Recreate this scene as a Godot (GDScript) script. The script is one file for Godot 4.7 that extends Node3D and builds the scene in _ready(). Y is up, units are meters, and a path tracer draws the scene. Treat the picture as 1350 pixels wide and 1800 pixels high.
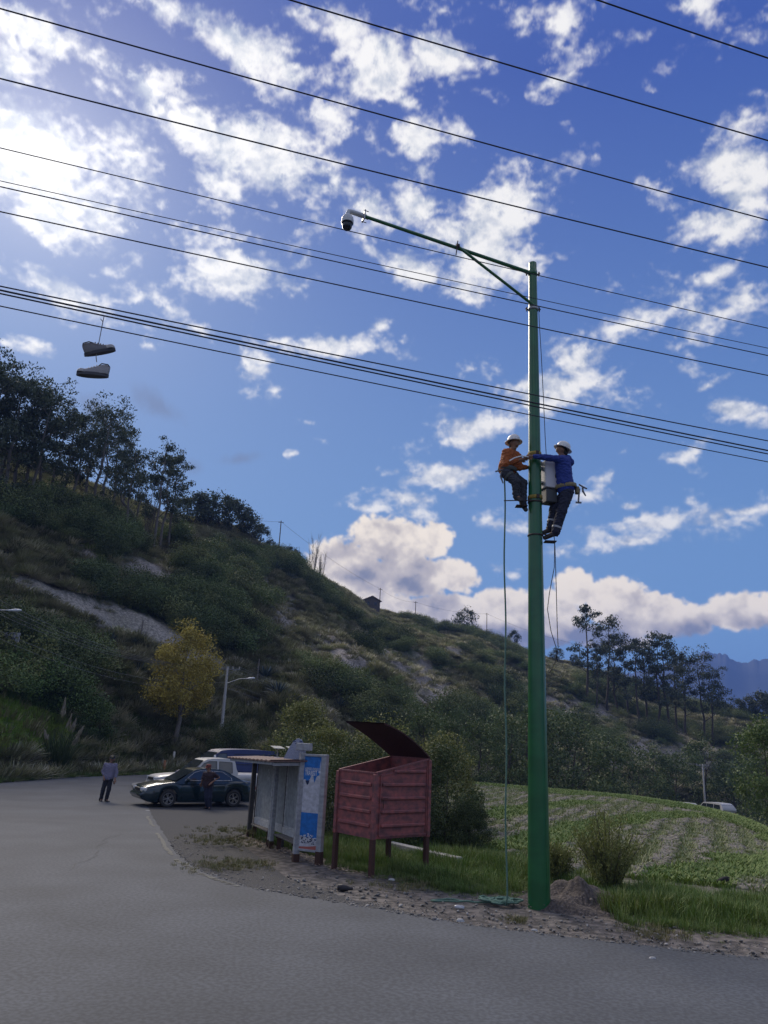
extends Node3D

# ---------------------------------------------------------------- globals
var rng := RandomNumberGenerator.new()
var names := {}
var M := {}
var tex := {}
var n_low := FastNoiseLite.new()
var n_mid := FastNoiseLite.new()
var n_fine := FastNoiseLite.new()
var SUN := Vector3.ZERO

func dir_of(az: float, el: float) -> Vector3:
	var a := deg_to_rad(az)
	var e := deg_to_rad(el)
	return Vector3(sin(a) * cos(e), sin(e), -cos(a) * cos(e))

# ---------------------------------------------------------------- small helpers
func numbered(called: String) -> String:
	if not names.has(called):
		names[called] = 0
		return called
	names[called] += 1
	return "%s_%03d" % [called, names[called]]

func tag(o: Node, label := "", category := "", group := "", kind := "") -> Node:
	if label: o.set_meta("label", label)
	if category: o.set_meta("category", category)
	if group: o.set_meta("group", group)
	if kind: o.set_meta("kind", kind)
	return o

func thing(called: String, label: String, category: String, at := Vector3.ZERO, turn := 0.0, group := "") -> Node3D:
	var o := Node3D.new()
	o.name = numbered(called)
	add_child(o)
	o.position = at
	o.rotation.y = turn
	tag(o, label, category, group)
	return o

func put_mesh(called: String, mesh: Mesh, m: Material, parent: Node = self) -> MeshInstance3D:
	var o := MeshInstance3D.new()
	o.name = numbered(called) if parent == self else called
	o.mesh = mesh
	if m: o.material_override = m
	parent.add_child(o, true)
	return o

func lin(r: float, g: float, b: float) -> Color:
	return Color(r, g, b).linear_to_srgb()

func mat(key: String, c: Color, rough := 0.8, metal := 0.0, texture := "", scale := 1.0, bump := 0.0) -> StandardMaterial3D:
	if M.has(key): return M[key]
	var m := StandardMaterial3D.new()
	m.resource_name = key
	m.albedo_color = Color(c.r, c.g, c.b, c.a).linear_to_srgb()
	m.roughness = rough
	m.metallic = metal
	if texture:
		m.albedo_texture = tex[texture]
		m.uv1_triplanar = true
		m.uv1_scale = Vector3.ONE * scale
		if bump > 0.0:
			m.heightmap_enabled = true
			m.heightmap_texture = tex[texture]
			m.heightmap_scale = bump
	M[key] = m
	return m

func vmat(key: String, rough := 0.85, texture := "", scale := 1.0, bump := 0.0, back := Color.BLACK) -> StandardMaterial3D:
	if M.has(key): return M[key]
	var m := mat(key, Color(1, 1, 1), rough, 0.0, texture, scale, bump)
	m.vertex_color_use_as_albedo = true
	if back != Color.BLACK:
		m.backlight_enabled = true
		m.backlight = back
	return m

func noise_tex(size: int, freq: float, lo: float, hi: float, seed_: int, octaves := 5, contrast := 0.0, tint := Color(1, 1, 1)) -> NoiseTexture2D:
	var n := FastNoiseLite.new()
	n.seed = seed_
	n.noise_type = FastNoiseLite.TYPE_SIMPLEX_SMOOTH
	n.frequency = freq
	n.fractal_octaves = octaves
	var t := NoiseTexture2D.new()
	t.width = size
	t.height = size
	t.seamless = true
	t.noise = n
	var g := Gradient.new()
	g.set_offset(0, contrast)
	g.set_offset(1, 1.0 - contrast)
	g.set_color(0, Color(lo * tint.r, lo * tint.g, lo * tint.b))
	g.set_color(1, Color(hi, hi, hi))
	t.color_ramp = g
	return t

class MB:  # collects shapes for one mesh; corners are given anticlockwise as seen from outside
	var st := SurfaceTool.new()
	var col := Color(1, 1, 1)
	var use_col := false
	func _init(colored := false):
		st.begin(Mesh.PRIMITIVE_TRIANGLES)
		use_col = colored
	func v(p: Vector3, uv := Vector2.ZERO):
		if use_col: st.set_color(col)
		st.set_uv(uv)
		st.add_vertex(p)
	func tri(a: Vector3, b: Vector3, c: Vector3, smooth := false):
		st.set_smooth_group(1 if smooth else -1)
		v(a); v(c); v(b)
	func quad(a: Vector3, b: Vector3, c: Vector3, d: Vector3, smooth := false):
		st.set_smooth_group(1 if smooth else -1)
		v(a, Vector2(0, 1)); v(c, Vector2(1, 0)); v(b, Vector2(1, 1))
		v(a, Vector2(0, 1)); v(d, Vector2(0, 0)); v(c, Vector2(1, 0))
	func box(c: Vector3, s: Vector3, basis := Basis.IDENTITY, bevel := 0.0):
		# a box with optional chamfers
		var h := s * 0.5
		if bevel <= 0.0:
			var p := []
			for i in 8:
				p.append(c + basis * Vector3(h.x if i & 1 else -h.x, h.y if i & 2 else -h.y, h.z if i & 4 else -h.z))
			quad(p[4], p[5], p[7], p[6]); quad(p[1], p[0], p[2], p[3])
			quad(p[5], p[1], p[3], p[7]); quad(p[0], p[4], p[6], p[2])
			quad(p[6], p[7], p[3], p[2]); quad(p[0], p[1], p[5], p[4])
			return
		var b := minf(bevel, minf(h.x, minf(h.y, h.z)) * 0.95)
		var ax := [Vector3(1, 0, 0), Vector3(0, 1, 0), Vector3(0, 0, 1)]
		var hh := [h.x, h.y, h.z]
		var pt := func(i: int, sx: int, sy: int, sz: int) -> Vector3:
			var sg := [sx, sy, sz]
			var q := Vector3.ZERO
			for k in 3:
				q[k] = sg[k] * (hh[k] if k == i else hh[k] - b)
			return c + basis * q
		for i in 3:
			var j := (i + 1) % 3
			var k := (i + 2) % 3
			for s1 in [-1, 1]:
				var q4 := []
				for e in [[-1, -1], [1, -1], [1, 1], [-1, 1]]:
					var sg := [0, 0, 0]
					sg[i] = s1; sg[j] = e[0]; sg[k] = e[1]
					q4.append(pt.call(i, sg[0], sg[1], sg[2]))
				if s1 > 0: quad(q4[0], q4[1], q4[2], q4[3])
				else: quad(q4[3], q4[2], q4[1], q4[0])
				for s2 in [-1, 1]:  # edge between +-i and +-j
					var a0 := [0, 0, 0]
					a0[i] = s1; a0[j] = s2; a0[k] = -1
					var a1 := [0, 0, 0]
					a1[i] = s1; a1[j] = s2; a1[k] = 1
					var A: Vector3 = pt.call(i, a0[0], a0[1], a0[2])
					var B: Vector3 = pt.call(i, a1[0], a1[1], a1[2])
					var C: Vector3 = pt.call(j, a1[0], a1[1], a1[2])
					var D: Vector3 = pt.call(j, a0[0], a0[1], a0[2])
					if s1 * s2 > 0: quad(A, D, C, B)
					else: quad(A, B, C, D)
		for sx in [-1, 1]:
			for sy in [-1, 1]:
				for sz in [-1, 1]:
					var A: Vector3 = pt.call(0, sx, sy, sz)
					var B: Vector3 = pt.call(1, sx, sy, sz)
					var C: Vector3 = pt.call(2, sx, sy, sz)
					if sx * sy * sz > 0: tri(A, B, C)
					else: tri(A, C, B)
	func bar(a: Vector3, b: Vector3, w: float, t: float, up := Vector3.UP, bevel := 0.0):
		var x := (b - a).normalized()
		var z := x.cross(up).normalized()
		if z.length() < 0.5: z = x.cross(Vector3.FORWARD).normalized()
		var y := z.cross(x)
		box((a + b) * 0.5, Vector3(a.distance_to(b), t, w), Basis(x, y, z), bevel)
	func tube(pts: Array, radii: Array, sides := 8, caps := true, squash := 1.0):
		var ring_prev := []
		var ref := Vector3.UP
		for i in pts.size():
			var t: Vector3
			if i == 0: t = pts[1] - pts[0]
			elif i == pts.size() - 1: t = pts[i] - pts[i - 1]
			else: t = pts[i + 1] - pts[i - 1]
			t = t.normalized()
			if i == 0:
				ref = Vector3.UP if absf(t.y) < 0.9 else Vector3.RIGHT
			var x := t.cross(ref).normalized()
			var y := x.cross(t).normalized()
			ref = y
			var ring := []
			for k in sides:
				var a := TAU * k / sides
				ring.append(pts[i] + (x * cos(a) + y * sin(a) * squash) * radii[mini(i, radii.size() - 1)])
			if i > 0:
				for k in sides:
					var k2 := (k + 1) % sides
					quad(ring_prev[k], ring_prev[k2], ring[k2], ring[k], true)
			elif caps:
				for k in range(1, sides - 1): tri(ring[0], ring[k + 1], ring[k])
			ring_prev = ring
		if caps:
			for k in range(1, sides - 1): tri(ring_prev[0], ring_prev[k], ring_prev[k + 1])
	func lathe(prof: Array, at := Vector3.ZERO, basis := Basis.IDENTITY, sides := 20, squash := Vector2.ONE):
		# prof: Vector2(radius, height), from bottom to top
		for i in prof.size() - 1:
			for k in sides:
				var a := TAU * k / sides
				var b := TAU * (k + 1) / sides
				var P := []
				for q in [[i, a], [i, b], [i + 1, b], [i + 1, a]]:
					var pr: Vector2 = prof[q[0]]
					P.append(at + basis * Vector3(cos(q[1]) * pr.x * squash.x, pr.y, -sin(q[1]) * pr.x * squash.y))
				if prof[i].x < 1e-5: tri(P[0], P[2], P[3], true)
				elif prof[i + 1].x < 1e-5: tri(P[0], P[1], P[2], true)
				else: quad(P[0], P[1], P[2], P[3], true)
	func prism(poly: PackedVector2Array, depth: float, basis := Basis.IDENTITY, at := Vector3.ZERO):
		# poly anticlockwise in x,y; front at z=+depth/2
		var idx := Geometry2D.triangulate_polygon(poly)
		var h := depth * 0.5
		for i in range(0, idx.size(), 3):
			var a := poly[idx[i]]
			var b := poly[idx[i + 1]]
			var c := poly[idx[i + 2]]
			if (b - a).cross(c - a) < 0.0:
				var t := b
				b = c; c = t
			tri(at + basis * Vector3(a.x, a.y, h), at + basis * Vector3(b.x, b.y, h), at + basis * Vector3(c.x, c.y, h))
			tri(at + basis * Vector3(a.x, a.y, -h), at + basis * Vector3(c.x, c.y, -h), at + basis * Vector3(b.x, b.y, -h))
		var n := poly.size()
		for i in n:
			var a := poly[i]
			var b := poly[(i + 1) % n]
			quad(at + basis * Vector3(a.x, a.y, h), at + basis * Vector3(a.x, a.y, -h), at + basis * Vector3(b.x, b.y, -h), at + basis * Vector3(b.x, b.y, h))
	func done() -> ArrayMesh:
		st.generate_normals()
		st.index()
		return st.commit()

# ---------------------------------------------------------------- sky: blue air, broken altocumulus and a low bank of cumulus
# each cloud: bearing, elevation, half length, half width, tilt (degrees), strength
const CLOUDS := [[-29.2,35.8,7.5,4.3,-21,1.50], [-29.3,42.8,4.5,1.3,-7,0.90], [-26.5,41.6,2.1,1.1,-21,0.80], [-32.3,40.1,1.7,1.7,-7,0.90], [-21.8,41.9,2.9,1.1,-18,0.90], [-17.7,40.7,6.0,2.0,-18,1.10], [-11.2,39.9,6.3,2.6,-24,1.15], [-5.1,38.5,4.2,1.5,-25,0.90], [-14.8,37.7,2.5,1.5,-39,0.60], [-22.0,38.8,2.0,2.2,-25,0.70], [-20.0,46.8,3.3,1.2,-1,0.90], [-14.3,46.1,3.8,1.8,-13,1.10], [-11.0,45.1,1.4,0.9,-17,0.70], [-6.2,48.2,3.2,1.6,-10,1.00], [-2.8,46.5,3.9,2.2,-32,1.10], [3.1,46.7,1.9,2.7,-88,0.90], [-0.2,44.8,1.8,0.9,-34,0.80], [-8.4,48.9,4.3,0.8,4,0.70], [10.7,48.6,1.3,1.2,-58,0.90], [14.3,48.1,1.1,0.9,30,0.55], [8.2,46.4,0.7,0.5,-38,0.60], [1.2,42.2,2.1,1.3,-26,0.75], [-6.3,42.9,1.3,1.0,-11,0.60], [-2.9,42.4,1.1,0.6,-14,0.50], [2.1,40.3,1.0,0.5,1,0.60], [1.2,38.1,1.9,1.6,-36,0.95], [8.9,36.8,4.1,2.3,21,1.25], [6.5,35.2,4.8,2.1,-20,1.10], [2.2,33.6,5.3,1.4,-23,0.90], [-2.3,35.0,3.0,0.9,-37,0.90], [12.3,39.7,2.5,1.3,19,0.50], [16.2,40.7,1.4,0.8,6,0.45], [-3.0,38.3,2.3,1.1,-24,0.70], [28.0,37.7,2.9,3.2,-96,1.20], [26.6,34.6,1.9,2.4,-95,0.95], [25.8,31.8,0.7,1.7,-72,0.80], [24.5,38.4,1.4,1.7,-95,0.50], [27.9,30.0,1.6,0.8,33,0.45], [23.5,30.0,2.3,0.8,-48,0.35], [28.7,45.9,2.9,1.1,-32,0.60], [21.0,46.7,2.3,0.5,6,0.55], [25.3,47.5,2.5,0.5,-17,0.60], [14.2,45.0,1.1,0.5,11,0.60], [23.6,44.5,0.9,0.5,16,0.30], [-13.0,32.3,4.5,2.2,17,1.30], [-16.3,31.1,1.7,1.1,-9,0.80], [-8.5,33.5,1.0,0.5,36,0.70], [-12.4,34.8,1.9,0.7,0,0.60], [-26.0,28.6,4.0,1.1,-8,1.25], [-28.2,29.6,2.0,0.5,2,0.60], [-28.2,32.5,2.3,0.9,-2,0.80], [-26.5,33.2,0.7,0.4,-3,0.50], [-21.7,34.0,0.8,0.4,-5,0.40], [-27.2,24.6,0.9,0.3,-1,0.60], [-29.0,24.5,0.7,0.3,5,0.50], [-19.3,26.3,0.8,0.4,1,0.70], [-24.2,30.1,0.5,0.3,-6,0.50], [-18.0,28.9,1.2,0.8,-14,0.60], [-20.3,29.6,0.7,0.4,-8,0.50], [-15.9,28.2,0.7,0.3,0,0.50], [-5.6,28.0,3.8,1.0,3,1.00], [-10.7,26.3,1.4,1.2,-43,0.90], [-9.2,24.5,0.6,0.6,-34,0.80], [-2.8,28.3,1.3,0.9,4,0.90], [-6.2,22.5,0.7,0.3,-5,0.70], [-5.1,21.3,0.7,0.3,-5,0.60], [-1.0,30.0,0.7,0.5,3,0.70], [-7.5,20.1,0.3,0.2,5,0.50], [-9.0,28.2,1.2,0.5,7,0.70], [17.0,28.0,4.7,1.5,34,0.95], [14.3,25.1,5.7,1.7,9,1.10], [8.1,23.0,4.1,1.2,14,1.00], [18.4,29.1,2.2,0.9,25,0.60], [9.0,26.9,1.6,0.7,-1,0.50], [11.7,25.6,3.2,1.1,8,0.90], [5.4,21.7,2.5,0.6,11,0.70], [25.3,24.9,2.7,0.3,22,0.60], [25.7,22.8,1.6,0.5,-20,0.75], [23.2,20.2,1.4,0.6,25,0.85], [22.9,18.9,0.5,0.3,-5,0.40], [4.6,19.2,4.4,1.1,5,1.05], [1.7,17.4,2.5,0.7,-3,0.80], [0.5,19.3,1.3,0.6,13,0.70], [-0.9,16.6,2.6,0.6,-0,0.95], [2.9,16.2,1.7,0.6,-8,0.60], [8.6,15.7,1.9,0.7,-8,0.90], [10.1,11.8,0.6,0.3,1,0.60], [8.6,12.5,0.4,0.3,1,0.50], [21.7,15.6,4.7,1.0,5,1.05], [18.7,14.3,3.4,0.6,6,0.95], [26.2,15.9,2.1,0.3,6,0.75], [18.4,16.7,0.8,0.4,-8,0.80], [15.6,17.6,0.9,0.5,-12,0.60], [17.1,19.2,1.6,0.3,39,0.35], [15.7,16.4,1.2,0.3,-22,0.40]]
const HEAPS := [[0.8,14.2,4.2,2.3,-7,1.20], [-2.2,12.0,3.4,2.5,-17,1.20], [3.8,14.3,2.1,1.7,42,1.00], [5.6,11.8,2.3,1.5,-19,1.25], [2.2,11.7,3.8,2.1,-8,1.20], [-0.6,10.1,2.3,1.3,3,1.30], [5.2,9.1,4.1,1.7,-3,1.30], [9.0,9.6,2.9,1.7,6,1.30], [12.3,9.3,3.6,2.0,-4,1.30], [14.4,10.9,1.8,1.8,-21,1.20], [17.5,9.8,3.2,2.3,-11,1.40], [19.8,9.1,2.9,1.9,-11,1.30], [22.0,8.7,2.5,1.4,-1,1.20], [25.3,9.2,3.1,1.5,4,1.30], [27.7,9.3,2.3,1.5,-2,1.20], [9.8,7.8,6.0,1.2,-7,1.10], [15.9,7.5,4.5,1.0,-6,1.10], [1.4,9.2,2.9,1.2,-7,1.10], [-3.9,12.5,2.1,2.5,-36,1.00], [-4.7,10.6,2.5,1.7,-26,1.00]]
const BASES := [[16.3,7.5,4.9,1.0,-4,1.00], [21.6,7.9,3.2,0.8,8,0.80], [12.3,7.0,4.7,1.0,-9,1.00], [25.9,8.3,2.4,0.5,-1,0.50], [9.0,7.4,4.0,0.8,-6,0.60], [2.2,10.9,2.5,1.0,-28,0.45], [0.4,12.7,2.1,1.3,-17,0.30], [-1.3,11.6,2.1,0.8,-7,0.30]]
const SMUDGES := [[-17.4,22.1,2.3,1.0,-20,0.90], [-22.4,21.2,1.3,1.0,-21,0.70], [-11.3,19.4,1.5,0.5,17,0.90], [-21.2,20.1,1.9,0.8,-0,0.50], [-15.0,18.2,0.6,0.4,8,0.40]]
const SKY_W := 4096
const SKY_H := 2048
var cn := FastNoiseLite.new()
var cs := FastNoiseLite.new()
var cb := FastNoiseLite.new()

func stamp(field: PackedFloat32Array, list: Array, x0: int, y0: int, w: int, h: int, hard: bool) -> void:
	for c in list:
		var el: float = c[1]
		var ce := cos(deg_to_rad(el))
		var reach: float = maxf(c[2], c[3]) * 2.1
		var th := deg_to_rad(c[4])
		var ct := cos(th)
		var sn := sin(th)
		var i0 := clampi(int(((c[0] - reach / ce) / 360.0 + 0.5) * SKY_W) - x0, 0, w)
		var i1 := clampi(int(((c[0] + reach / ce) / 360.0 + 0.5) * SKY_W) - x0 + 1, 0, w)
		var j0 := clampi(int((90.0 - el - reach) / 180.0 * SKY_H) - y0, 0, h)
		var j1 := clampi(int((90.0 - el + reach) / 180.0 * SKY_H) - y0 + 1, 0, h)
		var s: float = c[5]
		var ia: float = 1.0 / c[2]
		var ib: float = 1.0 / c[3]
		for j in range(j0, j1):
			var de := 90.0 - (j + y0 + 0.5) * 180.0 / SKY_H - el
			for i in range(i0, i1):
				var da: float = (((i + x0 + 0.5) / SKY_W - 0.5) * 360.0 - c[0]) * ce
				var p := (da * ct + de * sn) * ia
				var q := (-da * sn + de * ct) * ib
				var r := p * p + q * q
				if r < 4.4:
					var f: float = s * (1.0 - sqrt(r)) if hard else s * (1.35 / (1.0 + r * 1.1) - 0.6)
					var k := j * w + i
					if f > field[k]: field[k] = f

func air(dy: float, sd: float) -> Vector3:
	# clear air seen at height dy (sine of elevation), sd = cosine to the sun
	var t := clampf(dy / 0.72, 0.0, 1.0)
	t = pow(t, 0.8)
	var c := Vector3(0.215, 0.45, 0.76).lerp(Vector3(0.032, 0.090, 0.40), t)
	var ang := acos(clampf(sd, -1.0, 1.0))
	var g := exp(-ang / 0.5) * lerpf(1.0, 0.28, t)
	var g2 := exp(-ang / 0.12)
	return c + Vector3(0.36, 0.38, 0.33) * g + Vector3(0.6, 0.55, 0.45) * g2

func sky_at(d: Vector3, f: float, heap: float, base: float, smudge: float) -> Vector3:
	var sd := d.dot(SUN)
	var c := air(d.y, sd)
	var near := exp(-acos(clampf(sd, -1.0, 1.0)) / 0.22)
	if f > -0.62:
		var p := Vector3(d.x, d.y * 1.5, d.z)
		var n := cn.get_noise_3dv(p) * 1.25
		var v := f * 0.93 + n * 0.76 + cs.get_noise_3dv(p) * 0.30
		if v > -0.04:
			var a := smoothstep(-0.04, 0.72, v)
			var q := p + Vector3(-SUN.x, -SUN.y - 0.3, -SUN.z).normalized() * 0.016
			var relief := n - cn.get_noise_3dv(q) * 1.25
			var b := clampf(0.68 + relief * 1.5 + cs.get_noise_3dv(q) * 0.25, 0.0, 1.0)
			b = lerpf(b, 0.95, near * 0.45)
			var w := Vector3(0.46, 0.52, 0.64).lerp(Vector3(1.02, 1.0, 0.97), b)
			w *= 1.0 + 0.55 * near
			c = c.lerp(w, a * 0.95)
	if smudge > -0.8:
		var n3 := cn.get_noise_3dv(d * 0.8)
		c = c.lerp(Vector3(0.22, 0.25, 0.35), smoothstep(-0.2, 0.9, smudge + n3 * 1.1) * 0.5)
	if heap > -0.8:
		var p2 := Vector3(d.x, d.y * 1.1, d.z)
		var bl := cb.get_noise_3dv(p2)
		var v2 := heap * 1.15 + bl * 0.55 + cs.get_noise_3dv(p2 * 1.3) * 0.24 + 0.12
		if v2 > 0.0:
			var a2 := smoothstep(0.0, 0.26, v2)
			var q2 := p2 + Vector3(0.010, -0.02, 0.0)
			var rel := bl - cb.get_noise_3dv(q2)
			var thick := smoothstep(0.1, 0.9, v2)
			var lit := clampf(0.98 - thick * 0.22 + rel * 0.9 + cs.get_noise_3dv(p2) * 0.15 - smoothstep(-0.5, 0.8, base + cn.get_noise_3dv(p2) * 0.35) * 0.9, 0.0, 1.0)
			var w2 := Vector3(0.29, 0.295, 0.35).lerp(Vector3(0.66, 0.59, 0.54), smoothstep(0.0, 0.45, lit)).lerp(Vector3(1.22, 1.08, 0.88), smoothstep(0.40, 0.95, lit))
			c = c.lerp(w2, a2 * 0.97)
	return c

func make_sky() -> PanoramaSkyMaterial:
	cn.seed = 21; cn.noise_type = FastNoiseLite.TYPE_SIMPLEX_SMOOTH; cn.frequency = 11.0; cn.fractal_octaves = 5; cn.fractal_gain = 0.55
	cn.domain_warp_enabled = true; cn.domain_warp_amplitude = 0.035; cn.domain_warp_frequency = 9.0
	cs.seed = 7; cs.noise_type = FastNoiseLite.TYPE_SIMPLEX_SMOOTH; cs.frequency = 60.0; cs.fractal_octaves = 3
	cb.seed = 5; cb.noise_type = FastNoiseLite.TYPE_CELLULAR; cb.frequency = 24.0; cb.fractal_octaves = 5; cb.fractal_gain = 0.5
	cb.cellular_return_type = FastNoiseLite.RETURN_DISTANCE; cb.cellular_distance_function = FastNoiseLite.DISTANCE_EUCLIDEAN
	cb.domain_warp_enabled = true; cb.domain_warp_amplitude = 0.02; cb.domain_warp_frequency = 12.0
	var far := FastNoiseLite.new()
	far.seed = 3; far.noise_type = FastNoiseLite.TYPE_SIMPLEX_SMOOTH; far.frequency = 2.2; far.fractal_octaves = 2
	# the whole dome, coarse
	var w := 1024
	var h := 512
	var all := PackedFloat32Array()
	all.resize(w * h * 3)
	for j in h:
		var el := 90.0 - (j + 0.5) * 180.0 / h
		for i in w:
			var k := (j * w + i) * 3
			if el < -1.0:
				all[k] = 0.16; all[k + 1] = 0.17; all[k + 2] = 0.17
				continue
			var d := dir_of(((i + 0.5) / w - 0.5) * 360.0, el)
			var f := far.get_noise_3dv(Vector3(d.x, d.y * 1.6, d.z)) * 1.5 + 0.22
			var c := sky_at(d, f, -1.0 + 0.9 * smoothstep(0.14, 0.05, d.y) + f * 0.4, -0.1, -1.0)
			all[k] = c.x; all[k + 1] = c.y; all[k + 2] = c.z
	var im := Image.create_from_data(w, h, false, Image.FORMAT_RGBF, all.to_byte_array())
	im.resize(SKY_W, SKY_H, Image.INTERPOLATE_CUBIC)
	# the quarter over the valley, fine
	var x0 := int((-46.0 / 360.0 + 0.5) * SKY_W)
	var x1 := int((44.0 / 360.0 + 0.5) * SKY_W)
	var y0 := int((90.0 - 60.0) / 180.0 * SKY_H)
	var y1 := SKY_H / 2 + 8
	w = x1 - x0
	h = y1 - y0
	var fields := []
	for q in 4:
		var fl := PackedFloat32Array()
		fl.resize(w * h)
		fl.fill(-1.0)
		fields.append(fl)
	stamp(fields[0], CLOUDS, x0, y0, w, h, false)
	stamp(fields[1], HEAPS, x0, y0, w, h, true)
	stamp(fields[2], BASES, x0, y0, w, h, true)
	stamp(fields[3], SMUDGES, x0, y0, w, h, true)
	var F0: PackedFloat32Array = fields[0]
	var F1: PackedFloat32Array = fields[1]
	var F2: PackedFloat32Array = fields[2]
	var F3: PackedFloat32Array = fields[3]
	var fine := PackedFloat32Array()
	fine.resize(w * h * 3)
	for j in h:
		var el := 90.0 - (j + y0 + 0.5) * 180.0 / SKY_H
		var rim_el := smoothstep(53.0, 59.0, el)
		for i in w:
			var k := j * w + i
			var az := ((i + x0 + 0.5) / SKY_W - 0.5) * 360.0
			var d := dir_of(az, el)
			var rim := maxf(rim_el, smoothstep(37.0, 43.0, absf(az)))
			var f := F0[k]
			var hp := F1[k]
			if rim > 0.0:
				var fr := far.get_noise_3dv(Vector3(d.x, d.y * 1.6, d.z)) * 1.5 + 0.22
				f = maxf(f, lerpf(-1.0, fr, rim))
				hp = maxf(hp, lerpf(-1.0, -1.0 + 0.9 * smoothstep(0.14, 0.05, d.y) + fr * 0.4, rim))
			var c := sky_at(d, f, hp, F2[k], F3[k])
			fine[k * 3] = c.x; fine[k * 3 + 1] = c.y; fine[k * 3 + 2] = c.z
	var im2 := Image.create_from_data(w, h, false, Image.FORMAT_RGBF, fine.to_byte_array())
	im.blit_rect(im2, Rect2i(0, 0, w, h), Vector2i(x0, y0))
	var turned := Image.create_empty(SKY_W, SKY_H, false, Image.FORMAT_RGBF)  # Godot's panorama starts at -z
	turned.blit_rect(im, Rect2i(SKY_W / 2, 0, SKY_W / 2, SKY_H), Vector2i(0, 0))
	turned.blit_rect(im, Rect2i(0, 0, SKY_W / 2, SKY_H), Vector2i(SKY_W / 2, 0))
	var m := PanoramaSkyMaterial.new()
	m.panorama = ImageTexture.create_from_image(turned)
	return m

# ---------------------------------------------------------------- terrain: [bearing, crest distance, crest height, foot distance, foot height, ridge distance, ridge elevation angle]
const LAND := [
	[-180, 60, 0, 80, 0, 240, 2.0], [-100, 50, 0, 60, 0, 200, 6.0], [-60, 30, 0, 34, 0, 120, 15.0], [-40, 33, 0, 36, 0, 105, 17.4], [-28, 40, 0, 42, 0, 108, 17.2], [-24.3, 43.5, 0, 45.5, 0, 112, 16.7], [-20.3, 48.6, 0, 50.5, 0, 116, 16.1],
	[-16, 52.8, 0, 55, 0, 122, 15.1], [-11, 56.5, 0, 58.5, 0, 130, 14.2], [-7.8, 57, 0, 59, 0, 140, 12.7], [-5.6, 57.5, 0, 60, 0, 150, 11.6], [-2.9, 58, 0, 61, 0, 165, 10.4],
	[-0.7, 58, 0, 62, 0, 180, 9.1], [1.4, 58, 0, 64, -0.3, 190, 8.7], [4, 58, 0, 67, -0.7, 200, 8.0], [6.9, 58, 0.05, 71, -1.2, 205, 7.5], [9.8, 57, 0.0, 78, -2.2, 210, 6.5], [13.8, 56, -0.06, 86, -3.6, 210, 5.5],
	[17.7, 54, -0.08, 96, -5.4, 205, 4.2], [21.3, 49, -0.12, 104, -7.0, 200, 2.9], [24.0, 44, -0.24, 108, -8.0, 195, 2.3], [25.8, 38, -0.4, 112, -8.4, 193, 2.1], [28, 34, -0.7, 115, -8.8, 190, 2.0], [40, 30, -1.4, 120, -10, 180, 1.2], [70, 40, -1, 120, -10, 240, 0.5], [180, 60, 0, 80, 0, 240, 2.0]]

func fall(z: float) -> float:  # the road and lay-by fall gently away round the bend
	return -0.0176 * clampf(-z - 13.0, 0.0, 18.0)

func profile(az: float) -> Array:
	var i := 0
	while i < LAND.size() - 2 and LAND[i + 1][0] < az: i += 1
	var a: Array = LAND[i]
	var b: Array = LAND[i + 1]
	var t := clampf((az - a[0]) / (b[0] - a[0]), 0.0, 1.0)
	var o := []
	for k in range(1, 7): o.append(lerpf(a[k], b[k], t))
	return o

func land(x: float, z: float, pr := []) -> float:
	var d := sqrt(x * x + z * z)
	if d < 12.0: return fall(z)
	if pr.is_empty(): pr = profile(rad_to_deg(atan2(x, -z)))
	var dc: float = pr[0]
	var df: float = pr[2]
	var dr: float = pr[4]
	var hr: float = 2.6 + dr * tan(deg_to_rad(pr[5]))
	var h := 0.0
	var amp := 0.0
	if d < dc:
		h = pr[1] * smoothstep(14.0, dc, d)
	elif d < df:
		h = lerpf(pr[1], pr[3], smoothstep(0.0, 1.0, (d - dc) / (df - dc)))
	elif d < dr:
		var t := (d - df) / (dr - df)
		h = lerpf(pr[3], hr, pow(t, 0.9) * (1.0 - 0.12 * t * t) + 0.12 * t * t)
		amp = smoothstep(0.0, 0.12, t) * lerpf(1.0, 0.35, t)
	else:
		var t2 := clampf((d - dr) / 160.0, 0.0, 1.0)
		h = lerpf(hr, hr * 0.35 - 3.0, t2 * t2)
		h = lerpf(h, -12.0, smoothstep(dr + 120.0, 800.0, d))
		amp = 0.35 * (1.0 - t2)
	if amp > 0.0:
		var g := n_low.get_noise_2d(x * 1.0, z * 1.0)
		var steps := n_mid.get_noise_2d(x, z)
		h += amp * (g * 4.5 + (0.35 - absf(steps)) * 3.2 + n_fine.get_noise_2d(x, z) * 0.9)
	return h + fall(z)

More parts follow.
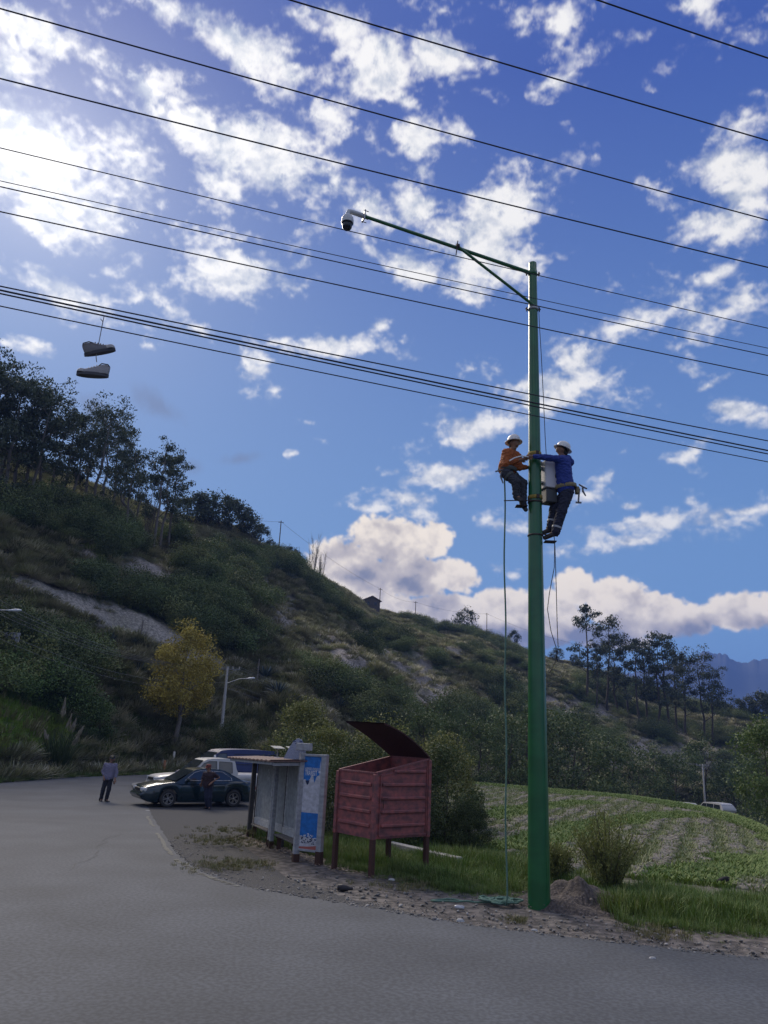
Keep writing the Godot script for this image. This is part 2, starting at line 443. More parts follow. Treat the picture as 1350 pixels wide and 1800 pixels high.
# bare scarps and dry plots on the hillside: bearing, elevation angle, half width, half height (degrees), strength
const SCARPS := [[-17.2, 10.6, 2.4, 0.9, 1.0], [-18.6, 9.9, 1.8, 0.5, 0.9], [-21.5, 11.3, 1.2, 0.5, 0.7], [-15.6, 11.6, 1.4, 0.7, 0.8], [-7.2, 8.3, 0.9, 1.2, 0.8], [-4.1, 6.3, 1.0, 0.8, 1.0], [-2.6, 5.7, 1.2, 0.7, 1.0], [-1.6, 5.0, 0.9, 0.6, 0.9],
	[1.5, 5.2, 1.0, 0.7, 0.9], [3.2, 4.6, 0.8, 1.4, 1.0], [4.4, 3.0, 1.3, 0.8, 1.0], [2.6, 3.0, 0.7, 0.8, 0.8], [0.5, 5.8, 0.8, 0.5, 0.6], [5.8, 6.4, 1.3, 0.4, 0.6], [12.3, 2.6, 0.9, 0.7, 0.9], [14.0, 2.4, 1.0, 0.6, 0.9], [16.0, 2.3, 0.8, 0.6, 0.8], [18.6, 0.0, 0.9, 0.7, 1.0], [19.9, -0.6, 0.8, 0.7, 0.9], [21.0, -0.2, 0.9, 0.6, 0.9], [16.6, -1.0, 0.8, 0.5, 0.7], [11.0, 3.4, 0.6, 0.8, 0.7], [-9.0, 10.5, 0.7, 0.5, 0.5], [21.5, 1.0, 1.6, 0.8, 0.5], [22.8, -0.4, 0.9, 0.9, 0.8]]
# the pale fallow plot that climbs the hill to the yellow tree: corners as bearing, elevation angle
const FALLOW := [[-26.0, 9.6], [-23.2, 8.9], [-19.6, 8.2], [-15.6, 7.2], [-12.4, 5.4], [-10.6, 4.6], [-11.2, 4.0], [-13.6, 4.2], [-16.8, 5.6], [-19.6, 6.6], [-23.0, 7.8], [-26.0, 8.6]]

func bearing(x: float, y: float, z: float) -> Vector2:
	return Vector2(rad_to_deg(atan2(x, -z)), rad_to_deg(atan2(y - 2.6, sqrt(x * x + z * z))))

var fallow_poly := PackedVector2Array()

func bare(b: Vector2, x: float, z: float) -> float:
	var s := 0.0
	for c in SCARPS:
		var p: float = (b.x - c[0]) / c[2]
		var q: float = (b.y - c[1]) / c[3]
		var r := p * p + q * q
		if r < 2.0: s = maxf(s, c[4] * (1.3 - r * 0.65))
	return s + (n_fine.get_noise_2d(x * 1.3 + 40.0, z * 1.3) * 0.7 + n_fine.get_noise_2d(x * 4.0, z * 4.0 + 20.0) * 0.6) * (1.0 if s > 0.0 else 0.45)

# things that stand on the land, found by bearing: walk out along the sight line until the land is met
func spot(az: float, el: float, from := 30.0) -> Vector3:
	var d := dir_of(az, el)
	var hor := Vector2(d.x, d.z).length()
	var pr := profile(az)
	var t := from
	while t < 260.0:
		var x := d.x / hor * t
		var z := d.z / hor * t
		var y := land(x, z, pr)
		if y >= 2.6 + t * d.y / hor: return Vector3(x, y, z)
		t += 0.5
	var rd: float = pr[4]
	return Vector3(d.x / hor * rd, land(d.x / hor * rd, d.z / hor * rd, pr), d.z / hor * rd)

func on_land(az: float, dist: float) -> Vector3:
	var x := sin(deg_to_rad(az)) * dist
	var z := -cos(deg_to_rad(az)) * dist
	return Vector3(x, land(x, z), z)

# edges of the asphalt (x, z)
const ROAD_EDGE := [[-11.7, -40.6], [-10.6, -37.4], [-8.85, -32.4], [-7.8, -29.2], [-6.86, -26.3], [-5.5, -22.3], [-4.28, -18.7], [-3.6, -17.1], [-3.1, -16.1], [-2.45, -15.2], [-1.9, -14.57], [-0.39, -13.65], [1.33, -12.58], [2.88, -12.03], [5.3, -11.3], [9.0, -10.7], [16.0, -9.9], [30.0, -9.0]]
const ROAD_FAR := [[-60.0, -16.0], [-42.0, -21.5], [-30.0, -27.0], [-22.0, -33.6], [-17.9, -39.4], [-16.8, -45.3], [-14.5, -50.3], [-10.5, -53.3], [-4.0, -55.3], [1.5, -56.0]]

func field_zone(x: float, z: float, d: float, az: float, pr: Array) -> bool:
	return az > 4.2 and d > 16.4 + 8.0 * smoothstep(15.0, 6.0, az) and d < pr[0] + 6.0

func make_ground() -> void:
	for c in FALLOW: fallow_poly.append(Vector2(c[0], c[1]))
	var azs := PackedFloat32Array()
	var a := -180.0
	while a < -46.0:
		azs.append(a); a += 5.0
	a = -46.0
	while a < 44.0:
		azs.append(a); a += 0.24
	a = 44.0
	while a < 180.1:
		azs.append(a); a += 5.0
	azs[azs.size() - 1] = 180.0
	var ds := PackedFloat32Array([0.0, 4.0, 8.0, 10.0])
	var dd := 11.0
	while dd < 1500.0:
		ds.append(dd)
		dd += 0.8 if dd < 62.0 else (0.9 if dd < 225.0 else dd * 0.1)
	var na := azs.size()
	var nd := ds.size()
	var P := PackedVector3Array()
	var N := PackedVector3Array()
	var C := PackedColorArray()
	P.resize(na * nd); N.resize(na * nd); C.resize(na * nd)
	for i in na:
		var pr := profile(azs[i])
		var sa := sin(deg_to_rad(azs[i]))
		var ca := -cos(deg_to_rad(azs[i]))
		for j in nd:
			var x := sa * ds[j]
			var z := ca * ds[j]
			P[i * nd + j] = Vector3(x, land(x, z, pr), z)
	for i in na:
		var pr := profile(azs[i])
		for j in nd:
			var k := i * nd + j
			var i0 := maxi(i - 1, 0)
			var i1 := mini(i + 1, na - 1)
			var j0 := maxi(j - 1, 0)
			var j1 := mini(j + 1, nd - 1)
			var n := (P[i1 * nd + j] - P[i0 * nd + j]).cross(P[i * nd + j1] - P[i * nd + j0])
			N[k] = n.normalized() if j > 1 and n.length() > 1e-9 else Vector3.UP
			if N[k].y < 0.0: N[k] = -N[k]
			C[k] = ground_tint(P[k], N[k], azs[i], ds[j], pr)
	var idx := PackedInt32Array()
	for i in na - 1:
		for j in nd - 1:
			var k := i * nd + j
			idx.append_array([k, k + 1, k + nd, k + nd, k + 1, k + nd + 1])
	var arr := []
	arr.resize(Mesh.ARRAY_MAX)
	arr[Mesh.ARRAY_VERTEX] = P
	arr[Mesh.ARRAY_NORMAL] = N
	arr[Mesh.ARRAY_COLOR] = C
	arr[Mesh.ARRAY_INDEX] = idx
	var mesh := ArrayMesh.new()
	mesh.add_surface_from_arrays(Mesh.PRIMITIVE_TRIANGLES, arr)
	var m := vmat("earth", 0.95, "soil", 0.35, 3.0)
	var g := put_mesh("ground", mesh, m)
	tag(g, "hillside, verge and field ground of soil, scrub and scarps", "ground", "", "structure")

func cleared(b: Vector2, x: float, z: float) -> bool:
	# open ground: the fallow plot, the scarps and the grass slope, with the strip below them kept low
	for up in [0.0, 0.6, 1.2, 1.8]:
		if Geometry2D.is_point_in_polygon(b + Vector2(0, up), fallow_poly): return true
		if up < 1.0 and bare(b + Vector2(0, up), x, z) > 0.42: return true
	return on_slope(b)

func on_slope(b: Vector2) -> bool:  # the green slope above the bank
	return b.x < -20.6 and b.y < 1.9 - (b.x + 27.0) * 0.28 and b.y > -2.2

func ground_tint(p: Vector3, n: Vector3, az: float, d: float, pr: Array) -> Color:
	var soil := Color(0.155, 0.132, 0.115)
	var v := n_fine.get_noise_2d(p.x * 0.9, p.z * 0.9)
	var lo := n_low.get_noise_2d(p.x * 1.7 + 90.0, p.z * 1.7)
	if absf(az) > 46.0: return Color(0.06, 0.07, 0.035).lerp(Color(0.10, 0.09, 0.06), 0.5 + lo)
	if d < pr[2]:
		if d > pr[0]: return Color(0.06, 0.075, 0.03)
		if field_zone(p.x, p.z, d, az, pr): return Color(0.20, 0.18, 0.14).lerp(Color(0.14, 0.145, 0.075), clampf(0.5 + v, 0, 1))
		if az > 2.0 and d > 15.6: return Color(0.07, 0.08, 0.035).lerp(soil, clampf(0.3 + v, 0, 1))
		return soil.lerp(Color(0.21, 0.19, 0.17), clampf(0.4 + v * 1.2, 0, 1))
	var b := bearing(p.x, p.y, p.z)
	var green := Color(0.10, 0.125, 0.05)
	var dry := Color(0.20, 0.175, 0.135)
	var pale := Color(0.44, 0.385, 0.335)
	var c := green.lerp(dry, clampf(0.45 + lo * 1.6 + v * 0.6, 0.0, 1.0))
	if on_slope(b): return Color(0.20, 0.28, 0.06)
	if Geometry2D.is_point_in_polygon(b, fallow_poly):
		return Color(0.50, 0.455, 0.395).lerp(Color(0.34, 0.315, 0.25), clampf(0.4 + v * 1.2, 0.0, 1.0))
	var s := bare(b, p.x, p.z)
	var steep := smoothstep(0.80, 0.60, n.y)
	c = c.lerp(pale, clampf(s * 1.35 + steep * 0.4 - 0.30, 0.0, 1.0))
	return c

func sheet(outline: PackedVector2Array, lift: float) -> ArrayMesh:
	# laid over the falling ground: cut at the creases so that every piece is flat
	var mb := MB.new()
	for band in [[-13.0, 100.0], [-31.0, -13.0], [-200.0, -31.0]]:
		var strip := PackedVector2Array([Vector2(-200, band[0]), Vector2(200, band[0]), Vector2(200, band[1]), Vector2(-200, band[1])])
		for piece in Geometry2D.intersect_polygons(outline, strip):
			var idx := Geometry2D.triangulate_polygon(piece)
			for i in range(0, idx.size(), 3):
				var a: Vector2 = piece[idx[i]]
				var b: Vector2 = piece[idx[i + 1]]
				var c: Vector2 = piece[idx[i + 2]]
				if (b - a).cross(c - a) > 0.0:
					var t := b
					b = c; c = t
				mb.tri(Vector3(a.x, fall(a.y) + lift, a.y), Vector3(b.x, fall(b.y) + lift, b.y), Vector3(c.x, fall(c.y) + lift, c.y))
	return mb.done()

func smooth_line(src: Array, per := 6, jitter := 0.0) -> PackedVector2Array:
	var o := PackedVector2Array()
	for i in src.size() - 1:
		var p0 := Vector2(src[maxi(i - 1, 0)][0], src[maxi(i - 1, 0)][1])
		var p1 := Vector2(src[i][0], src[i][1])
		var p2 := Vector2(src[i + 1][0], src[i + 1][1])
		var p3 := Vector2(src[mini(i + 2, src.size() - 1)][0], src[mini(i + 2, src.size() - 1)][1])
		for k in per:
			var q := p1.cubic_interpolate(p2, p0, p3, float(k) / per)
			o.append(q + Vector2(rng.randf_range(-jitter, jitter), rng.randf_range(-jitter, jitter)))
	o.append(Vector2(src[-1][0], src[-1][1]))
	return o

func make_roads() -> void:
	rng.seed = 11
	var edge := smooth_line(ROAD_EDGE, 10, 0.035)
	var far := smooth_line(ROAD_FAR, 6, 0.06)
	var outline := PackedVector2Array()
	for p in edge: outline.append(p)
	for q in [[60, -7], [60, 30], [-60, 30]]: outline.append(Vector2(q[0], q[1]))
	for p in far: outline.append(p)
	for q in [[1.8, -49.0], [-3.0, -47.2], [-8.4, -44.6], [-10.6, -42.6]]: outline.append(Vector2(q[0], q[1]))
	var asphalt := mat("asphalt", Color(0.100, 0.109, 0.122), 0.86, 0.0, "asphalt", 0.5, 0.15)
	asphalt.detail_enabled = true
	asphalt.detail_albedo = tex["stain"]
	asphalt.detail_blend_mode = BaseMaterial3D.BLEND_MODE_MUL
	asphalt.uv2_triplanar = true
	asphalt.uv2_world_triplanar = true
	asphalt.uv2_scale = Vector3.ONE * 0.06
	asphalt.detail_uv_layer = BaseMaterial3D.DETAIL_UV_2
	tag(put_mesh("road", sheet(outline, 0.03), asphalt), "grey asphalt road sweeping round the bend", "road", "", "structure")
	# hairline cracks and tar specks
	var tar := mat("tar", Color(0.045, 0.045, 0.047), 0.8)
	var road: Node = get_node("road")
	for c in [[-6.6, -22.0, -5.4, -15.5], [-8.8, -28.0, -10.5, -24.5]]:
		var mb := MB.new()
		var a := Vector2(c[0], c[1])
		var b := Vector2(c[2], c[3])
		var last := a
		for i in range(1, 15):
			var p := a.lerp(b, i / 14.0) + Vector2(rng.randfn(0, 0.09), rng.randfn(0, 0.09))
			var n2 := (p - last).orthogonal().normalized() * rng.randf_range(0.002, 0.007)
			mb.quad(Vector3(last.x - n2.x, fall(last.y) + 0.0345, last.y - n2.y), Vector3(p.x - n2.x, fall(p.y) + 0.0345, p.y - n2.y), Vector3(p.x + n2.x, fall(p.y) + 0.0345, p.y + n2.y), Vector3(last.x + n2.x, fall(last.y) + 0.0345, last.y + n2.y))
			last = p
		put_mesh("crack", mb.done(), tar, road)
	# lay-by of worn gravelly asphalt between the road edge and the shelter
	var lay := PackedVector2Array()
	for i in range(0, 121):
		lay.append(edge[i])
	for q in [[-0.2, -14.0], [-1.4, -15.6], [-2.0, -17.4], [-2.7, -19.4], [-3.6, -22.0], [-3.4, -24.0], [-1.5, -26.5], [-0.5, -31.0], [-1.0, -36.5], [-3.5, -40.4], [-7.6, -42.4], [-10.6, -42.6]]: lay.append(Vector2(q[0], q[1]))
	var cut := PackedVector2Array()
	for i in lay.size(): cut.append(lay[i])
	var laym := mat("layby", Color(0.115, 0.113, 0.113), 0.92, 0.0, "gravel", 0.7, 1.2)
	tag(put_mesh("lay_by", sheet(cut, 0.018), laym), "darker gravelly asphalt of the lay-by in front of the bus shelter", "pavement", "", "structure")
	# faded painted edge line along the bend, and the kerb nose of the lay-by
	var paint := mat("old_paint", Color(0.205, 0.20, 0.17), 0.9, 0.0, "worn", 1.3)
	for seg in [[38, 46], [50, 62], [66, 96]]:
		var mb := MB.new()
		for i in range(seg[0], seg[1]):
			var t := (edge[i + 1] - edge[i]).normalized()
			var nrm := Vector2(t.y, -t.x)
			if nrm.dot(Vector2(1, -1)) > 0: nrm = -nrm
			var a := edge[i] + nrm * 0.12
			var b := edge[i + 1] + nrm * 0.12
			var a2 := a + nrm * (0.07 + rng.randf() * 0.05)
			var b2 := b + nrm * (0.07 + rng.randf() * 0.05)
			mb.quad(Vector3(a.x, fall(a.y) + 0.036, a.y), Vector3(a2.x, fall(a2.y) + 0.036, a2.y), Vector3(b2.x, fall(b2.y) + 0.036, b2.y), Vector3(b.x, fall(b.y) + 0.036, b.y))
		tag(put_mesh("edge_line", mb.done(), paint), "worn yellowish painted line along the road edge", "marking", "faded edge lines", "structure")
	var kb := MB.new()
	var nose := [[-10.3, -36.4], [-11.2, -39.0], [-11.9, -41.2], [-11.7, -42.4], [-10.7, -43.0], [-9.0, -44.3], [-6.0, -45.9], [-2.2, -47.6]]
	var kl := smooth_line(nose, 4)
	for i in kl.size() - 1:
		kb.bar(Vector3(kl[i].x, fall(kl[i].y) + 0.05, kl[i].y), Vector3(kl[i + 1].x, fall(kl[i + 1].y) + 0.05, kl[i + 1].y), 0.22, 0.13)
	tag(put_mesh("kerb", kb.done(), mat("kerb_concrete", Color(0.27, 0.265, 0.25), 0.9, 0.0, "worn", 0.8)), "pale concrete kerb round the tip of the lay-by", "kerb", "", "structure")

# ---------------------------------------------------------------- plants
class Leaves:  # many small leaf faces in one mesh
	var P := PackedVector3Array()
	var N := PackedVector3Array()
	var C := PackedColorArray()
	var I := PackedInt32Array()
	var r: RandomNumberGenerator
	func _init(seed_: int):
		r = RandomNumberGenerator.new()
		r.seed = seed_
	func unit() -> Vector3:
		var z := r.randf_range(-1, 1)
		var a := r.randf() * TAU
		var s := sqrt(1.0 - z * z)
		return Vector3(s * cos(a), z, s * sin(a))
	func leaf(p: Vector3, along: Vector3, side: Vector3, outward: Vector3, col: Color):
		var n := along.cross(side).normalized()
		if n.dot(outward) < 0.0:
			n = -n
			side = -side
		n = (n + outward * 0.45).normalized()
		var k := P.size()
		P.append(p - along * 0.5); P.append(p + side * 0.5); P.append(p + along * 0.5); P.append(p - side * 0.5)
		for q in 4:
			N.append(n); C.append(col)
		I.append_array([k, k + 1, k + 2, k, k + 2, k + 3])
	func clump(c: Vector3, rad: Vector3, count: int, size: float, tint: Array, hang := 0.0, slim := 0.55, shell := 0.45):
		var tone := r.randf_range(0.82, 1.18)
		for i in count:
			var u := unit()
			var q := c + u * rad * pow(r.randf(), shell)
			var al := unit()
			if hang > 0.0: al = al.lerp(Vector3(0, -1, 0), hang).normalized()
			var s := size * r.randf_range(0.6, 1.4)
			var sd := al.cross(unit()).normalized() * s * slim
			var t := r.randf()  # leaf-to-leaf variety, drawn at random and not by place in the crown
			var ca: Color = tint[0]
			var cb2: Color = tint[1]
			var cc := ca.lerp(cb2, t)
			leaf(q, al * s, sd, u, Color(cc.r * tone, cc.g * tone, cc.b * tone))
	func blade(base: Vector3, tip: Vector3, w: float, col: Color, bend := 0.3):
		var dirv := tip - base
		var side := dirv.cross(Vector3.UP + unit() * 0.3).normalized() * w * 0.5
		var mid := base.lerp(tip, 0.55) + Vector3.UP * dirv.length() * bend * 0.35
		var n := side.cross(dirv).normalized()
		if n.y < 0.0:
			side = -side
			n = -n
		n = (n + Vector3.UP * 0.5).normalized()
		var k := P.size()
		P.append(base - side); P.append(base + side); P.append(mid - side * 0.8); P.append(mid + side * 0.8); P.append(tip)
		for q in 5:
			N.append(n); C.append(col)
		I.append_array([k, k + 2, k + 1, k + 1, k + 2, k + 3, k + 2, k + 4, k + 3])
	func done() -> ArrayMesh:
		var arr := []
		arr.resize(Mesh.ARRAY_MAX)
		arr[Mesh.ARRAY_VERTEX] = P
		arr[Mesh.ARRAY_NORMAL] = N
		arr[Mesh.ARRAY_COLOR] = C
		arr[Mesh.ARRAY_INDEX] = I
		var m := ArrayMesh.new()
		m.add_surface_from_arrays(Mesh.PRIMITIVE_TRIANGLES, arr)
		return m

var leafm: StandardMaterial3D
var barkm: StandardMaterial3D
var pale_bark: StandardMaterial3D

func bush_mesh(seed_: int, count: int, size: float, a: Color, b: Color) -> ArrayMesh:
	var L := Leaves.new(seed_)
	for k in 7:
		var ang := TAU * k / 7.0 + L.r.randf()
		var q := Vector3(cos(ang) * 0.5, 0.45 + L.r.randf() * 0.5, sin(ang) * 0.5)
		if k == 0: q = Vector3(0, 0.75, 0)
		L.clump(q, Vector3(0.5, 0.42, 0.5) * L.r.randf_range(0.75, 1.15), count / 7, size, [a, b], 0.0, 0.6)
	return L.done()

func scrub_mesh(seed_: int, a: Color, b: Color) -> ArrayMesh:  # dry, twiggy
	var L := Leaves.new(seed_)
	for k in 150:
		var u := L.unit()
		u.y = absf(u.y) * 0.9 + 0.1
		var base := Vector3(u.x * 0.25, 0, u.z * 0.25)
		var tip := base + u * L.r.randf_range(0.5, 1.1)
		L.blade(base.lerp(tip, 0.35), tip, 0.05, a.lerp(b, L.r.randf()), 0.15)
	return L.done()

func tuft_mesh(seed_: int, blades: int, h: float, spread: float, w: float, a: Color, b: Color) -> ArrayMesh:
	var L := Leaves.new(seed_)
	for k in blades:
		var ang := L.r.randf() * TAU
		var rr := sqrt(L.r.randf()) * spread * 0.5
		var base := Vector3(cos(ang) * rr, -0.03, sin(ang) * rr)
		var lean := L.r.randf() * 0.75
		var a2 := ang + L.r.randf_range(-0.8, 0.8)
		var hh := h * L.r.randf_range(0.5, 1.1)
		L.blade(base, base + Vector3(cos(a2) * lean * hh, hh * (1.0 - lean * 0.3), sin(a2) * lean * hh), w, a.lerp(b, L.r.randf()), 0.5)
	return L.done()

func agave_mesh(seed_: int) -> ArrayMesh:
	var mb := MB.new(true)
	var r := RandomNumberGenerator.new()
	r.seed = seed_
	for k in 30:
		var ang := k * 2.39996
		var up := lerpf(0.15, 1.35, float(k) / 30.0)
		var len := r.randf_range(0.85, 1.15) * lerpf(1.0, 0.8, float(k) / 30.0)
		var out := Vector3(cos(ang), 0, sin(ang))
		var side := Vector3(-sin(ang), 0, cos(ang))
		var d := (out * cos(up) + Vector3.UP * sin(up))
		var g := r.randf_range(0.8, 1.2)
		mb.col = Color(0.085 * g, 0.115 * g, 0.12 * g)
		var prev := []
		for q in 5:
			var t := q / 4.0
			var w := 0.16 * (0.6 + 0.7 * t - 1.25 * t * t)
			var p := out * 0.06 + d * len * t + Vector3.DOWN * 0.12 * t * t * len
			var cur := [p - side * w * 0.5, p + d.cross(side) * -w * 0.22, p + side * w * 0.5]
			if q > 0:
				for e in 2:
					mb.quad(prev[e], cur[e], cur[e + 1], prev[e + 1])
			prev = cur
	return mb.done()

# trunk with limbs; returns limb ends so that leaf clumps can hang there
func limbs(mb: MB, base: Vector3, top: Vector3, rad: float, n_limbs: int, from: float, reach: float, r: RandomNumberGenerator, rise := 0.7, twigs := 2) -> Array:
	var ends := []
	var pts := []
	var rads := []
	var h := base.distance_to(top)
	for i in 7:
		var t := i / 6.0
		pts.append(base.lerp(top, t) + Vector3(r.randf_range(-1, 1), 0, r.randf_range(-1, 1)) * h * 0.02 * (1.0 if i > 0 and i < 6 else 0.0))
		rads.append(rad * (1.15 - t))
	mb.tube(pts, rads, 7)
	ends.append(top)
	for k in n_limbs:
		var t := lerpf(from, 0.95, (k + r.randf()) / n_limbs)
		var p := base.lerp(top, t)
		var i := mini(int(t * 6.0), 5)
		p = pts[i].lerp(pts[i + 1], t * 6.0 - i)
		var ang := k * 2.4 + r.randf() * 0.8
		var len := reach * lerpf(1.0, 0.45, t) * r.randf_range(0.7, 1.2)
		var o := Vector3(cos(ang), rise * r.randf_range(0.6, 1.3), sin(ang)).normalized() * len
		var mid := p + o * 0.5 + Vector3(0, -0.06 * len, 0)
		mb.tube([p, mid, p + o], [rad * (1.0 - t) * 0.5 + rad * 0.08, rad * 0.16, rad * 0.06], 5)
		ends.append(p + o)
		for q in twigs:
			var o2 := (o.normalized() + Vector3(r.randf_range(-1, 1), r.randf_range(-0.2, 1), r.randf_range(-1, 1)) * 0.8).normalized() * len * 0.5
			mb.tube([mid, mid + o2], [rad * 0.12, rad * 0.04], 4)
			ends.append(mid + o2)
	return ends

func euc_meshes(seed_: int, h: float, width: float, from: float, a: Color, b: Color, dens := 1.0) -> Array:
	var r := RandomNumberGenerator.new()
	r.seed = seed_
	var mb := MB.new()
	var top := Vector3(r.randf_range(-0.6, 0.6), h * 0.93, r.randf_range(-0.6, 0.6))
	var ends := limbs(mb, Vector3(0, -1.2, 0), top, h * 0.014, 10, from, width, r, 0.9, 2)
	var L := Leaves.new(seed_ + 500)
	for e in ends:
		var ev: Vector3 = e
		if r.randf() < 0.16: continue
		var s := width * r.randf_range(0.20, 0.36)
		L.clump(ev, Vector3(s, s * 0.75, s), int(80 * dens), 0.36, [a, b], 0.5, 0.4, 0.6)
		if r.randf() < 0.6:
			L.clump(ev + Vector3(r.randf_range(-1, 1), r.randf_range(-0.2, 1.0), r.randf_range(-1, 1)) * s * 1.2, Vector3(s, s * 0.6, s) * 0.65, int(50 * dens), 0.34, [a, b], 0.5, 0.4, 0.6)
	return [mb.done(), L.done()]

func round_tree(seed_: int, h: float, width: float, trunk_h: float, a: Color, b: Color, leaves: int, size: float, tall := 0.42, n := 26) -> Array:
	var r := RandomNumberGenerator.new()
	r.seed = seed_
	var mb := MB.new()
	var ends := limbs(mb, Vector3(0, -0.5, 0), Vector3(r.randf_range(-0.1, 0.1) * h, h * 0.8, 0), h * 0.02, 9, trunk_h / h, width * 0.45, r, 0.8, 2)
	var L := Leaves.new(seed_ + 300)
	for k in n:
		var u := L.unit()
		var place := Vector3(u.x * width * 0.36, trunk_h + (h - trunk_h) * (0.5 + u.y * tall), u.z * width * 0.36)
		# an egg shape: narrower at the top
		var t := (place.y - trunk_h) / (h - trunk_h)
		var narrowing := lerpf(1.15, 0.55, clampf(t, 0, 1))  # shape only: moves the clump inward
		place.x *= narrowing; place.z *= narrowing
		var s := width * r.randf_range(0.09, 0.23)
		L.clump(place, Vector3(s, s * 0.85, s), leaves / n, size, [a, b], 0.15, 0.6, 0.5)
	return [mb.done(), L.done()]

func plant_tree(called: String, label: String, at: Vector3, meshes: Array, trunk_m: Material, group := "", turn := 0.0, size := 1.0, category := "tree") -> Node3D:
	var o := thing(called, label, category, at, turn, group)
	o.scale = Vector3.ONE * size
	put_mesh("trunk", meshes[0], trunk_m, o)
	put_mesh("crown", meshes[1], leafm, o)
	return o

func scatter(called: String, label: String, category: String, mesh: Mesh, m: Material, xf: Array, cols: PackedColorArray) -> void:
	if xf.is_empty(): return
	var mm := MultiMesh.new()
	mm.transform_format = MultiMesh.TRANSFORM_3D
	mm.use_colors = cols.size() > 0
	mm.mesh = mesh
	mm.instance_count = xf.size()
	for i in xf.size():
		mm.set_instance_transform(i, xf[i])
		if cols.size(): mm.set_instance_color(i, cols[i])
	var o := MultiMeshInstance3D.new()
	o.name = numbered(called)
	o.multimesh = mm
	o.material_override = m
	add_child(o)
	tag(o, label, category, "", "stuff")

const GREEN_ZONES := [[-24.0, -1.0, 9.0, 2.4], [-25.0, 1.2, 3.0, 1.6], [-14.5, 6.5, 4.0, 1.6], [-13.0, 9.0, 2.6, 1.8], [-22.0, 3.5, 5.0, 1.6], [-6.0, 2.5, 5.0, 2.0], [3.0, 1.0, 6.0, 1.4], [10.0, 2.0, 5.0, 1.8], [1.0, 6.8, 1.6, 1.0], [15.0, 3.0, 4.0, 2.0], [-20.0, 13.5, 9.0, 1.6], [-9.0, 11.8, 3.0, 1.2], [24.0, 0.5, 4.0, 2.0]]

func make_scrub() -> void:
	rng.seed = 77
	var bushes := [bush_mesh(1, 700, 0.125, Color(0.85, 0.85, 0.85), Color(1.2, 1.2, 1.1)), bush_mesh(2, 700, 0.115, Color(0.8, 0.8, 0.8), Color(1.25, 1.2, 1.1)), bush_mesh(3, 560, 0.15, Color(0.85, 0.85, 0.85), Color(1.15, 1.2, 1.1))]
	bushes.append(bush_mesh(6, 2400, 0.060, Color(0.8, 0.8, 0.8), Color(1.25, 1.2, 1.1)))
	bushes.append(bush_mesh(7, 2400, 0.055, Color(0.85, 0.85, 0.85), Color(1.2, 1.2, 1.1)))
	var dry := [scrub_mesh(4, Color(0.8, 0.8, 0.8), Color(1.3, 1.25, 1.2)), scrub_mesh(5, Color(0.8, 0.8, 0.8), Color(1.3, 1.25, 1.2))]
	var xf := [[], [], [], [], [], [], []]
	var cl := []
	for k in 7: cl.append(PackedColorArray())
	for q in 46000:
		var az := rng.randf_range(-31.0, 31.0)
		var pr := profile(az)
		var d0: float = pr[2] - 2.0
		var d1: float = pr[4] + 6.0
		var d := sqrt(rng.randf() * (d1 * d1 - d0 * d0) + d0 * d0)
		var x := sin(deg_to_rad(az)) * d
		var z := -cos(deg_to_rad(az)) * d
		var y := land(x, z, pr)
		var b := bearing(x, y, z)
		var infallow := Geometry2D.is_point_in_polygon(b, fallow_poly)
		if infallow and rng.randf() > 0.05: continue
		if on_slope(b) and rng.randf() > 0.012: continue
		var s := bare(b, x, z)
		if s > 0.32 and rng.randf() > 0.14: continue
		var green := n_low.get_noise_2d(x * 1.7 + 90.0, z * 1.7) * -2.4 - 0.72
		for g in GREEN_ZONES:
			var p: float = (b.x - g[0]) / g[2]
			var w: float = (b.y - g[1]) / g[3]
			green += 0.8 * maxf(0.0, 1.2 - p * p - w * w)
		green += rng.randf_range(-0.25, 0.25)
		var tone := rng.randf_range(0.55, 1.5)
		if green > 0.0 and not infallow and not cleared(b, x, z):
			var k := rng.randi() % 3
			var size := lerpf(0.5, 2.9, pow(rng.randf(), 2.6)) * (1.0 if d > pr[2] + 4.0 else 0.6)
			if d > d1 - 8.0: size *= 0.6
			if size > 1.2: k = 5 + k % 2
			var t := Transform3D(Basis(Vector3.UP, rng.randf() * TAU).scaled(Vector3(size, size * rng.randf_range(0.7, 1.15), size)), Vector3(x, y - 0.15 * size, z))
			xf[k].append(t)
			var c := Color(0.080, 0.115, 0.040).lerp(Color(0.23, 0.235, 0.085), rng.randf() * rng.randf())
			if b.y < 2.0 and b.x < -4.0: c = c.lerp(Color(0.085, 0.145, 0.035), 0.6)
			cl[k].append(Color(c.r * tone, c.g * tone, c.b * tone))
		else:
			var k := 3 + rng.randi() % 2
			var size := rng.randf_range(0.5, 1.3)
			if infallow: size *= 0.5
			xf[k].append(Transform3D(Basis(Vector3.UP, rng.randf() * TAU).scaled(Vector3(size, size * rng.randf_range(0.6, 1.0), size)), Vector3(x, y - 0.05, z)))
			var c := Color(0.45, 0.405, 0.33).lerp(Color(0.22, 0.23, 0.13), rng.randf())
			cl[k].append(Color(c.r * tone, c.g * tone, c.b * tone))
	for k in [0, 1, 2, 5, 6]: scatter("hill_bushes", "mass of dark green bushes over the hillside", "bushes", bushes[k if k < 3 else k - 2], leafm, xf[k], cl[k])
	for k in 2: scatter("dry_scrub", "grey dry scrub on the open slopes of the hillside", "scrub", dry[k], leafm, xf[3 + k], cl[3 + k])

const FIELD_STRIPS := [[[4.0, -23.0], [5.6, -26.0], [8.5, -31.5], [12.0, -37.0], [16.0, -41.0]], [[6.9, -18.2], [8.9, -20.6], [12.0, -24.5], [16.5, -30.0]], [[4.6, -33.0], [8.0, -39.5], [12.0, -45.0]], [[9.8, -17.4], [13.5, -20.5], [20, -26]]]

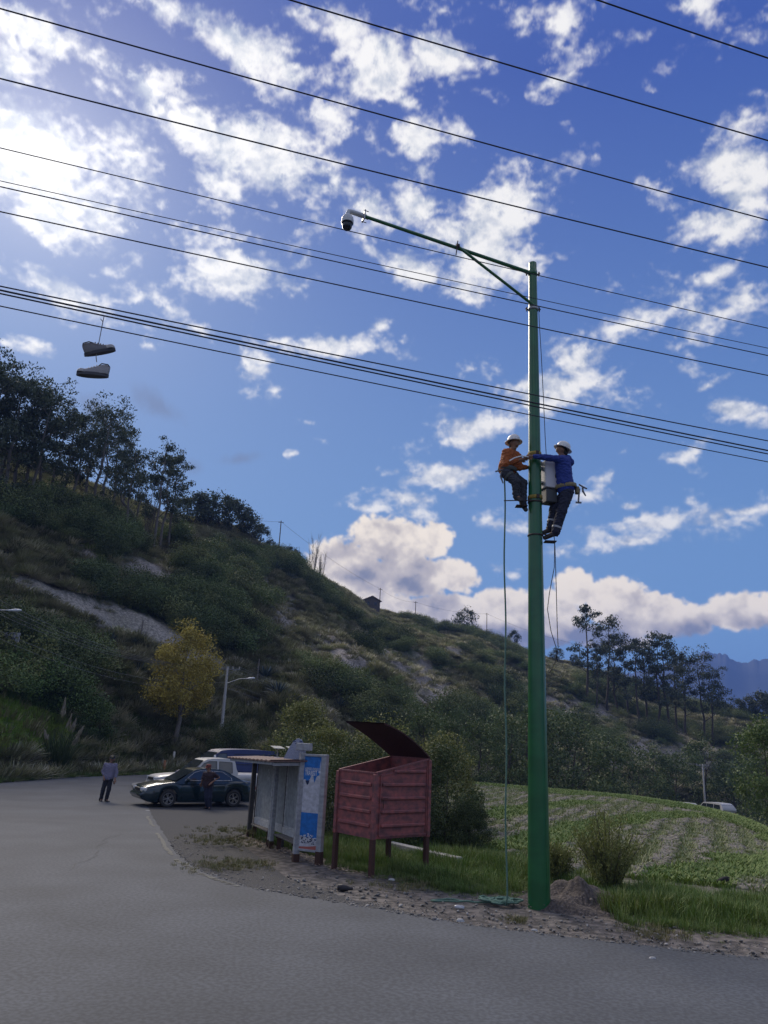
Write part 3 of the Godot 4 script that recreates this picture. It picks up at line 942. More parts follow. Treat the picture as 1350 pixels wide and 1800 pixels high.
func strip_dist(x: float, z: float) -> float:
	var best := 99.0
	for s in FIELD_STRIPS:
		for i in s.size() - 1:
			var q := Geometry2D.get_closest_point_to_segment(Vector2(x, z), Vector2(s[i][0], s[i][1]), Vector2(s[i + 1][0], s[i + 1][1]))
			best = minf(best, q.distance_to(Vector2(x, z)))
	return best

# in front of this line (x, z) the verge is bare earth
const VERGE := [[-8.0, -22.0], [-3.8, -23.0], [-2.7, -20.4], [-1.4, -18.3], [-0.6, -17.3], [0.2, -16.6], [0.9, -15.8], [1.5, -15.1], [2.1, -14.85], [2.6, -14.95], [3.0, -15.6], [3.7, -15.9], [4.3, -15.2], [4.1, -14.0], [4.0, -13.2], [4.5, -12.7], [6.0, -12.3], [9.0, -11.8], [14.0, -11.2], [24.0, -10.4]]

func verge_depth(x: float, z: float) -> float:
	for i in VERGE.size() - 1:
		if x >= minf(VERGE[i][0], VERGE[i + 1][0]) and x <= maxf(VERGE[i][0], VERGE[i + 1][0]):
			var t: float = (x - VERGE[i][0]) / (VERGE[i + 1][0] - VERGE[i][0] + 1e-6)
			var zz := lerpf(VERGE[i][1], VERGE[i + 1][1], t)
			if x > 4.0 and x < 4.35: zz = -12.75
			return zz - z
	return 1.0

func make_grass() -> void:
	rng.seed = 5
	var white := Color(0.75, 0.75, 0.75)
	var tall := [tuft_mesh(11, 34, 0.34, 0.34, 0.011, white, Color(1.3, 1.25, 1.1)), tuft_mesh(12, 34, 0.42, 0.30, 0.010, white, Color(1.3, 1.25, 1.1))]
	var short := tuft_mesh(13, 22, 0.13, 0.22, 0.010, white, Color(1.3, 1.25, 1.1))
	var xf := [[], [], []]
	var cl := [PackedColorArray(), PackedColorArray(), PackedColorArray()]
	# the verge between the earth shoulder and the field
	for q in 24000:
		var x := rng.randf_range(-3.4, 13.0)
		var z := rng.randf_range(-24.0, -11.4)
		var d := sqrt(x * x + z * z)
		var az := rad_to_deg(atan2(x, -z))
		if az > 30.0: continue
		var dep := verge_depth(x, z)
		if dep < 0.0 and (dep < -0.35 or rng.randf() > 0.1): continue
		if x < -0.9 and dep < 1.2 and z < -17.2: continue
		if x > 3.2 and dep > 4.4 + n_fine.get_noise_2d(x * 3.0, 7.0) * 1.2: continue
		if dep > 5.5 and rng.randf() > 0.3: continue
		if dep > 3.6 and field_zone(x, z, d, az, profile(az)) and rng.randf() > 0.2: continue
		var n := n_fine.get_noise_2d(x * 2.0, z * 2.0)
		if n < -0.25 and rng.randf() < 0.5: continue
		var k := rng.randi() % 2 if dep > 0.25 else 2
		var size := rng.randf_range(0.5, 1.0) * (1.0 + n * 0.7) * smoothstep(-0.3, 1.6, dep)
		if x < 1.2: size *= 0.8
		size = maxf(size, 0.4)
		xf[k].append(Transform3D(Basis(Vector3.UP, rng.randf() * TAU).scaled(Vector3.ONE * size), Vector3(x, land(x, z), z)))
		var c := Color(0.095, 0.175, 0.030).lerp(Color(0.18, 0.205, 0.06), rng.randf() * rng.randf() + maxf(n, 0.0) * 0.5)
		var tone := rng.randf_range(0.8, 1.2)
		cl[k].append(Color(c.r * tone, c.g * tone, c.b * tone))
	# thin tufts on the shoulder round the shelter
	for c0 in [[-3.4, -20.2, 0.9, 160], [-2.6, -17.0, 0.7, 120], [-3.0, -16.4, 0.5, 40], [2.3, -13.0, 0.25, 22], [0.6, -15.5, 0.7, 60], [4.3, -12.6, 0.5, 60], [-3.7, -22.3, 0.8, 90]]:
		for q in c0[3]:
			var p := Vector2(rng.randfn(0, c0[2] * 0.5), rng.randfn(0, c0[2] * 0.5))
			xf[2].append(Transform3D(Basis(Vector3.UP, rng.randf() * TAU).scaled(Vector3.ONE * rng.randf_range(0.3, 0.8)), Vector3(c0[0] + p.x, 0.02, c0[1] + p.y)))
			var c := Color(0.10, 0.12, 0.04).lerp(Color(0.20, 0.17, 0.09), rng.randf())
			cl[2].append(c)
	scatter("verge_grass", "long green grass of the verge beside the green pole", "grass", tall[0], leafm, xf[0], cl[0])
	scatter("verge_grass", "long green grass of the verge behind the earth shoulder", "grass", tall[1], leafm, xf[1], cl[1])
	scatter("short_grass", "thin short grass on the earth shoulder", "grass", short, leafm, xf[2], cl[2])
	# the field: clods and low stubble in rows, with grassy baulks between the plots
	var clod := MB.new()
	var lr := RandomNumberGenerator.new()
	lr.seed = 8
	clod.lathe([Vector2(0.0, -0.05), Vector2(0.11, 0.0), Vector2(0.09, 0.06), Vector2(0.0, 0.10)], Vector3.ZERO, Basis(Vector3(1, 0.2, 0), Vector3(0, 1, 0.2), Vector3(-0.1, 0, 1)), 6)
	var clod_mesh := clod.done()
	var weed := tuft_mesh(15, 14, 0.16, 0.22, 0.022, white, Color(1.3, 1.25, 1.1))
	var X := [[], []]
	var K := [PackedColorArray(), PackedColorArray()]
	var S := []
	var SC := PackedColorArray()
	for q in 60000:
		var az := rng.randf_range(4.0, 31.0)
		var pr := profile(az)
		var d1: float = pr[0] + 8.0
		var d := sqrt(rng.randf() * (d1 * d1 - 361.0) + 361.0)
		var x := sin(deg_to_rad(az)) * d
		var z := -cos(deg_to_rad(az)) * d
		if not field_zone(x, z, d, az, pr): continue
		var y := land(x, z, pr)
		var sdist := strip_dist(x, z)
		var n := n_fine.get_noise_2d(x, z)
		var edge_d: float = d - (pr[0] - 3.0)
		if sdist < 0.9 + n * 0.8 or edge_d > n * 3.0:
			var size := rng.randf_range(0.7, 1.4)
			S.append(Transform3D(Basis(Vector3.UP, rng.randf() * TAU).scaled(Vector3(size * 1.4, size, size * 1.4)), Vector3(x, y, z)))
			var c := Color(0.10, 0.18, 0.03).lerp(Color(0.16, 0.21, 0.05), rng.randf())
			SC.append(c)
			continue
		# rows follow the slope
		var row := absf(fposmod(x * 0.92 + z * 0.39 + n * 0.15, 0.95) / 0.95 - 0.5)
		if row > 0.24 and row < 0.35 and rng.randf() < 0.8: continue
		if rng.randf() < (0.78 if row < 0.25 else 0.2) + n * 0.35:
			var size := rng.randf_range(0.4, 1.3)
			X[0].append(Transform3D(Basis(Vector3.UP, rng.randf() * TAU).scaled(Vector3(size * 1.3, size * 0.8, size)), Vector3(x, y, z)))
			var c := Color(0.21, 0.185, 0.145).lerp(Color(0.34, 0.31, 0.26), rng.randf())
			K[0].append(c)
		else:
			var size := rng.randf_range(0.7, 1.5)
			X[1].append(Transform3D(Basis(Vector3.UP, rng.randf() * TAU).scaled(Vector3.ONE * size), Vector3(x, y, z)))
			var c := Color(0.14, 0.19, 0.06).lerp(Color(0.26, 0.265, 0.15), rng.randf())
			K[1].append(c)
	scatter("field_clods", "grey brown clods of the tilled field", "clods", clod_mesh, vmat("clods", 0.95, "soil", 2.0), X[0], K[0])
	scatter("field_weeds", "low dry weeds in rows over the tilled field", "weeds", weed, leafm, X[1], K[1])
	scatter("field_grass", "green grass strips between the plots of the field", "grass", weed, leafm, S, SC)
	# grass and weeds at the foot of the bank along the road
	var B := []
	var BC := PackedColorArray()
	for q in 7000:
		var az := rng.randf_range(-31.0, -4.0)
		var pr := profile(az)
		var d := rng.randf_range(pr[0] - 1.2, pr[2] + 9.0)
		var x := sin(deg_to_rad(az)) * d
		var z := -cos(deg_to_rad(az)) * d
		var size := rng.randf_range(0.9, 2.2)
		if d < pr[0] + 0.3: size *= 0.5
		B.append(Transform3D(Basis(Vector3.UP, rng.randf() * TAU).scaled(Vector3.ONE * size), Vector3(x, land(x, z, pr), z)))
		if on_slope(bearing(x, land(x, z, pr), z)) and d > pr[2] + 0.5:
			B.pop_back()
			continue
		BC.append(Color(0.09, 0.155, 0.032).lerp(Color(0.20, 0.235, 0.06), rng.randf() * rng.randf()))
	scatter("bank_grass", "tall green grass along the foot of the roadside bank", "grass", tall[0], leafm, B, BC)
	# bright green grass of the slope above the bank
	var G := []
	var GC := PackedColorArray()
	for q in 12000:
		var az := rng.randf_range(-31.0, -20.0)
		var pr := profile(az)
		var d := rng.randf_range(pr[2] - 1.0, pr[2] + 18.0)
		var x := sin(deg_to_rad(az)) * d
		var z := -cos(deg_to_rad(az)) * d
		var y := land(x, z, pr)
		if not on_slope(bearing(x, y, z)): continue
		var n := n_fine.get_noise_2d(x * 0.8, z * 0.8)
		G.append(Transform3D(Basis(Vector3.UP, rng.randf() * TAU).scaled(Vector3.ONE * rng.randf_range(1.6, 3.2) * (1.0 + n * 0.6)), Vector3(x, y, z)))
		GC.append(Color(0.26, 0.41, 0.06).lerp(Color(0.42, 0.48, 0.12), clampf(rng.randf() + n, 0, 1)))
	scatter("slope_grass", "bright green grass slope above the roadside bank", "grass", short, leafm, G, GC)

func make_hill_grass() -> void:
	rng.seed = 123
	var tuft := tuft_mesh(19, 30, 0.40, 0.5, 0.03, Color(0.75, 0.75, 0.75), Color(1.3, 1.25, 1.1))
	var xf := []
	var cl := PackedColorArray()
	for q in 26000:
		var az := rng.randf_range(-31.0, 29.0)
		var pr := profile(az)
		var d0: float = pr[2]
		var d1: float = pr[4] + 2.0
		var d := sqrt(rng.randf() * (d1 * d1 - d0 * d0) + d0 * d0)
		var x := sin(deg_to_rad(az)) * d
		var z := -cos(deg_to_rad(az)) * d
		var n := n_mid.get_noise_2d(x * 1.4 + 300.0, z * 1.4)
		if n < -0.05 + rng.randf_range(-0.15, 0.15): continue
		var y := land(x, z, pr)
		var b := bearing(x, y, z)
		if Geometry2D.is_point_in_polygon(b, fallow_poly): continue
		if bare(b, x, z) > 0.45: continue
		var size := rng.randf_range(0.9, 2.4)
		xf.append(Transform3D(Basis(Vector3.UP, rng.randf() * TAU).scaled(Vector3(size, size * 0.8, size)), Vector3(x, y, z)))
		var c := Color(0.17, 0.215, 0.055).lerp(Color(0.34, 0.30, 0.17), clampf(n_low.get_noise_2d(x * 2.0, z * 2.0 + 50.0) * 1.6 + 0.45 + rng.randf_range(-0.2, 0.2), 0.0, 1.0))
		cl.append(c)
	scatter("hill_grass", "olive and straw coloured grass between the bushes of the hillside", "grass", tuft, leafm, xf, cl)

func make_trees() -> void:
	var dk := Color(0.042, 0.056, 0.034)
	var dk2 := Color(0.095, 0.115, 0.068)
	var E := []
	for k in 5: E.append(euc_meshes(100 + k, 15.0, [4.2, 5.2, 3.4, 4.6, 3.8][k], [0.30, 0.28, 0.24, 0.36, 0.30][k], dk, dk2, 1.0))
	# tall eucalypts on the shoulder of the hill: bearing, elevation of the foot, height, kind, turn
	var g1 := "eucalyptus trees on the high shoulder of the hill"
	for t in [[-30.6, 13.4, 13.5, 3, 0.1], [-28.8, 13.2, 13.0, 0, 4.4], [-27.2, 13.3, 13.2, 4, 5.5], [-25.6, 13.4, 12.0, 1, 2.9], [-30.2, 14.2, 12.5, 0, 0.3], [-29.2, 14.8, 13.0, 1, 1.0], [-28.4, 13.8, 12.5, 3, 2.1], [-27.6, 14.6, 12.0, 0, 3.0], [-26.8, 14.0, 12.5, 1, 4.0], [-26.0, 14.4, 11.5, 4, 5.0], [-25.2, 14.9, 10.5, 3, 0.9], [-24.5, 13.6, 10.5, 0, 1.9], [-23.6, 14.4, 10.6, 2, 0.5], [-22.9, 14.0, 10.0, 4, 1.4], [-22.2, 14.6, 11.0, 3, 2.2], [-21.5, 14.0, 12.0, 1, 3.3], [-20.8, 14.4, 11.6, 0, 4.1], [-20.1, 14.2, 11.0, 1, 0.7], [-19.4, 14.4, 10.0, 4, 5.2]]:
		var p := spot(t[0], t[1], 60.0)
		plant_tree("eucalyptus", "tall eucalyptus with dark crown in the grove on the high hill shoulder", p, E[t[3]], pale_bark, g1, t[4], t[2] / 15.0).scale *= Vector3(1.2, 1.1, 1.2)
	var g2 := "eucalyptus trees on the bare scarp below the ridge"
	for t in [[-18.9, 12.1, 11.5, 3, 0.3], [-17.0, 12.0, 14.0, 4, 2.3], [-16.4, 12.1, 13.0, 0, 3.3], [-15.9, 12.3, 12.5, 2, 1.3]]:
		plant_tree("eucalyptus", "pale trunked eucalyptus standing on the edge of the bare scarp", spot(t[0], t[1], 60.0), E[t[3]], pale_bark, g2, t[4], t[2] / 15.0)
	var g3 := "eucalyptus trees on the low end of the ridge"
	for t in [[15.1, 3.0, 16.5, 2, 0.3], [15.7, 2.6, 11, 4, 0.8], [16.4, 2.4, 16, 0, 1.3], [17.0, 2.2, 14, 2, 2.0], [17.7, 2.0, 13, 4, 2.8], [18.4, 1.4, 14.5, 2, 3.3], [19.0, 1.4, 15, 4, 4.1], [19.7, 1.0, 15.5, 2, 4.6], [20.3, 1.0, 16.5, 0, 5.2], [20.8, 1.2, 14.5, 4, 1.1], [21.4, 1.0, 14.0, 2, 0.1], [22.6, 0.6, 14.5, 1, 5.6], [23.0, 0.4, 12.5, 3, 2.6]]:
		plant_tree("eucalyptus", "slender eucalyptus in the row on the low end of the ridge", spot(t[0], t[1], 70.0), E[t[3]], barkm, g3, t[4], t[2] / 13.2)
	# round trees along the crest
	var R := []
	for k in 3: R.append(round_tree(200 + k, 6.0, [7.0, 6.0, 5.0][k], 1.2, dk, dk2, 1700, 0.34))
	var g4 := "round dark trees along the crest of the hill"
	for t in [[-15.0, 5.2, 0], [-14.2, 6.0, 1], [-13.3, 6.6, 2], [-12.4, 6.4, 0], [-11.5, 6.2, 1], [-10.7, 5.8, 2], [-10.0, 5.0, 0], [-9.3, 4.2, 1], [-8.5, 3.2, 2], [-6.9, 4.0, 0], [10.0, 4.5, 1], [13.0, 4.0, 0], [14.2, 4.2, 2], [23.8, 3.5, 1], [24.6, 5.0, 0], [25.4, 6.0, 2], [26.2, 7.0, 1], [27.0, 7.0, 0], [28.0, 8.0, 2]]:
		var pr := profile(t[0])
		plant_tree("crest_tree", "round dark broadleaf tree on the crest of the hill", on_land(t[0], pr[4] - 4.0), R[t[2]], barkm, g4, t[0], t[1] / 6.0)
	for t in [[-30.0, 13.4, 3.6, 1], [-28.0, 13.3, 3.8, 0], [-26.3, 13.4, 3.4, 2], [-24.2, 13.4, 3.2, 1], [-22.0, 13.4, 3.0, 0]]:
		plant_tree("crest_tree", "dark bushy tree filling the foot of the high eucalyptus grove", spot(t[0], t[1], 60.0), R[t[3]], barkm, "bushy trees under the high eucalyptus grove", t[0], t[2] / 6.0)
	plant_tree("crest_tree", "round tree standing alone against the white cloud on the crest", on_land(6.4, 203), R[0], barkm, "", 1.0, 1.15)
	# a lower wood at the foot of the hill beyond the field
	var g5 := "leafy trees at the far end of the field"
	var W := []
	for k in 3: W.append(round_tree(220 + k, 8.0, [7.5, 8.5, 6.5][k], 0.9, Color(0.06, 0.088, 0.032), Color(0.135, 0.17, 0.06), 4200, 0.24, 0.5))
	for t in [[7.6, 66, 5.5, 0], [9.4, 70, 6.5, 1], [11.0, 72, 8.0, 2], [12.6, 76, 8.5, 0], [13.8, 80, 8.5, 1], [15.2, 84, 8, 2], [16.6, 88, 8.5, 0], [18.0, 92, 8, 1], [19.2, 104, 7.5, 2], [20.6, 106, 8, 0], [5.6, 62, 5, 2], [3.6, 58, 5, 0], [22.4, 112, 9, 2], [24.0, 110, 9, 0], [25.4, 112, 10, 1], [26.8, 114, 10, 2], [28.0, 118, 10, 0], [24.9, 92, 6, 1], [27.0, 84, 7, 2]]:
		plant_tree("field_tree", "dark leafy tree at the far end of the tilled field", on_land(t[0], t[1]), W[t[3]], barkm, g5, t[0] * 3.0, t[2] / 8.0)
	# the big tree at the end of the field
	var big := round_tree(231, 9.0, 7.5, 2.0, Color(0.07, 0.105, 0.03), Color(0.14, 0.195, 0.055), 9000, 0.20, 0.5)
	plant_tree("field_tree", "large olive green tree rising over the grass corner of the field", on_land(26.2, 40.0), big, barkm, "", 0.4, 0.52)
	# yellow tree by the road
	var yt := round_tree(240, 8.6, 6.2, 2.6, Color(0.30, 0.24, 0.048), Color(0.50, 0.39, 0.085), 17000, 0.15, 0.46, 34)
	plant_tree("yellow_tree", "golden yellow leaved tree by the bend of the road", on_land(-13.8, 58.5), yt, pale_bark, "", 2.0, 1.0)
	# bare poplars on the crest and dead trees on the shoulder
	for t in [[-5.2, 9.5, 41, "bare upright tree on the crest against the cloud, the taller of two"], [-4.5, 7.5, 42, "smaller half bare tree on the crest against the cloud"], [-17.5, 8.0, 43, "leafless pale tree among the eucalyptus on the shoulder"]]:
		var r := RandomNumberGenerator.new()
		r.seed = t[2]
		var mb := MB.new()
		for k in 11:
			var ang := r.randf() * TAU
			var h: float = t[1] * r.randf_range(0.5, 1.0)
			var o := Vector3(cos(ang) * h * 0.16, h, sin(ang) * h * 0.16)
			mb.tube([Vector3(0, -0.6, 0), o * 0.3 + Vector3(o.x, 0, o.z) * 0.2, o * 0.65, o], [0.055, 0.04, 0.026, 0.010], 5)
			for q in 12:
				var p := o * r.randf_range(0.3, 0.9)
				mb.tube([p, p + Vector3(r.randf_range(-1, 1), 1.6, r.randf_range(-1, 1)) * h * r.randf_range(0.05, 0.12)], [0.020, 0.008], 4)
		var o2 := thing("bare_tree", t[3], "tree", on_land(t[0], profile(t[0])[4] - 3.0) if t[0] > -10 else spot(t[0], 12.6, 60.0))
		put_mesh("branches", mb.done(), pale_bark, o2)
	# leaning trunk on the scarp
	var lt := MB.new()
	lt.tube([Vector3(0, -0.5, 0), Vector3(-0.8, 2.2, 0), Vector3(-1.6, 4.2, 0.2), Vector3(-3.0, 5.6, 0.3), Vector3(-3.4, 7.6, 0.3)], [0.28, 0.24, 0.18, 0.12, 0.05], 6)
	lt.tube([Vector3(-1.3, 3.6, 0.1), Vector3(-3.2, 4.4, 0.4), Vector3(-6.0, 5.2, 0.2)], [0.16, 0.12, 0.05], 6)
	lt.tube([Vector3(-1.1, 3.2, 0.1), Vector3(-0.9, 5.2, 0.4), Vector3(-0.3, 7.0, 0.2)], [0.12, 0.09, 0.04], 6)
	var ltn := thing("leaning_tree", "pale leaning tree with forked bare limbs on the scarp", "tree", spot(-17.7, 12.0, 60.0))
	put_mesh("trunk", lt.done(), pale_bark, ltn)
	var LL := Leaves.new(91)
	for c in [Vector3(-3.4, 8.0, 0.3), Vector3(-6.0, 5.8, 0.2), Vector3(-0.3, 7.4, 0.2), Vector3(-2.0, 7.8, 0.2), Vector3(-4.4, 6.8, 0.0)]: LL.clump(c, Vector3(1.5, 1.0, 1.5), 160, 0.32, [dk, dk2], 0.4, 0.4, 0.6)
	put_mesh("crown", LL.done(), leafm, ltn)
	# agaves
	var ag := [agave_mesh(1), agave_mesh(2)]
	var agm := vmat("agave", 0.6)
	for t in [[-21.6, 3.2, 1.5], [-16.9, 3.3, 1.3], [-13.4, 2.3, 1.2], [-18.9, 5.2, 1.3], [-17.4, 4.8, 1.0], [-12.7, 5.1, 1.0], [-8.0, 3.4, 1.7], [-7.0, 2.4, 1.6], [-2.6, 1.6, 1.3], [1.6, 1.4, 1.1], [4.6, 1.5, 1.4], [5.4, 1.2, 1.2], [6.2, 1.0, 1.1], [-22.6, 13.0, 1.6], [-21.8, 13.2, 1.3], [-8.1, 11.3, 2.2], [-6.9, 10.8, 1.8], [0.4, 1.0, 1.0], [-19.4, 12.2, 1.3], [-11.2, 11.0, 1.4]]:
		var o := thing("agave", "blue grey agave rosette growing on the hillside", "agave", spot(t[0], t[1], 44.0) + Vector3(0, 0.2, 0), t[0], "agaves scattered over the hillside")
		o.scale = Vector3.ONE * t[2]
		put_mesh("rosette", ag[int(absf(t[0]) * 10) % 2], agm, o)
	for t in [[-1.6, 1.8], [3.4, 1.8], [3.9, 1.4]]:
		var o := thing("agave", "spiky agave on the crest beside the small house", "agave", on_land(t[0], profile(t[0])[4] - 3.0), 0.0, "agaves on the crest")
		o.scale = Vector3.ONE * t[1]
		put_mesh("rosette", ag[0], agm, o)
	# pampas grass at the roadside
	var pg := thing("pampas_grass", "pampas grass clump with pale plumes at the foot of the bank", "plant", on_land(-21.2, 49.5))
	put_mesh("leaves", tuft_mesh(60, 420, 2.6, 1.0, 0.03, Color(0.05, 0.085, 0.03), Color(0.10, 0.13, 0.06)), leafm, pg)
	for t in [[-0.1, 4.1, 0.0], [0.7, 3.2, 0.5], [1.2, 3.0, 0.8], [1.6, 2.6, 1.3], [-1.3, 2.3, -0.9], [1.0, 2.0, 1.1]]:
		var pl := Leaves.new(int(t[1] * 100))
		var tip := Vector3(t[2], t[1], 0.2)
		var base := Vector3(t[0] * 0.2, 0.8, 0)
		for q in 130:
			var k := pl.r.randf()
			var p := base.lerp(tip, lerpf(0.72, 1.0, k))
			pl.leaf(p + pl.unit() * 0.13 * (1.1 - k), (tip - base).normalized() * 0.25, pl.unit() * 0.05, pl.unit(), Color(0.36, 0.31, 0.24))
		pl.blade(base, base.lerp(tip, 0.8), 0.03, Color(0.2, 0.19, 0.09), 0.0)
		put_mesh("plume", pl.done(), leafm, pg)
	# bushes behind the shelter and the bin: at, size, tint
	var olive := [Color(0.105, 0.125, 0.035), Color(0.26, 0.25, 0.075)]
	var deep := [Color(0.040, 0.058, 0.020), Color(0.095, 0.12, 0.040)]
	var NB := []
	for k in 3: NB.append(round_tree(250 + k, 4.0, [4.6, 4.2, 5.0][k], -0.3, olive[0], olive[1], 18000, 0.10, 0.50, 40))
	for k in 3: NB.append(round_tree(260 + k, 4.0, [5.2, 4.6, 5.0][k], -0.5, deep[0], deep[1], 20000, 0.10, 0.50, 44))
	for t in [[-3.6, -41.2, 4.3, 0, "yellowish green leafy bush behind the shelter roof"], [-1.7, -30.0, 3.3, 1, "olive bush between the shelter and the red bin"], [0.3, -29.0, 3.2, 2, "olive green bush rising behind the open bin lid"], [2.5, -28.5, 2.9, 0, "small leaved olive bush beyond the bin's hinged side"],
		[-0.5, -23.4, 2.5, 3, "dark bush close behind the poster panel"], [0.8, -22.8, 2.5, 4, "dense dark bush directly behind the red bin"], [2.0, -22.2, 2.5, 5, "dark bush beside the red bin next to the field"], [2.6, -21.2, 1.3, 4, "low bush spilling out beside the bin over the slab"], [-2.2, -26.4, 2.6, 3, "dark bush growing behind the shelter wall"], [-6.5, -58.0, 3.0, 5, "dark bush at the foot of the bank behind the blue van"], [-10.2, -57.5, 3.4, 3, "dark bush at the foot of the bank beside the concrete pole"]]:
		plant_tree("bush", t[4], Vector3(t[0], land(t[0], t[1]) - 0.1, t[1]), NB[t[3]], barkm, "", t[0] * 2.0, t[2] / 4.0, "bush")
	# wispy bush beside the pole, and a small one by the mound
	for t in [[4.54, -15.75, 1.6, 1.25, 51, "wispy olive bush growing from the earth beside the green pole"], [3.75, -17.0, 0.8, 0.7, 52, "small dark bush behind the earth mound"]]:
		var o := thing("bush", t[5], "bush", Vector3(t[0], 0, t[1]))
		var tw := MB.new()
		var L := Leaves.new(t[4])
		for k in 60:
			var ang := L.r.randf() * TAU
			var sp := sqrt(L.r.randf())
			var h: float = t[2] * L.r.randf_range(0.45, 1.0) * (1.0 - sp * sp * 0.35)
			var tip := Vector3(cos(ang) * sp * t[3] * 0.62, h, sin(ang) * sp * t[3] * 0.62)
			var base := Vector3(cos(ang) * 0.13 * sp, -0.05, sin(ang) * 0.13 * sp)
			var mid := base.lerp(tip, 0.5) + Vector3(tip.x, 0, tip.z) * -0.12
			tw.tube([base, mid, tip], [0.012, 0.008, 0.003], 4, false)
			for q in 260:
				var u := L.r.randf_range(0.22, 1.02)
				var p := base.lerp(mid, u * 2.0) if u < 0.5 else mid.lerp(tip, u * 2.0 - 1.0)
				var al := (tip - base).normalized() + L.unit() * 0.8
				L.leaf(p + L.unit() * 0.10 * u, al.normalized() * 0.06, L.unit() * 0.022, L.unit(), Color(0.12, 0.145, 0.042).lerp(Color(0.26, 0.26, 0.085), L.r.randf()))
		put_mesh("branches", tw.done(), barkm, o)
		put_mesh("foliage", L.done(), leafm, o)

# ---------------------------------------------------------------- bodies and clothes: tapered bones joined smoothly and meshed as surface nets
func nets(bones: Array, cell: float, k := 0.04, wrinkle := 0.0) -> ArrayMesh:
	var lo := Vector3.INF
	var hi := -Vector3.INF
	for b in bones:
		for e in 2:
			var r: float = b[2 + e] + k + cell * 2.0
			lo = lo.min(b[e] - Vector3.ONE * r)
			hi = hi.max(b[e] + Vector3.ONE * r)
	var nx := int((hi.x - lo.x) / cell) + 2
	var ny := int((hi.y - lo.y) / cell) + 2
	var nz := int((hi.z - lo.z) / cell) + 2
	var F := PackedFloat32Array()
	F.resize(nx * ny * nz)
	F.fill(1.0)
	for b in bones:
		var a: Vector3 = b[0]
		var ab: Vector3 = b[1] - a
		var ra: float = b[2]
		var dr: float = b[3] - ra
		var inv := 1.0 / maxf(ab.length_squared(), 1e-9)
		var m := maxf(ra, ra + dr) + k + cell * 1.6
		var l := (a.min(b[1]) - Vector3.ONE * m - lo) / cell
		var h := (a.max(b[1]) + Vector3.ONE * m - lo) / cell
		for i in range(maxi(int(l.x), 0), mini(int(h.x) + 2, nx)):
			for j in range(maxi(int(l.y), 0), mini(int(h.y) + 2, ny)):
				for q in range(maxi(int(l.z), 0), mini(int(h.z) + 2, nz)):
					var p := lo + Vector3(i, j, q) * cell - a
					var t := clampf(p.dot(ab) * inv, 0.0, 1.0)
					var d := (p - ab * t).length() - ra - dr * t
					var at := (i * ny + j) * nz + q
					var f := F[at]
					var hh := maxf(k - absf(f - d), 0.0) / k
					F[at] = minf(f, d) - hh * hh * k * 0.25
	if wrinkle > 0.0:
		for at in F.size():
			if absf(F[at]) < 0.06:
				var q := at % nz
				var j := (at / nz) % ny
				var i := at / (ny * nz)
				var p := lo + Vector3(i, j, q) * cell
				F[at] += n_fine.get_noise_3d(p.x * 60.0, p.y * 90.0, p.z * 60.0) * wrinkle
	var V := PackedVector3Array()
	var N := PackedVector3Array()
	var id := PackedInt32Array()
	id.resize(F.size())
	id.fill(-1)
	var step := [0, nz, ny * nz, ny * nz + nz, 1, nz + 1, ny * nz + 1, ny * nz + nz + 1]
	var sx := ny * nz
	for i in nx - 1:
		for j in ny - 1:
			for q in nz - 1:
				var at := i * sx + j * nz + q
				if F[at] > cell * 2.5: continue
				var neg := 0
				for s in step:
					if F[at + s] < 0.0: neg += 1
				if neg == 0 or neg == 8: continue
				var sum := Vector3.ZERO
				var cnt := 0
				for e in [[0, 2, 0], [1, 3, 0], [4, 6, 0], [5, 7, 0], [0, 1, 1], [2, 3, 1], [4, 5, 1], [6, 7, 1], [0, 4, 2], [1, 5, 2], [2, 6, 2], [3, 7, 2]]:
					var f0 := F[at + step[e[0]]]
					var f1 := F[at + step[e[1]]]
					if (f0 < 0.0) == (f1 < 0.0): continue
					var t := f0 / (f0 - f1)
					var c: int = e[0]
					var p := Vector3(1 if c & 2 else 0, 1 if c & 1 else 0, 1 if c & 4 else 0)
					if e[2] == 0: p.x = t
					elif e[2] == 1: p.y = t
					else: p.z = t
					sum += p
					cnt += 1
				id[at] = V.size()
				V.append(lo + (Vector3(i, j, q) + sum / cnt) * cell)
				var n := Vector3(F[at + sx] + F[at + sx + nz + 1] - F[at] - F[at + nz + 1], F[at + nz] + F[at + sx + nz + 1] - F[at] - F[at + sx + 1], F[at + 1] + F[at + sx + nz + 1] - F[at] - F[at + sx + nz])
				N.append(n.normalized())
	var I := PackedInt32Array()
	for i in range(1, nx - 1):
		for j in range(1, ny - 1):
			for q in range(1, nz - 1):
				var at := i * sx + j * nz + q
				var f := F[at]
				if absf(f) > cell * 2.0: continue
				for ax in 3:
					var o: int = [sx, nz, 1][ax]
					var g := F[at + o]
					if (f < 0.0) == (g < 0.0): continue
					var u: int = [nz, 1, sx][ax]
					var w: int = [1, sx, nz][ax]
					var A := id[at - u - w]
					var B := id[at - w]
					var C := id[at]
					var D := id[at - u]
					if A < 0 or B < 0 or C < 0 or D < 0: continue
					if f < 0.0: I.append_array([A, C, B, A, D, C])
					else: I.append_array([A, B, C, A, C, D])
	var arr := []
	arr.resize(Mesh.ARRAY_MAX)
	arr[Mesh.ARRAY_VERTEX] = V
	arr[Mesh.ARRAY_NORMAL] = N
	arr[Mesh.ARRAY_INDEX] = I
	var mesh := ArrayMesh.new()
	mesh.add_surface_from_arrays(Mesh.PRIMITIVE_TRIANGLES, arr)
	return mesh

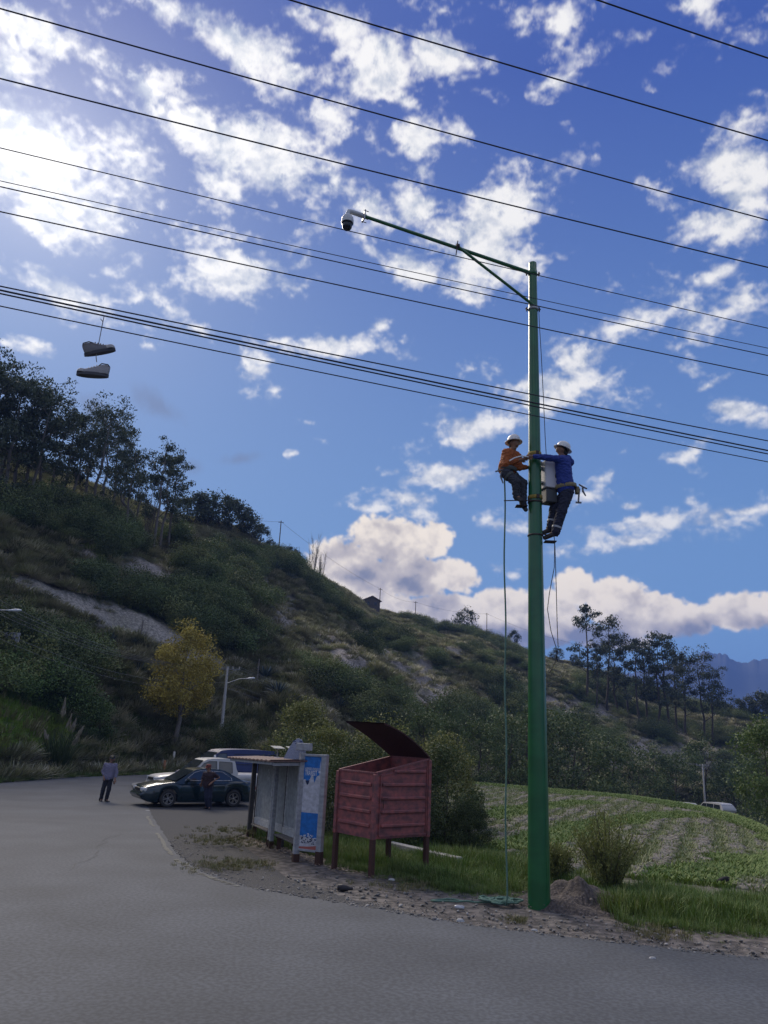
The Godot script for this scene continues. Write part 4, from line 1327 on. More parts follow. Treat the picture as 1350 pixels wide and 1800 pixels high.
# J: joints in the scene's own metres; o: look of the person
func person(label: String, J: Dictionary, o: Dictionary) -> Node3D:
	var foot: Vector3 = J.lt
	var root := thing("person", label, "person", Vector3(J.hip.x, minf(J.lt.y, J.rt.y) - 0.05, J.hip.z))
	var K := {}
	for key in J: K[key] = J[key] - root.position
	var cell: float = o.cell
	var face: Vector3 = o.face.normalized()
	var up: Vector3 = (K.head - K.neck).normalized()
	var side := face.cross(up).normalized()  # the person's right
	var across: Vector3 = (K.rs - K.ls).normalized()
	var hd: Vector3 = K.head
	var fat: float = o.get("fat", 1.0)
	# body
	var b := []
	b.append([hd + up * 0.025 - face * 0.01, hd + up * 0.03 + face * 0.015, 0.088, 0.084])
	b.append([hd - up * 0.03 + face * 0.02, hd - up * 0.085 + face * 0.045, 0.07, 0.042])
	b.append([hd + face * 0.085 + up * 0.01, hd + face * 0.108 - up * 0.025, 0.012, 0.016])
	for s in [-1, 1]: b.append([hd + side * 0.088 * s + up * 0.01, hd + side * 0.092 * s - up * 0.025, 0.018, 0.014])
	b.append([hd - up * 0.06, K.neck, 0.05, 0.055])
	b.append([K.neck, K.chest, 0.055, 0.08])
	b.append([K.chest, K.waist, 0.085, 0.08])
	b.append([K.waist, K.hip, 0.08, 0.09])
	for s in ["l", "r"]:
		b.append([K[s + "s"], K.chest, 0.05, 0.07])
		b.append([K[s + "s"], K[s + "e"], 0.047, 0.038])
		b.append([K[s + "e"], K[s + "h"], 0.037, 0.026])
		b.append([K[s + "hip"], K[s + "k"], 0.075, 0.05])
		b.append([K[s + "k"], K[s + "a"], 0.05, 0.036])
		b.append([K[s + "a"], K[s + "t"], 0.036, 0.03])
		# palm and fingers, slightly curled
		var fd: Vector3 = (K[s + "h"] - K[s + "e"]).normalized()
		if o.has("grip_" + s): fd = o["grip_" + s].normalized()
		var cur: Vector3 = o.get("curl_" + s, Vector3(0, -1, 0))
		var wd := fd.cross(cur).normalized()
		var w0: Vector3 = K[s + "h"]
		b.append([w0, w0 + fd * 0.07, 0.028, 0.032])
		for q in 4:
			var root_f: Vector3 = w0 + fd * 0.085 + wd * (q - 1.5) * 0.021
			var ln: float = [0.040, 0.046, 0.043, 0.034][q]
			var k1: Vector3 = root_f + (fd + cur * 0.35).normalized() * ln
			b.append([root_f, k1, 0.0105, 0.0095])
			b.append([k1, k1 + (fd * 0.4 + cur).normalized() * ln * 0.85, 0.0095, 0.008])
		var th: Vector3 = w0 + fd * 0.03 + wd * 0.034
		b.append([th, th + (fd + wd * 0.9).normalized() * 0.04, 0.014, 0.011])
		b.append([th + (fd + wd * 0.9).normalized() * 0.04, th + (fd + wd * 0.4 + cur * 0.4).normalized() * 0.075, 0.011, 0.009])
	put_mesh("body", nets(b, cell, 0.02), mat("skin", Color(0.24, 0.125, 0.075), 0.6), root)
	# shirt or jacket
	var t := []
	for s in [-1, 1]:
		t.append([K.chest + across * 0.085 * s + up * 0.03, K.waist + across * 0.065 * s, 0.115 * fat, 0.115 * fat])
		t.append([K.waist + across * 0.065 * s, K.hip + across * 0.055 * s + up * 0.05, 0.115 * fat, 0.118 * fat])
	t.append([K.neck - up * 0.03, K.chest, 0.068, 0.12])
	for s in ["l", "r"]:
		t.append([K[s + "s"], K.chest, 0.072, 0.09])
		var e: Vector3 = K[s + "e"]
		var sl: float = o.sleeve
		if sl <= 1.0: t.append([K[s + "s"], K[s + "s"].lerp(e, sl), 0.072, 0.066])
		else:
			t.append([K[s + "s"], e, 0.072, 0.06])
			t.append([e, e.lerp(K[s + "h"], sl - 1.0), 0.058, 0.046])
	if o.get("hood", false):
		t.append([K.neck - face * 0.07 + up * 0.0 + side * 0.06, K.neck - face * 0.12 - up * 0.07, 0.05, 0.06])
		t.append([K.neck - face * 0.07 + up * 0.0 - side * 0.06, K.neck - face * 0.12 - up * 0.07, 0.05, 0.06])
	put_mesh(o.get("top_name", "shirt"), nets(t, cell, 0.035, 0.018), o.top, root)
	# trousers
	var p := []
	var lg: float = o.get("leg", 1.0)
	for s in ["l", "r"]:
		p.append([K.waist.lerp(K.hip, 0.55) + (K[s + "hip"] - K.hip) * 0.6, K[s + "hip"], 0.105 * fat, 0.108])
		p.append([K[s + "hip"], K[s + "k"], 0.10 * lg, 0.078 * lg])
		p.append([K[s + "k"], K[s + "a"] + (K[s + "k"] - K[s + "a"]).normalized() * -0.01, 0.078 * lg, 0.068 * lg])
	put_mesh("trousers", nets(p, cell, 0.03, 0.020), o.legs, root)
	for s in ["l", "r"]:
		var f: Vector3 = (K[s + "t"] - K[s + "a"])
		var dn: Vector3 = (K[s + "a"] - K[s + "k"]).normalized()
		var heel: Vector3 = K[s + "a"] + dn * 0.055 - f.normalized() * 0.03
		var bt := [[K[s + "a"] - dn * 0.07, K[s + "a"] + dn * 0.02, 0.052, 0.05], [K[s + "a"] + dn * 0.02, heel, 0.048, 0.042], [heel, K[s + "t"], 0.044, 0.038], [K[s + "a"] + dn * 0.03, K[s + "t"], 0.044, 0.036]]
		put_mesh("boot", nets(bt, cell * 0.9, 0.02), o.boots, root)
	# face
	for s in [-1, 1]:
		var eb := MB.new()
		eb.lathe([Vector2(0, -0.009), Vector2(0.011, 0.0), Vector2(0, 0.009)], hd + face * 0.083 + side * 0.033 * s + up * 0.022, Basis.IDENTITY, 8)
		put_mesh("eye", eb.done(), mat("eye_dark", Color(0.02, 0.015, 0.012), 0.4), root)
	var mo := MB.new()
	mo.bar(hd + face * 0.088 - up * 0.055 - side * 0.025, hd + face * 0.088 - up * 0.055 + side * 0.025, 0.012, 0.010)
	put_mesh("mouth", mo.done(), mat("lip", Color(0.17, 0.06, 0.05), 0.6), root)
	var hair := nets([[hd + up * 0.045 - face * 0.03, hd - up * 0.03 - face * 0.05, 0.088, 0.068]], cell, 0.02)
	put_mesh("hair", hair, mat("hair", Color(0.015, 0.012, 0.01), 0.6), root)
	return root

func hard_hat(parent: Node3D, at: Vector3, up: Vector3, face: Vector3) -> void:
	var y := up.normalized()
	var x := y.cross(-face).normalized()
	var bs := Basis(x, y, x.cross(y))
	var mb := MB.new()
	mb.lathe([Vector2(0.118, -0.015), Vector2(0.12, 0.0), Vector2(0.122, 0.03), Vector2(0.115, 0.07), Vector2(0.095, 0.105), Vector2(0.06, 0.13), Vector2(0.025, 0.14), Vector2(0.0, 0.141)], at, bs, 24, Vector2(1.0, 1.12))
	var hm := mat("helmet_white", Color(0.72, 0.70, 0.66), 0.35)
	var hat := put_mesh("hard_hat", mb.done(), hm, parent)
	var br := MB.new()
	br.lathe([Vector2(0.118, -0.012), Vector2(0.150, -0.022), Vector2(0.165, -0.026), Vector2(0.165, -0.020), Vector2(0.150, -0.012), Vector2(0.118, 0.004)], at, bs, 24, Vector2(1.0, 1.12))
	put_mesh("brim", br.done(), hm, hat)
	var rd := MB.new()
	var pts := []
	for i in 9:
		var a := lerpf(-1.25, 1.25, i / 8.0)
		pts.append(at + bs * Vector3(0, cos(a) * 0.142, -sin(a) * 0.125))
	rd.tube(pts, [0.008, 0.014, 0.016, 0.016, 0.016, 0.016, 0.016, 0.014, 0.008], 6)
	put_mesh("ridge", rd.done(), hm, hat)

func cap(parent: Node3D, at: Vector3, face: Vector3, m: Material, patch: Material) -> void:
	var f := face.normalized()
	var x := Vector3.UP.cross(-f).normalized()
	var bs := Basis(x, Vector3.UP, x.cross(Vector3.UP))
	var mb := MB.new()
	mb.lathe([Vector2(0.104, -0.01), Vector2(0.106, 0.02), Vector2(0.098, 0.06), Vector2(0.07, 0.09), Vector2(0.03, 0.102), Vector2(0.0, 0.104)], at, bs, 18, Vector2(1.0, 1.12))
	var c := put_mesh("cap", mb.done(), m, parent)
	var v := MB.new()
	v.prism(PackedVector2Array([Vector2(-0.085, 0.04), Vector2(0.085, 0.04), Vector2(0.075, 0.15), Vector2(0.03, 0.185), Vector2(-0.03, 0.185), Vector2(-0.075, 0.15)]), 0.012, Basis(x, f, x.cross(f)) * Basis(Vector3.RIGHT, -0.15), at)
	put_mesh("visor", v.done(), m, c)
	var q := MB.new()
	q.box(at + f * 0.108 + Vector3.UP * 0.045, Vector3(0.07, 0.03, 0.012), Basis(x, Vector3.UP, x.cross(Vector3.UP)))
	put_mesh("badge", q.done(), patch, c)

func tool_belt(parent: Node3D, c: Vector3, up: Vector3, r: float, m: Material) -> MB:
	var y := up.normalized()
	var x := y.cross(Vector3.BACK).normalized()
	var mb := MB.new()
	mb.lathe([Vector2(r, -0.04), Vector2(r + 0.008, -0.036), Vector2(r + 0.008, 0.036), Vector2(r, 0.04)], c, Basis(x, y, x.cross(y)), 22, Vector2(1.0, 1.05))
	put_mesh("belt", mb.done(), m, parent)
	return mb

func make_people() -> void:
	var boot := mat("boot_leather", Color(0.035, 0.028, 0.024), 0.6, 0.0, "worn", 6.0)
	# worker in blue
	var jb := {"head": Vector3(3.421, 8.137, -14.100), "neck": Vector3(3.464, 8.000, -14.100), "chest": Vector3(3.452, 7.842, -14.100), "waist": Vector3(3.475, 7.469, -14.100), "hip": Vector3(3.504, 7.308, -14.100), "ls": Vector3(3.36, 7.90, -13.930), "le": Vector3(3.063, 7.893, -13.850), "lh": Vector3(2.835, 7.922, -13.895), "rs": Vector3(3.436, 7.93, -14.270), "re": Vector3(3.187, 7.88, -14.340), "rh": Vector3(2.97, 7.94, -14.255), "lhip": Vector3(3.492, 7.255, -14.010), "lk": Vector3(3.367, 6.862, -13.970), "la": Vector3(3.259, 6.474, -14.000), "lt": Vector3(3.058, 6.346, -14.030), "rhip": Vector3(3.505, 7.30, -14.190), "rk": Vector3(3.283, 6.954, -14.220), "ra": Vector3(3.208, 6.592, -14.200), "rt": Vector3(3.049, 6.474, -14.150)}
	var blue := mat("blue_jacket", Color(0.020, 0.050, 0.30), 0.75, 0.0, "worn", 5.0)
	var navy := mat("navy_cloth", Color(0.022, 0.026, 0.055), 0.85, 0.0, "worn", 5.0)
	var w := person("worker in blue jacket and white hard hat leaning back from the green pole", jb, {"cell": 0.011, "face": Vector3(-1, 0.12, 0.05), "top": blue, "legs": navy, "boots": boot, "sleeve": 1.92, "hood": true, "top_name": "jacket", "grip_l": Vector3(-0.9, 0.05, -0.25), "curl_l": Vector3(-0.2, 0, -1), "grip_r": Vector3(-0.9, 0, 0.3), "curl_r": Vector3(-0.2, 0, 1), "fat": 1.34, "leg": 1.22})
	var org: Vector3 = w.position
	hard_hat(w, jb.head - org + Vector3(0.035, 0.065, 0), Vector3(0.38, 1, 0), Vector3(-1, 0.35, 0))
	var beltm := mat("belt_webbing", Color(0.30, 0.25, 0.13), 0.85, 0.0, "worn", 6.0)
	tool_belt(w, Vector3(3.487, 7.392, -14.1) - org, Vector3(-0.12, 1, 0), 0.205, beltm)
	var steel := mat("tool_steel", Color(0.16, 0.16, 0.17), 0.45, 0.6)
	var hm := MB.new()
	var tb := Vector3(3.74, 7.36, -14.05) - org
	hm.bar(tb, tb + Vector3(-0.03, -0.28, 0.0), 0.03, 0.03)
	hm.bar(tb + Vector3(-0.08, -0.28, 0.0), tb + Vector3(0.03, -0.28, 0.0), 0.03, 0.03)
	put_mesh("hammer", hm.done(), steel, w)
	var pl := MB.new()
	pl.tube([tb + Vector3(0.05, 0.05, 0.03), tb + Vector3(0.06, -0.06, 0.03), tb + Vector3(0.11, -0.15, 0.03)], [0.016, 0.02, 0.012], 6)
	pl.tube([tb + Vector3(-0.02, 0.08, 0.03), tb + Vector3(0.08, 0.02, 0.03), tb + Vector3(0.14, 0.0, 0.02)], [0.014, 0.018, 0.014], 6)
	put_mesh("pliers", pl.done(), steel, w)
	var pouch := MB.new()
	pouch.box(tb + Vector3(-0.04, -0.03, -0.02), Vector3(0.07, 0.14, 0.12), Basis.IDENTITY, 0.015)
	put_mesh("pouch", pouch.done(), beltm, w)
	for s in [["lk", "la", 0.80], ["rk", "ra", 0.62]]:  # reflective bands on the trouser legs
		var c: Vector3 = jb[s[0]].lerp(jb[s[1]], s[2]) - org
		var yv: Vector3 = (jb[s[0]] - jb[s[1]]).normalized()
		var xv := yv.cross(Vector3.BACK).normalized()
		var rb := MB.new()
		rb.lathe([Vector2(0.094, -0.018), Vector2(0.096, 0.018)], c, Basis(xv, yv, xv.cross(yv)), 14)
		put_mesh("reflective_band", rb.done(), mat("reflective", Color(0.35, 0.36, 0.38), 0.5), w)
	# worker in orange
	var jo := {"head": Vector3(2.494, 8.235, -14.100), "neck": Vector3(2.465, 8.11, -14.120), "chest": Vector3(2.432, 7.966, -14.120), "waist": Vector3(2.375, 7.748, -14.120), "hip": Vector3(2.353, 7.641, -14.120), "rs": Vector3(2.326, 8.018, -14.03), "re": Vector3(2.310, 7.766, -13.96), "rh": Vector3(2.585, 7.86, -13.96), "ls": Vector3(2.578, 8.008, -14.20), "le": Vector3(2.60, 7.756, -14.100), "lh": Vector3(2.775, 7.80, -14.20), "rhip": Vector3(2.327, 7.597, -14.030), "rk": Vector3(2.490, 7.408, -13.960), "ra": Vector3(2.521, 7.150, -14.020), "rt": Vector3(2.596, 7.02, -13.900), "lhip": Vector3(2.418, 7.642, -14.180), "lk": Vector3(2.666, 7.453, -14.140), "la": Vector3(2.669, 7.033, -14.140), "lt": Vector3(2.701, 6.885, -14.040)}
	var orange := mat("orange_shirt", Color(0.44, 0.115, 0.022), 0.8, 0.0, "worn", 5.0)
	var grey := mat("grey_trousers", Color(0.055, 0.06, 0.075), 0.9, 0.0, "worn", 5.0)
	var v := person("worker in orange shirt and white hard hat seated in a harness at the green pole", jo, {"cell": 0.011, "face": Vector3(0.45, -0.15, 0.8), "top": orange, "legs": grey, "boots": boot, "sleeve": 1.75, "top_name": "shirt", "curl_r": Vector3(0, -0.6, 0.6), "grip_l": Vector3(0.9, 0.1, -0.2), "curl_l": Vector3(0, -0.3, -1), "fat": 1.12, "leg": 1.05})
	org = v.position
	hard_hat(v, jo.head - org + Vector3(-0.01, 0.062, -0.01), Vector3(0.0, 1, -0.08), Vector3(0.4, -0.1, 0.8))
	tool_belt(v, Vector3(2.362, 7.70, -14.12) - org, Vector3(0.12, 1, 0), 0.178, mat("harness", Color(0.10, 0.11, 0.10), 0.85, 0.0, "worn", 8.0))
	var hs := MB.new()
	for s in [["rhip", "rk"], ["lhip", "lk"]]:
		var c: Vector3 = jo[s[0]].lerp(jo[s[1]], 0.35) - org
		var yv: Vector3 = (jo[s[0]] - jo[s[1]]).normalized()
		var xv := yv.cross(Vector3.BACK).normalized()
		hs.lathe([Vector2(0.108, -0.025), Vector2(0.114, 0.0), Vector2(0.108, 0.025)], c, Basis(xv, yv, xv.cross(yv)), 16)
	put_mesh("leg_loops", hs.done(), M["harness"], v)
	var tl := MB.new()
	var t0 := Vector3(2.24, 7.66, -14.02) - org
	tl.tube([t0, t0 + Vector3(-0.03, -0.14, 0.02), t0 + Vector3(0.02, -0.28, 0.02)], [0.018, 0.02, 0.012], 6)
	tl.tube([t0 + Vector3(0.05, 0.02, 0.03), t0 + Vector3(-0.13, -0.05, 0.02)], [0.012, 0.016], 6)
	put_mesh("hand_tools", tl.done(), steel, v)
	# man in checked shirt on the road
	var jm := {"head": Vector3(-10.266, 1.271, -32.050), "neck": Vector3(-10.297, 1.130, -32.050), "chest": Vector3(-10.295, 0.969, -32.050), "waist": Vector3(-10.304, 0.650, -32.050), "hip": Vector3(-10.322, 0.544, -32.050), "rs": Vector3(-10.491, 1.066, -32.050), "re": Vector3(-10.563, 0.809, -32.050), "rh": Vector3(-10.468, 0.624, -31.960), "ls": Vector3(-10.105, 1.064, -32.050), "le": Vector3(-10.022, 0.790, -32.050), "lh": Vector3(-10.022, 0.538, -31.950), "rhip": Vector3(-10.397, 0.519, -32.050), "rk": Vector3(-10.444, 0.120, -32.000), "ra": Vector3(-10.493, -0.231, -32.050), "rt": Vector3(-10.406, -0.285, -31.860), "lhip": Vector3(-10.231, 0.527, -32.050), "lk": Vector3(-10.223, 0.130, -32.000), "la": Vector3(-10.284, -0.231, -32.050), "lt": Vector3(-10.121, -0.285, -31.890)}
	var checked := mat("checked_shirt", Color(0.27, 0.25, 0.36), 0.85)
	checked.albedo_texture = check_texture()
	checked.uv1_triplanar = true
	checked.uv1_scale = Vector3.ONE * 6.0
	var dark := mat("dark_trousers", Color(0.022, 0.022, 0.03), 0.9, 0.0, "worn", 5.0)
	var m1 := person("man in checked lilac shirt, dark trousers and cap standing on the road", jm, {"cell": 0.014, "face": Vector3(0.25, 0.05, 1), "top": checked, "legs": dark, "boots": boot, "sleeve": 1.6, "fat": 1.12})
	org = m1.position
	cap(m1, jm.head - org + Vector3(0, 0.055, 0), Vector3(0.25, 0.0, 1), mat("black_cap", Color(0.02, 0.02, 0.022), 0.8), mat("cap_badge", Color(0.5, 0.42, 0.2), 0.7))
	var ph := MB.new()
	ph.box(Vector3(-10.03, 0.42, -31.93) - org, Vector3(0.04, 0.13, 0.07), Basis(Vector3.BACK, 0.3), 0.008)
	tag(put_mesh("phone", ph.done(), mat("phone_black", Color(0.012, 0.012, 0.014), 0.3), m1), "dark phone in the hand")
	# man beside the sedan
	var jn := {"head": Vector3(-6.229, 1.159, -31.000), "neck": Vector3(-6.184, 1.028, -31.000), "chest": Vector3(-6.166, 0.874, -31.000), "waist": Vector3(-6.178, 0.597, -31.000), "hip": Vector3(-6.167, 0.495, -31.000), "ls": Vector3(-6.005, 0.963, -30.980), "le": Vector3(-5.820, 0.843, -31.080), "lh": Vector3(-6.02, 0.669, -30.880), "rs": Vector3(-6.341, 0.951, -30.980), "re": Vector3(-6.406, 0.754, -30.960), "rh": Vector3(-6.440, 0.621, -31.05), "lhip": Vector3(-6.089, 0.479, -31.000), "lk": Vector3(-6.049, 0.119, -30.940), "la": Vector3(-6.036, -0.231, -31.000), "lt": Vector3(-6.010, -0.285, -30.800), "rhip": Vector3(-6.229, 0.472, -31.000), "rk": Vector3(-6.183, 0.111, -30.970), "ra": Vector3(-6.152, -0.231, -31.100), "rt": Vector3(-6.231, -0.285, -30.930)}
	var maroon := mat("dark_tee", Color(0.045, 0.022, 0.026), 0.85, 0.0, "worn", 5.0)
	var m2 := person("man in dark tee and jeans, hand on hip, leaning by the sedan", jn, {"cell": 0.014, "face": Vector3(-0.35, 0.0, 1), "top": maroon, "legs": navy, "boots": boot, "sleeve": 0.75, "fat": 1.15})
	org = m2.position
	cap(m2, jn.head - org + Vector3(0, 0.055, 0), Vector3(-0.35, 0, 1), mat("red_cap", Color(0.16, 0.035, 0.025), 0.8), M["dark_tee"])

func check_texture() -> ImageTexture:
	var im := Image.create_empty(64, 64, false, Image.FORMAT_RGB8)
	for y in 64:
		for x in 64:
			var a := 1.0 if (x / 4) % 2 == 0 else 0.78
			var b := 1.0 if (y / 4) % 2 == 0 else 0.82
			im.set_pixel(x, y, Color(a * b, a * b, a * b))
	return ImageTexture.create_from_image(im)

# ---------------------------------------------------------------- vehicles (own axes: x forward, y up)
func curve2(src: Array, per := 4) -> PackedVector2Array:
	return smooth_line(src, per)

func lookup(line: PackedVector2Array, x: float) -> float:
	for i in line.size() - 1:
		var a := line[i]
		var b := line[i + 1]
		if (x >= a.x and x <= b.x) or (x <= a.x and x >= b.x):
			return lerpf(a.y, b.y, clampf((x - a.x) / (b.x - a.x + 1e-9), 0, 1))
	return line[0].y if absf(x - line[0].x) < absf(x - line[-1].x) else line[-1].y

func vehicle(called: String, label: String, category: String, at: Vector3, turn: float, P: Dictionary) -> Node3D:
	var root := thing(called, label, category, at, turn)
	var paint: Material = P.paint
	var W: float = P.half
	var top := curve2(P.top)
	var x0: float = top[0].x
	var x1: float = top[-1].x
	var sill: float = P.sill
	var wr: float = P.wheel
	# lower body: rings along the length, raised over the wheels
	var mb := MB.new()
	var prev := []
	var n := 64
	for i in n + 1:
		var x := lerpf(x0, x1, i / float(n))
		var yt := lookup(top, x)
		var yb := sill
		for wx in P.axles:
			var dx: float = absf(x - wx)
			var ar := wr + 0.055
			if dx < ar: yb = maxf(yb, wr + sqrt(ar * ar - dx * dx) * 0.98)
		yb = minf(yb, yt - 0.08)
		var e := minf(x - x0, x1 - x)
		var w := W * (1.0 - 0.20 * pow(clampf(1.0 - e / 0.55, 0, 1), 2.2))
		var yb2 := yb + 0.10 * clampf(1.0 - e / 0.25, 0, 1)
		yb2 = minf(yb2, yt - 0.05)
		var ring := []
		for q in [[yb2, 0.95], [lerpf(yb2, yt, 0.12), 0.985], [lerpf(yb2, yt, 0.45), 1.0], [lerpf(yb2, yt, 0.72), 0.985], [lerpf(yb2, yt, 0.93), 0.945], [yt, 0.86]]:
			ring.append(Vector3(x, q[0], w * q[1]))
		ring.append(Vector3(x, yt + 0.012, 0.0))
		var full := ring.duplicate()
		for q in range(ring.size() - 2, -1, -1): full.append(Vector3(ring[q].x, ring[q].y, -ring[q].z))
		if i > 0:
			for q in full.size() - 1: mb.quad(prev[q], full[q], full[q + 1], prev[q + 1], true)
			mb.quad(prev[full.size() - 1], full[full.size() - 1], full[0], prev[0])
		if i == 0 or i == n:
			for q in range(1, full.size() - 1):
				if i == 0: mb.tri(full[0], full[q + 1], full[q])
				else: mb.tri(full[0], full[q], full[q + 1])
		prev = full
	put_mesh("body", mb.done(), paint, root)
	# cabin with leaning sides: half width = ga - gb * y
	var cab := curve2(P.cab, 5)
	var ga: float = P.ga
	var gb: float = P.gb
	var cm := MB.new()
	for i in cab.size() - 1:
		var a := cab[i]
		var b := cab[i + 1]
		var za := ga - gb * a.y
		var zb := ga - gb * b.y
		cm.quad(Vector3(a.x, a.y, -za), Vector3(b.x, b.y, -zb), Vector3(b.x, b.y, zb), Vector3(a.x, a.y, za), true)
	var idx := Geometry2D.triangulate_polygon(cab)
	for i in range(0, idx.size(), 3):
		var a := cab[idx[i]]
		var b := cab[idx[i + 1]]
		var c := cab[idx[i + 2]]
		if (b - a).cross(c - a) < 0.0:
			var t := b
			b = c; c = t
		cm.tri(Vector3(a.x, a.y, ga - gb * a.y), Vector3(b.x, b.y, ga - gb * b.y), Vector3(c.x, c.y, ga - gb * c.y))
		cm.tri(Vector3(a.x, a.y, -ga + gb * a.y), Vector3(c.x, c.y, -ga + gb * c.y), Vector3(b.x, b.y, -ga + gb * b.y))
	put_mesh("cabin", cm.done(), paint, root)
	var glass := mat("car_glass", Color(0.025, 0.032, 0.036), 0.05)
	glass.metallic_specular = 0.7
	for wd in P.windows:
		for s in [1, -1]:
			var wm := MB.new()
			var poly := PackedVector2Array()
			for q in wd: poly.append(Vector2(q[0], q[1]))
			var id2 := Geometry2D.triangulate_polygon(poly)
			for i in range(0, id2.size(), 3):
				var T := [poly[id2[i]], poly[id2[i + 1]], poly[id2[i + 2]]]
				if (T[1] - T[0]).cross(T[2] - T[0]) * s < 0.0: T = [T[0], T[2], T[1]]
				var V := []
				for q in T: V.append(Vector3(q.x, q.y, s * (ga - gb * q.y + 0.006)))
				wm.tri(V[0], V[1], V[2])
			var win := put_mesh("side_window", wm.done(), glass, root)
			var fr := MB.new()
			for i in poly.size():
				var a := poly[i]
				var b := poly[(i + 1) % poly.size()]
				fr.tube([Vector3(a.x, a.y, s * (ga - gb * a.y + 0.008)), Vector3(b.x, b.y, s * (ga - gb * b.y + 0.008))], [0.011], 5)
			put_mesh("window_trim", fr.done(), P.trim, win)
	for scr in P.screens:  # front and rear glass: between two points of the cabin line
		var a := Vector2(scr[0][0], scr[0][1])
		var b := Vector2(scr[1][0], scr[1][1])
		var nrm := (b - a).orthogonal().normalized()
		if nrm.y < 0: nrm = -nrm
		a += nrm * 0.02
		b += nrm * 0.02
		var za := ga - gb * a.y - 0.06
		var zb := ga - gb * b.y - 0.06
		var sm := MB.new()
		if b.x > a.x: sm.quad(Vector3(a.x, a.y, za), Vector3(b.x, b.y, zb), Vector3(b.x, b.y, -zb), Vector3(a.x, a.y, -za))
		else: sm.quad(Vector3(b.x, b.y, zb), Vector3(a.x, a.y, za), Vector3(a.x, a.y, -za), Vector3(b.x, b.y, -zb))
		put_mesh(scr[2], sm.done(), glass, root)
	# door seams, handles, side strip
	var seam := mat("seam", Color(0.01, 0.01, 0.012), 0.8)
	for dx in P.doors:
		for s in [1, -1]:
			var dm := MB.new()
			dm.bar(Vector3(dx[0], sill + 0.09, s * (W * 0.995)), Vector3(dx[0], lookup(top, dx[0]) - 0.1, s * (W * 0.985)), 0.012, 0.008, Vector3.RIGHT)
			put_mesh("door_seam", dm.done(), seam, root)
			var hn := MB.new()
			hn.box(Vector3(dx[0] + dx[1], lookup(top, dx[0]) - 0.19, s * (W * 0.985)), Vector3(0.16, 0.035, 0.035), Basis.IDENTITY, 0.01)
			put_mesh("door_handle", hn.done(), P.handle, root)
	for s in [1, -1]:
		var hl := MB.new()
		hl.box(Vector3(x1 - 0.12, P.lamp_y, s * W * 0.66), Vector3(0.2, 0.14, 0.36), Basis(Vector3.UP, -s * 0.28), 0.03)
		put_mesh("headlight", hl.done(), mat("lamp_glass", Color(0.55, 0.56, 0.55), 0.12), root)
		var tl := MB.new()
		tl.box(Vector3(x0 + 0.06, P.lamp_y + 0.08, s * W * 0.68), Vector3(0.12, 0.14, 0.34), Basis(Vector3.UP, s * 0.2), 0.02)
		put_mesh("tail_light", tl.done(), mat("tail_red", Color(0.25, 0.015, 0.012), 0.2), root)
		var mm := MB.new()
		mm.box(Vector3(P.mirror[0], P.mirror[1], s * (ga - gb * P.mirror[1] + 0.11)), Vector3(0.12, 0.12, 0.19), Basis.IDENTITY, 0.03)
		put_mesh("wing_mirror", mm.done(), P.handle, root)
		for wx in P.axles:
			wheel(root, Vector3(wx, wr, s * (W - 0.105)), wr, s)
	var gr := MB.new()
	gr.box(Vector3(x1 - 0.03, P.lamp_y - 0.01, 0), Vector3(0.1, 0.12, W * 0.8), Basis.IDENTITY, 0.02)
	put_mesh("grille", gr.done(), mat("grille_dark", Color(0.02, 0.02, 0.022), 0.4), root)
	var bp := MB.new()
	bp.box(Vector3(x1 - 0.02, P.bumper_y, 0), Vector3(0.22, 0.17, W * 1.66), Basis.IDENTITY, 0.06)
	put_mesh("bumper", bp.done(), P.bumper, root)
	return root

func wheel(parent: Node3D, at: Vector3, r: float, s: float) -> void:
	var w := Node3D.new()
	w.name = "wheel"
	parent.add_child(w, true)
	w.position = at
	var bs := Basis(Vector3(1, 0, 0), Vector3(0, 0, s), Vector3(0, -s, 0))
	var t := MB.new()
	t.lathe([Vector2(r * 0.62, -0.09), Vector2(r * 0.93, -0.10), Vector2(r, -0.07), Vector2(r, 0.07), Vector2(r * 0.93, 0.098), Vector2(r * 0.68, 0.095), Vector2(r * 0.62, 0.07)], Vector3.ZERO, bs, 28)
	put_mesh("tyre", t.done(), mat("tyre_rubber", Color(0.05, 0.048, 0.046), 0.9, 0.0, "worn", 4.0), w)
	var d := MB.new()
	d.lathe([Vector2(0.0, 0.02), Vector2(r * 0.64, 0.02), Vector2(r * 0.64, 0.0)].slice(0, 2), Vector3.ZERO, bs, 20)
	put_mesh("brake_disc", d.done(), mat("wheel_dark", Color(0.012, 0.012, 0.013), 0.6), w)
	var rim := MB.new()
	rim.lathe([Vector2(r * 0.64, 0.055), Vector2(r * 0.66, 0.088), Vector2(r * 0.60, 0.088), Vector2(r * 0.585, 0.06)], Vector3.ZERO, bs, 28)
	rim.lathe([Vector2(r * 0.14, 0.05), Vector2(r * 0.13, 0.08), Vector2(0.0, 0.085)], Vector3.ZERO, bs, 12)
	for k in 10:
		var a := TAU * (k / 2) / 5.0 + (0.17 if k % 2 else -0.17)
		rim.bar(bs * Vector3(cos(a) * r * 0.10, 0.066, sin(a) * r * 0.10), bs * Vector3(cos(a) * r * 0.61, 0.078, sin(a) * r * 0.61), 0.03, 0.022, bs * Vector3.UP)
	put_mesh("rim", rim.done(), mat("alloy", Color(0.30, 0.29, 0.28), 0.35, 0.7), w)

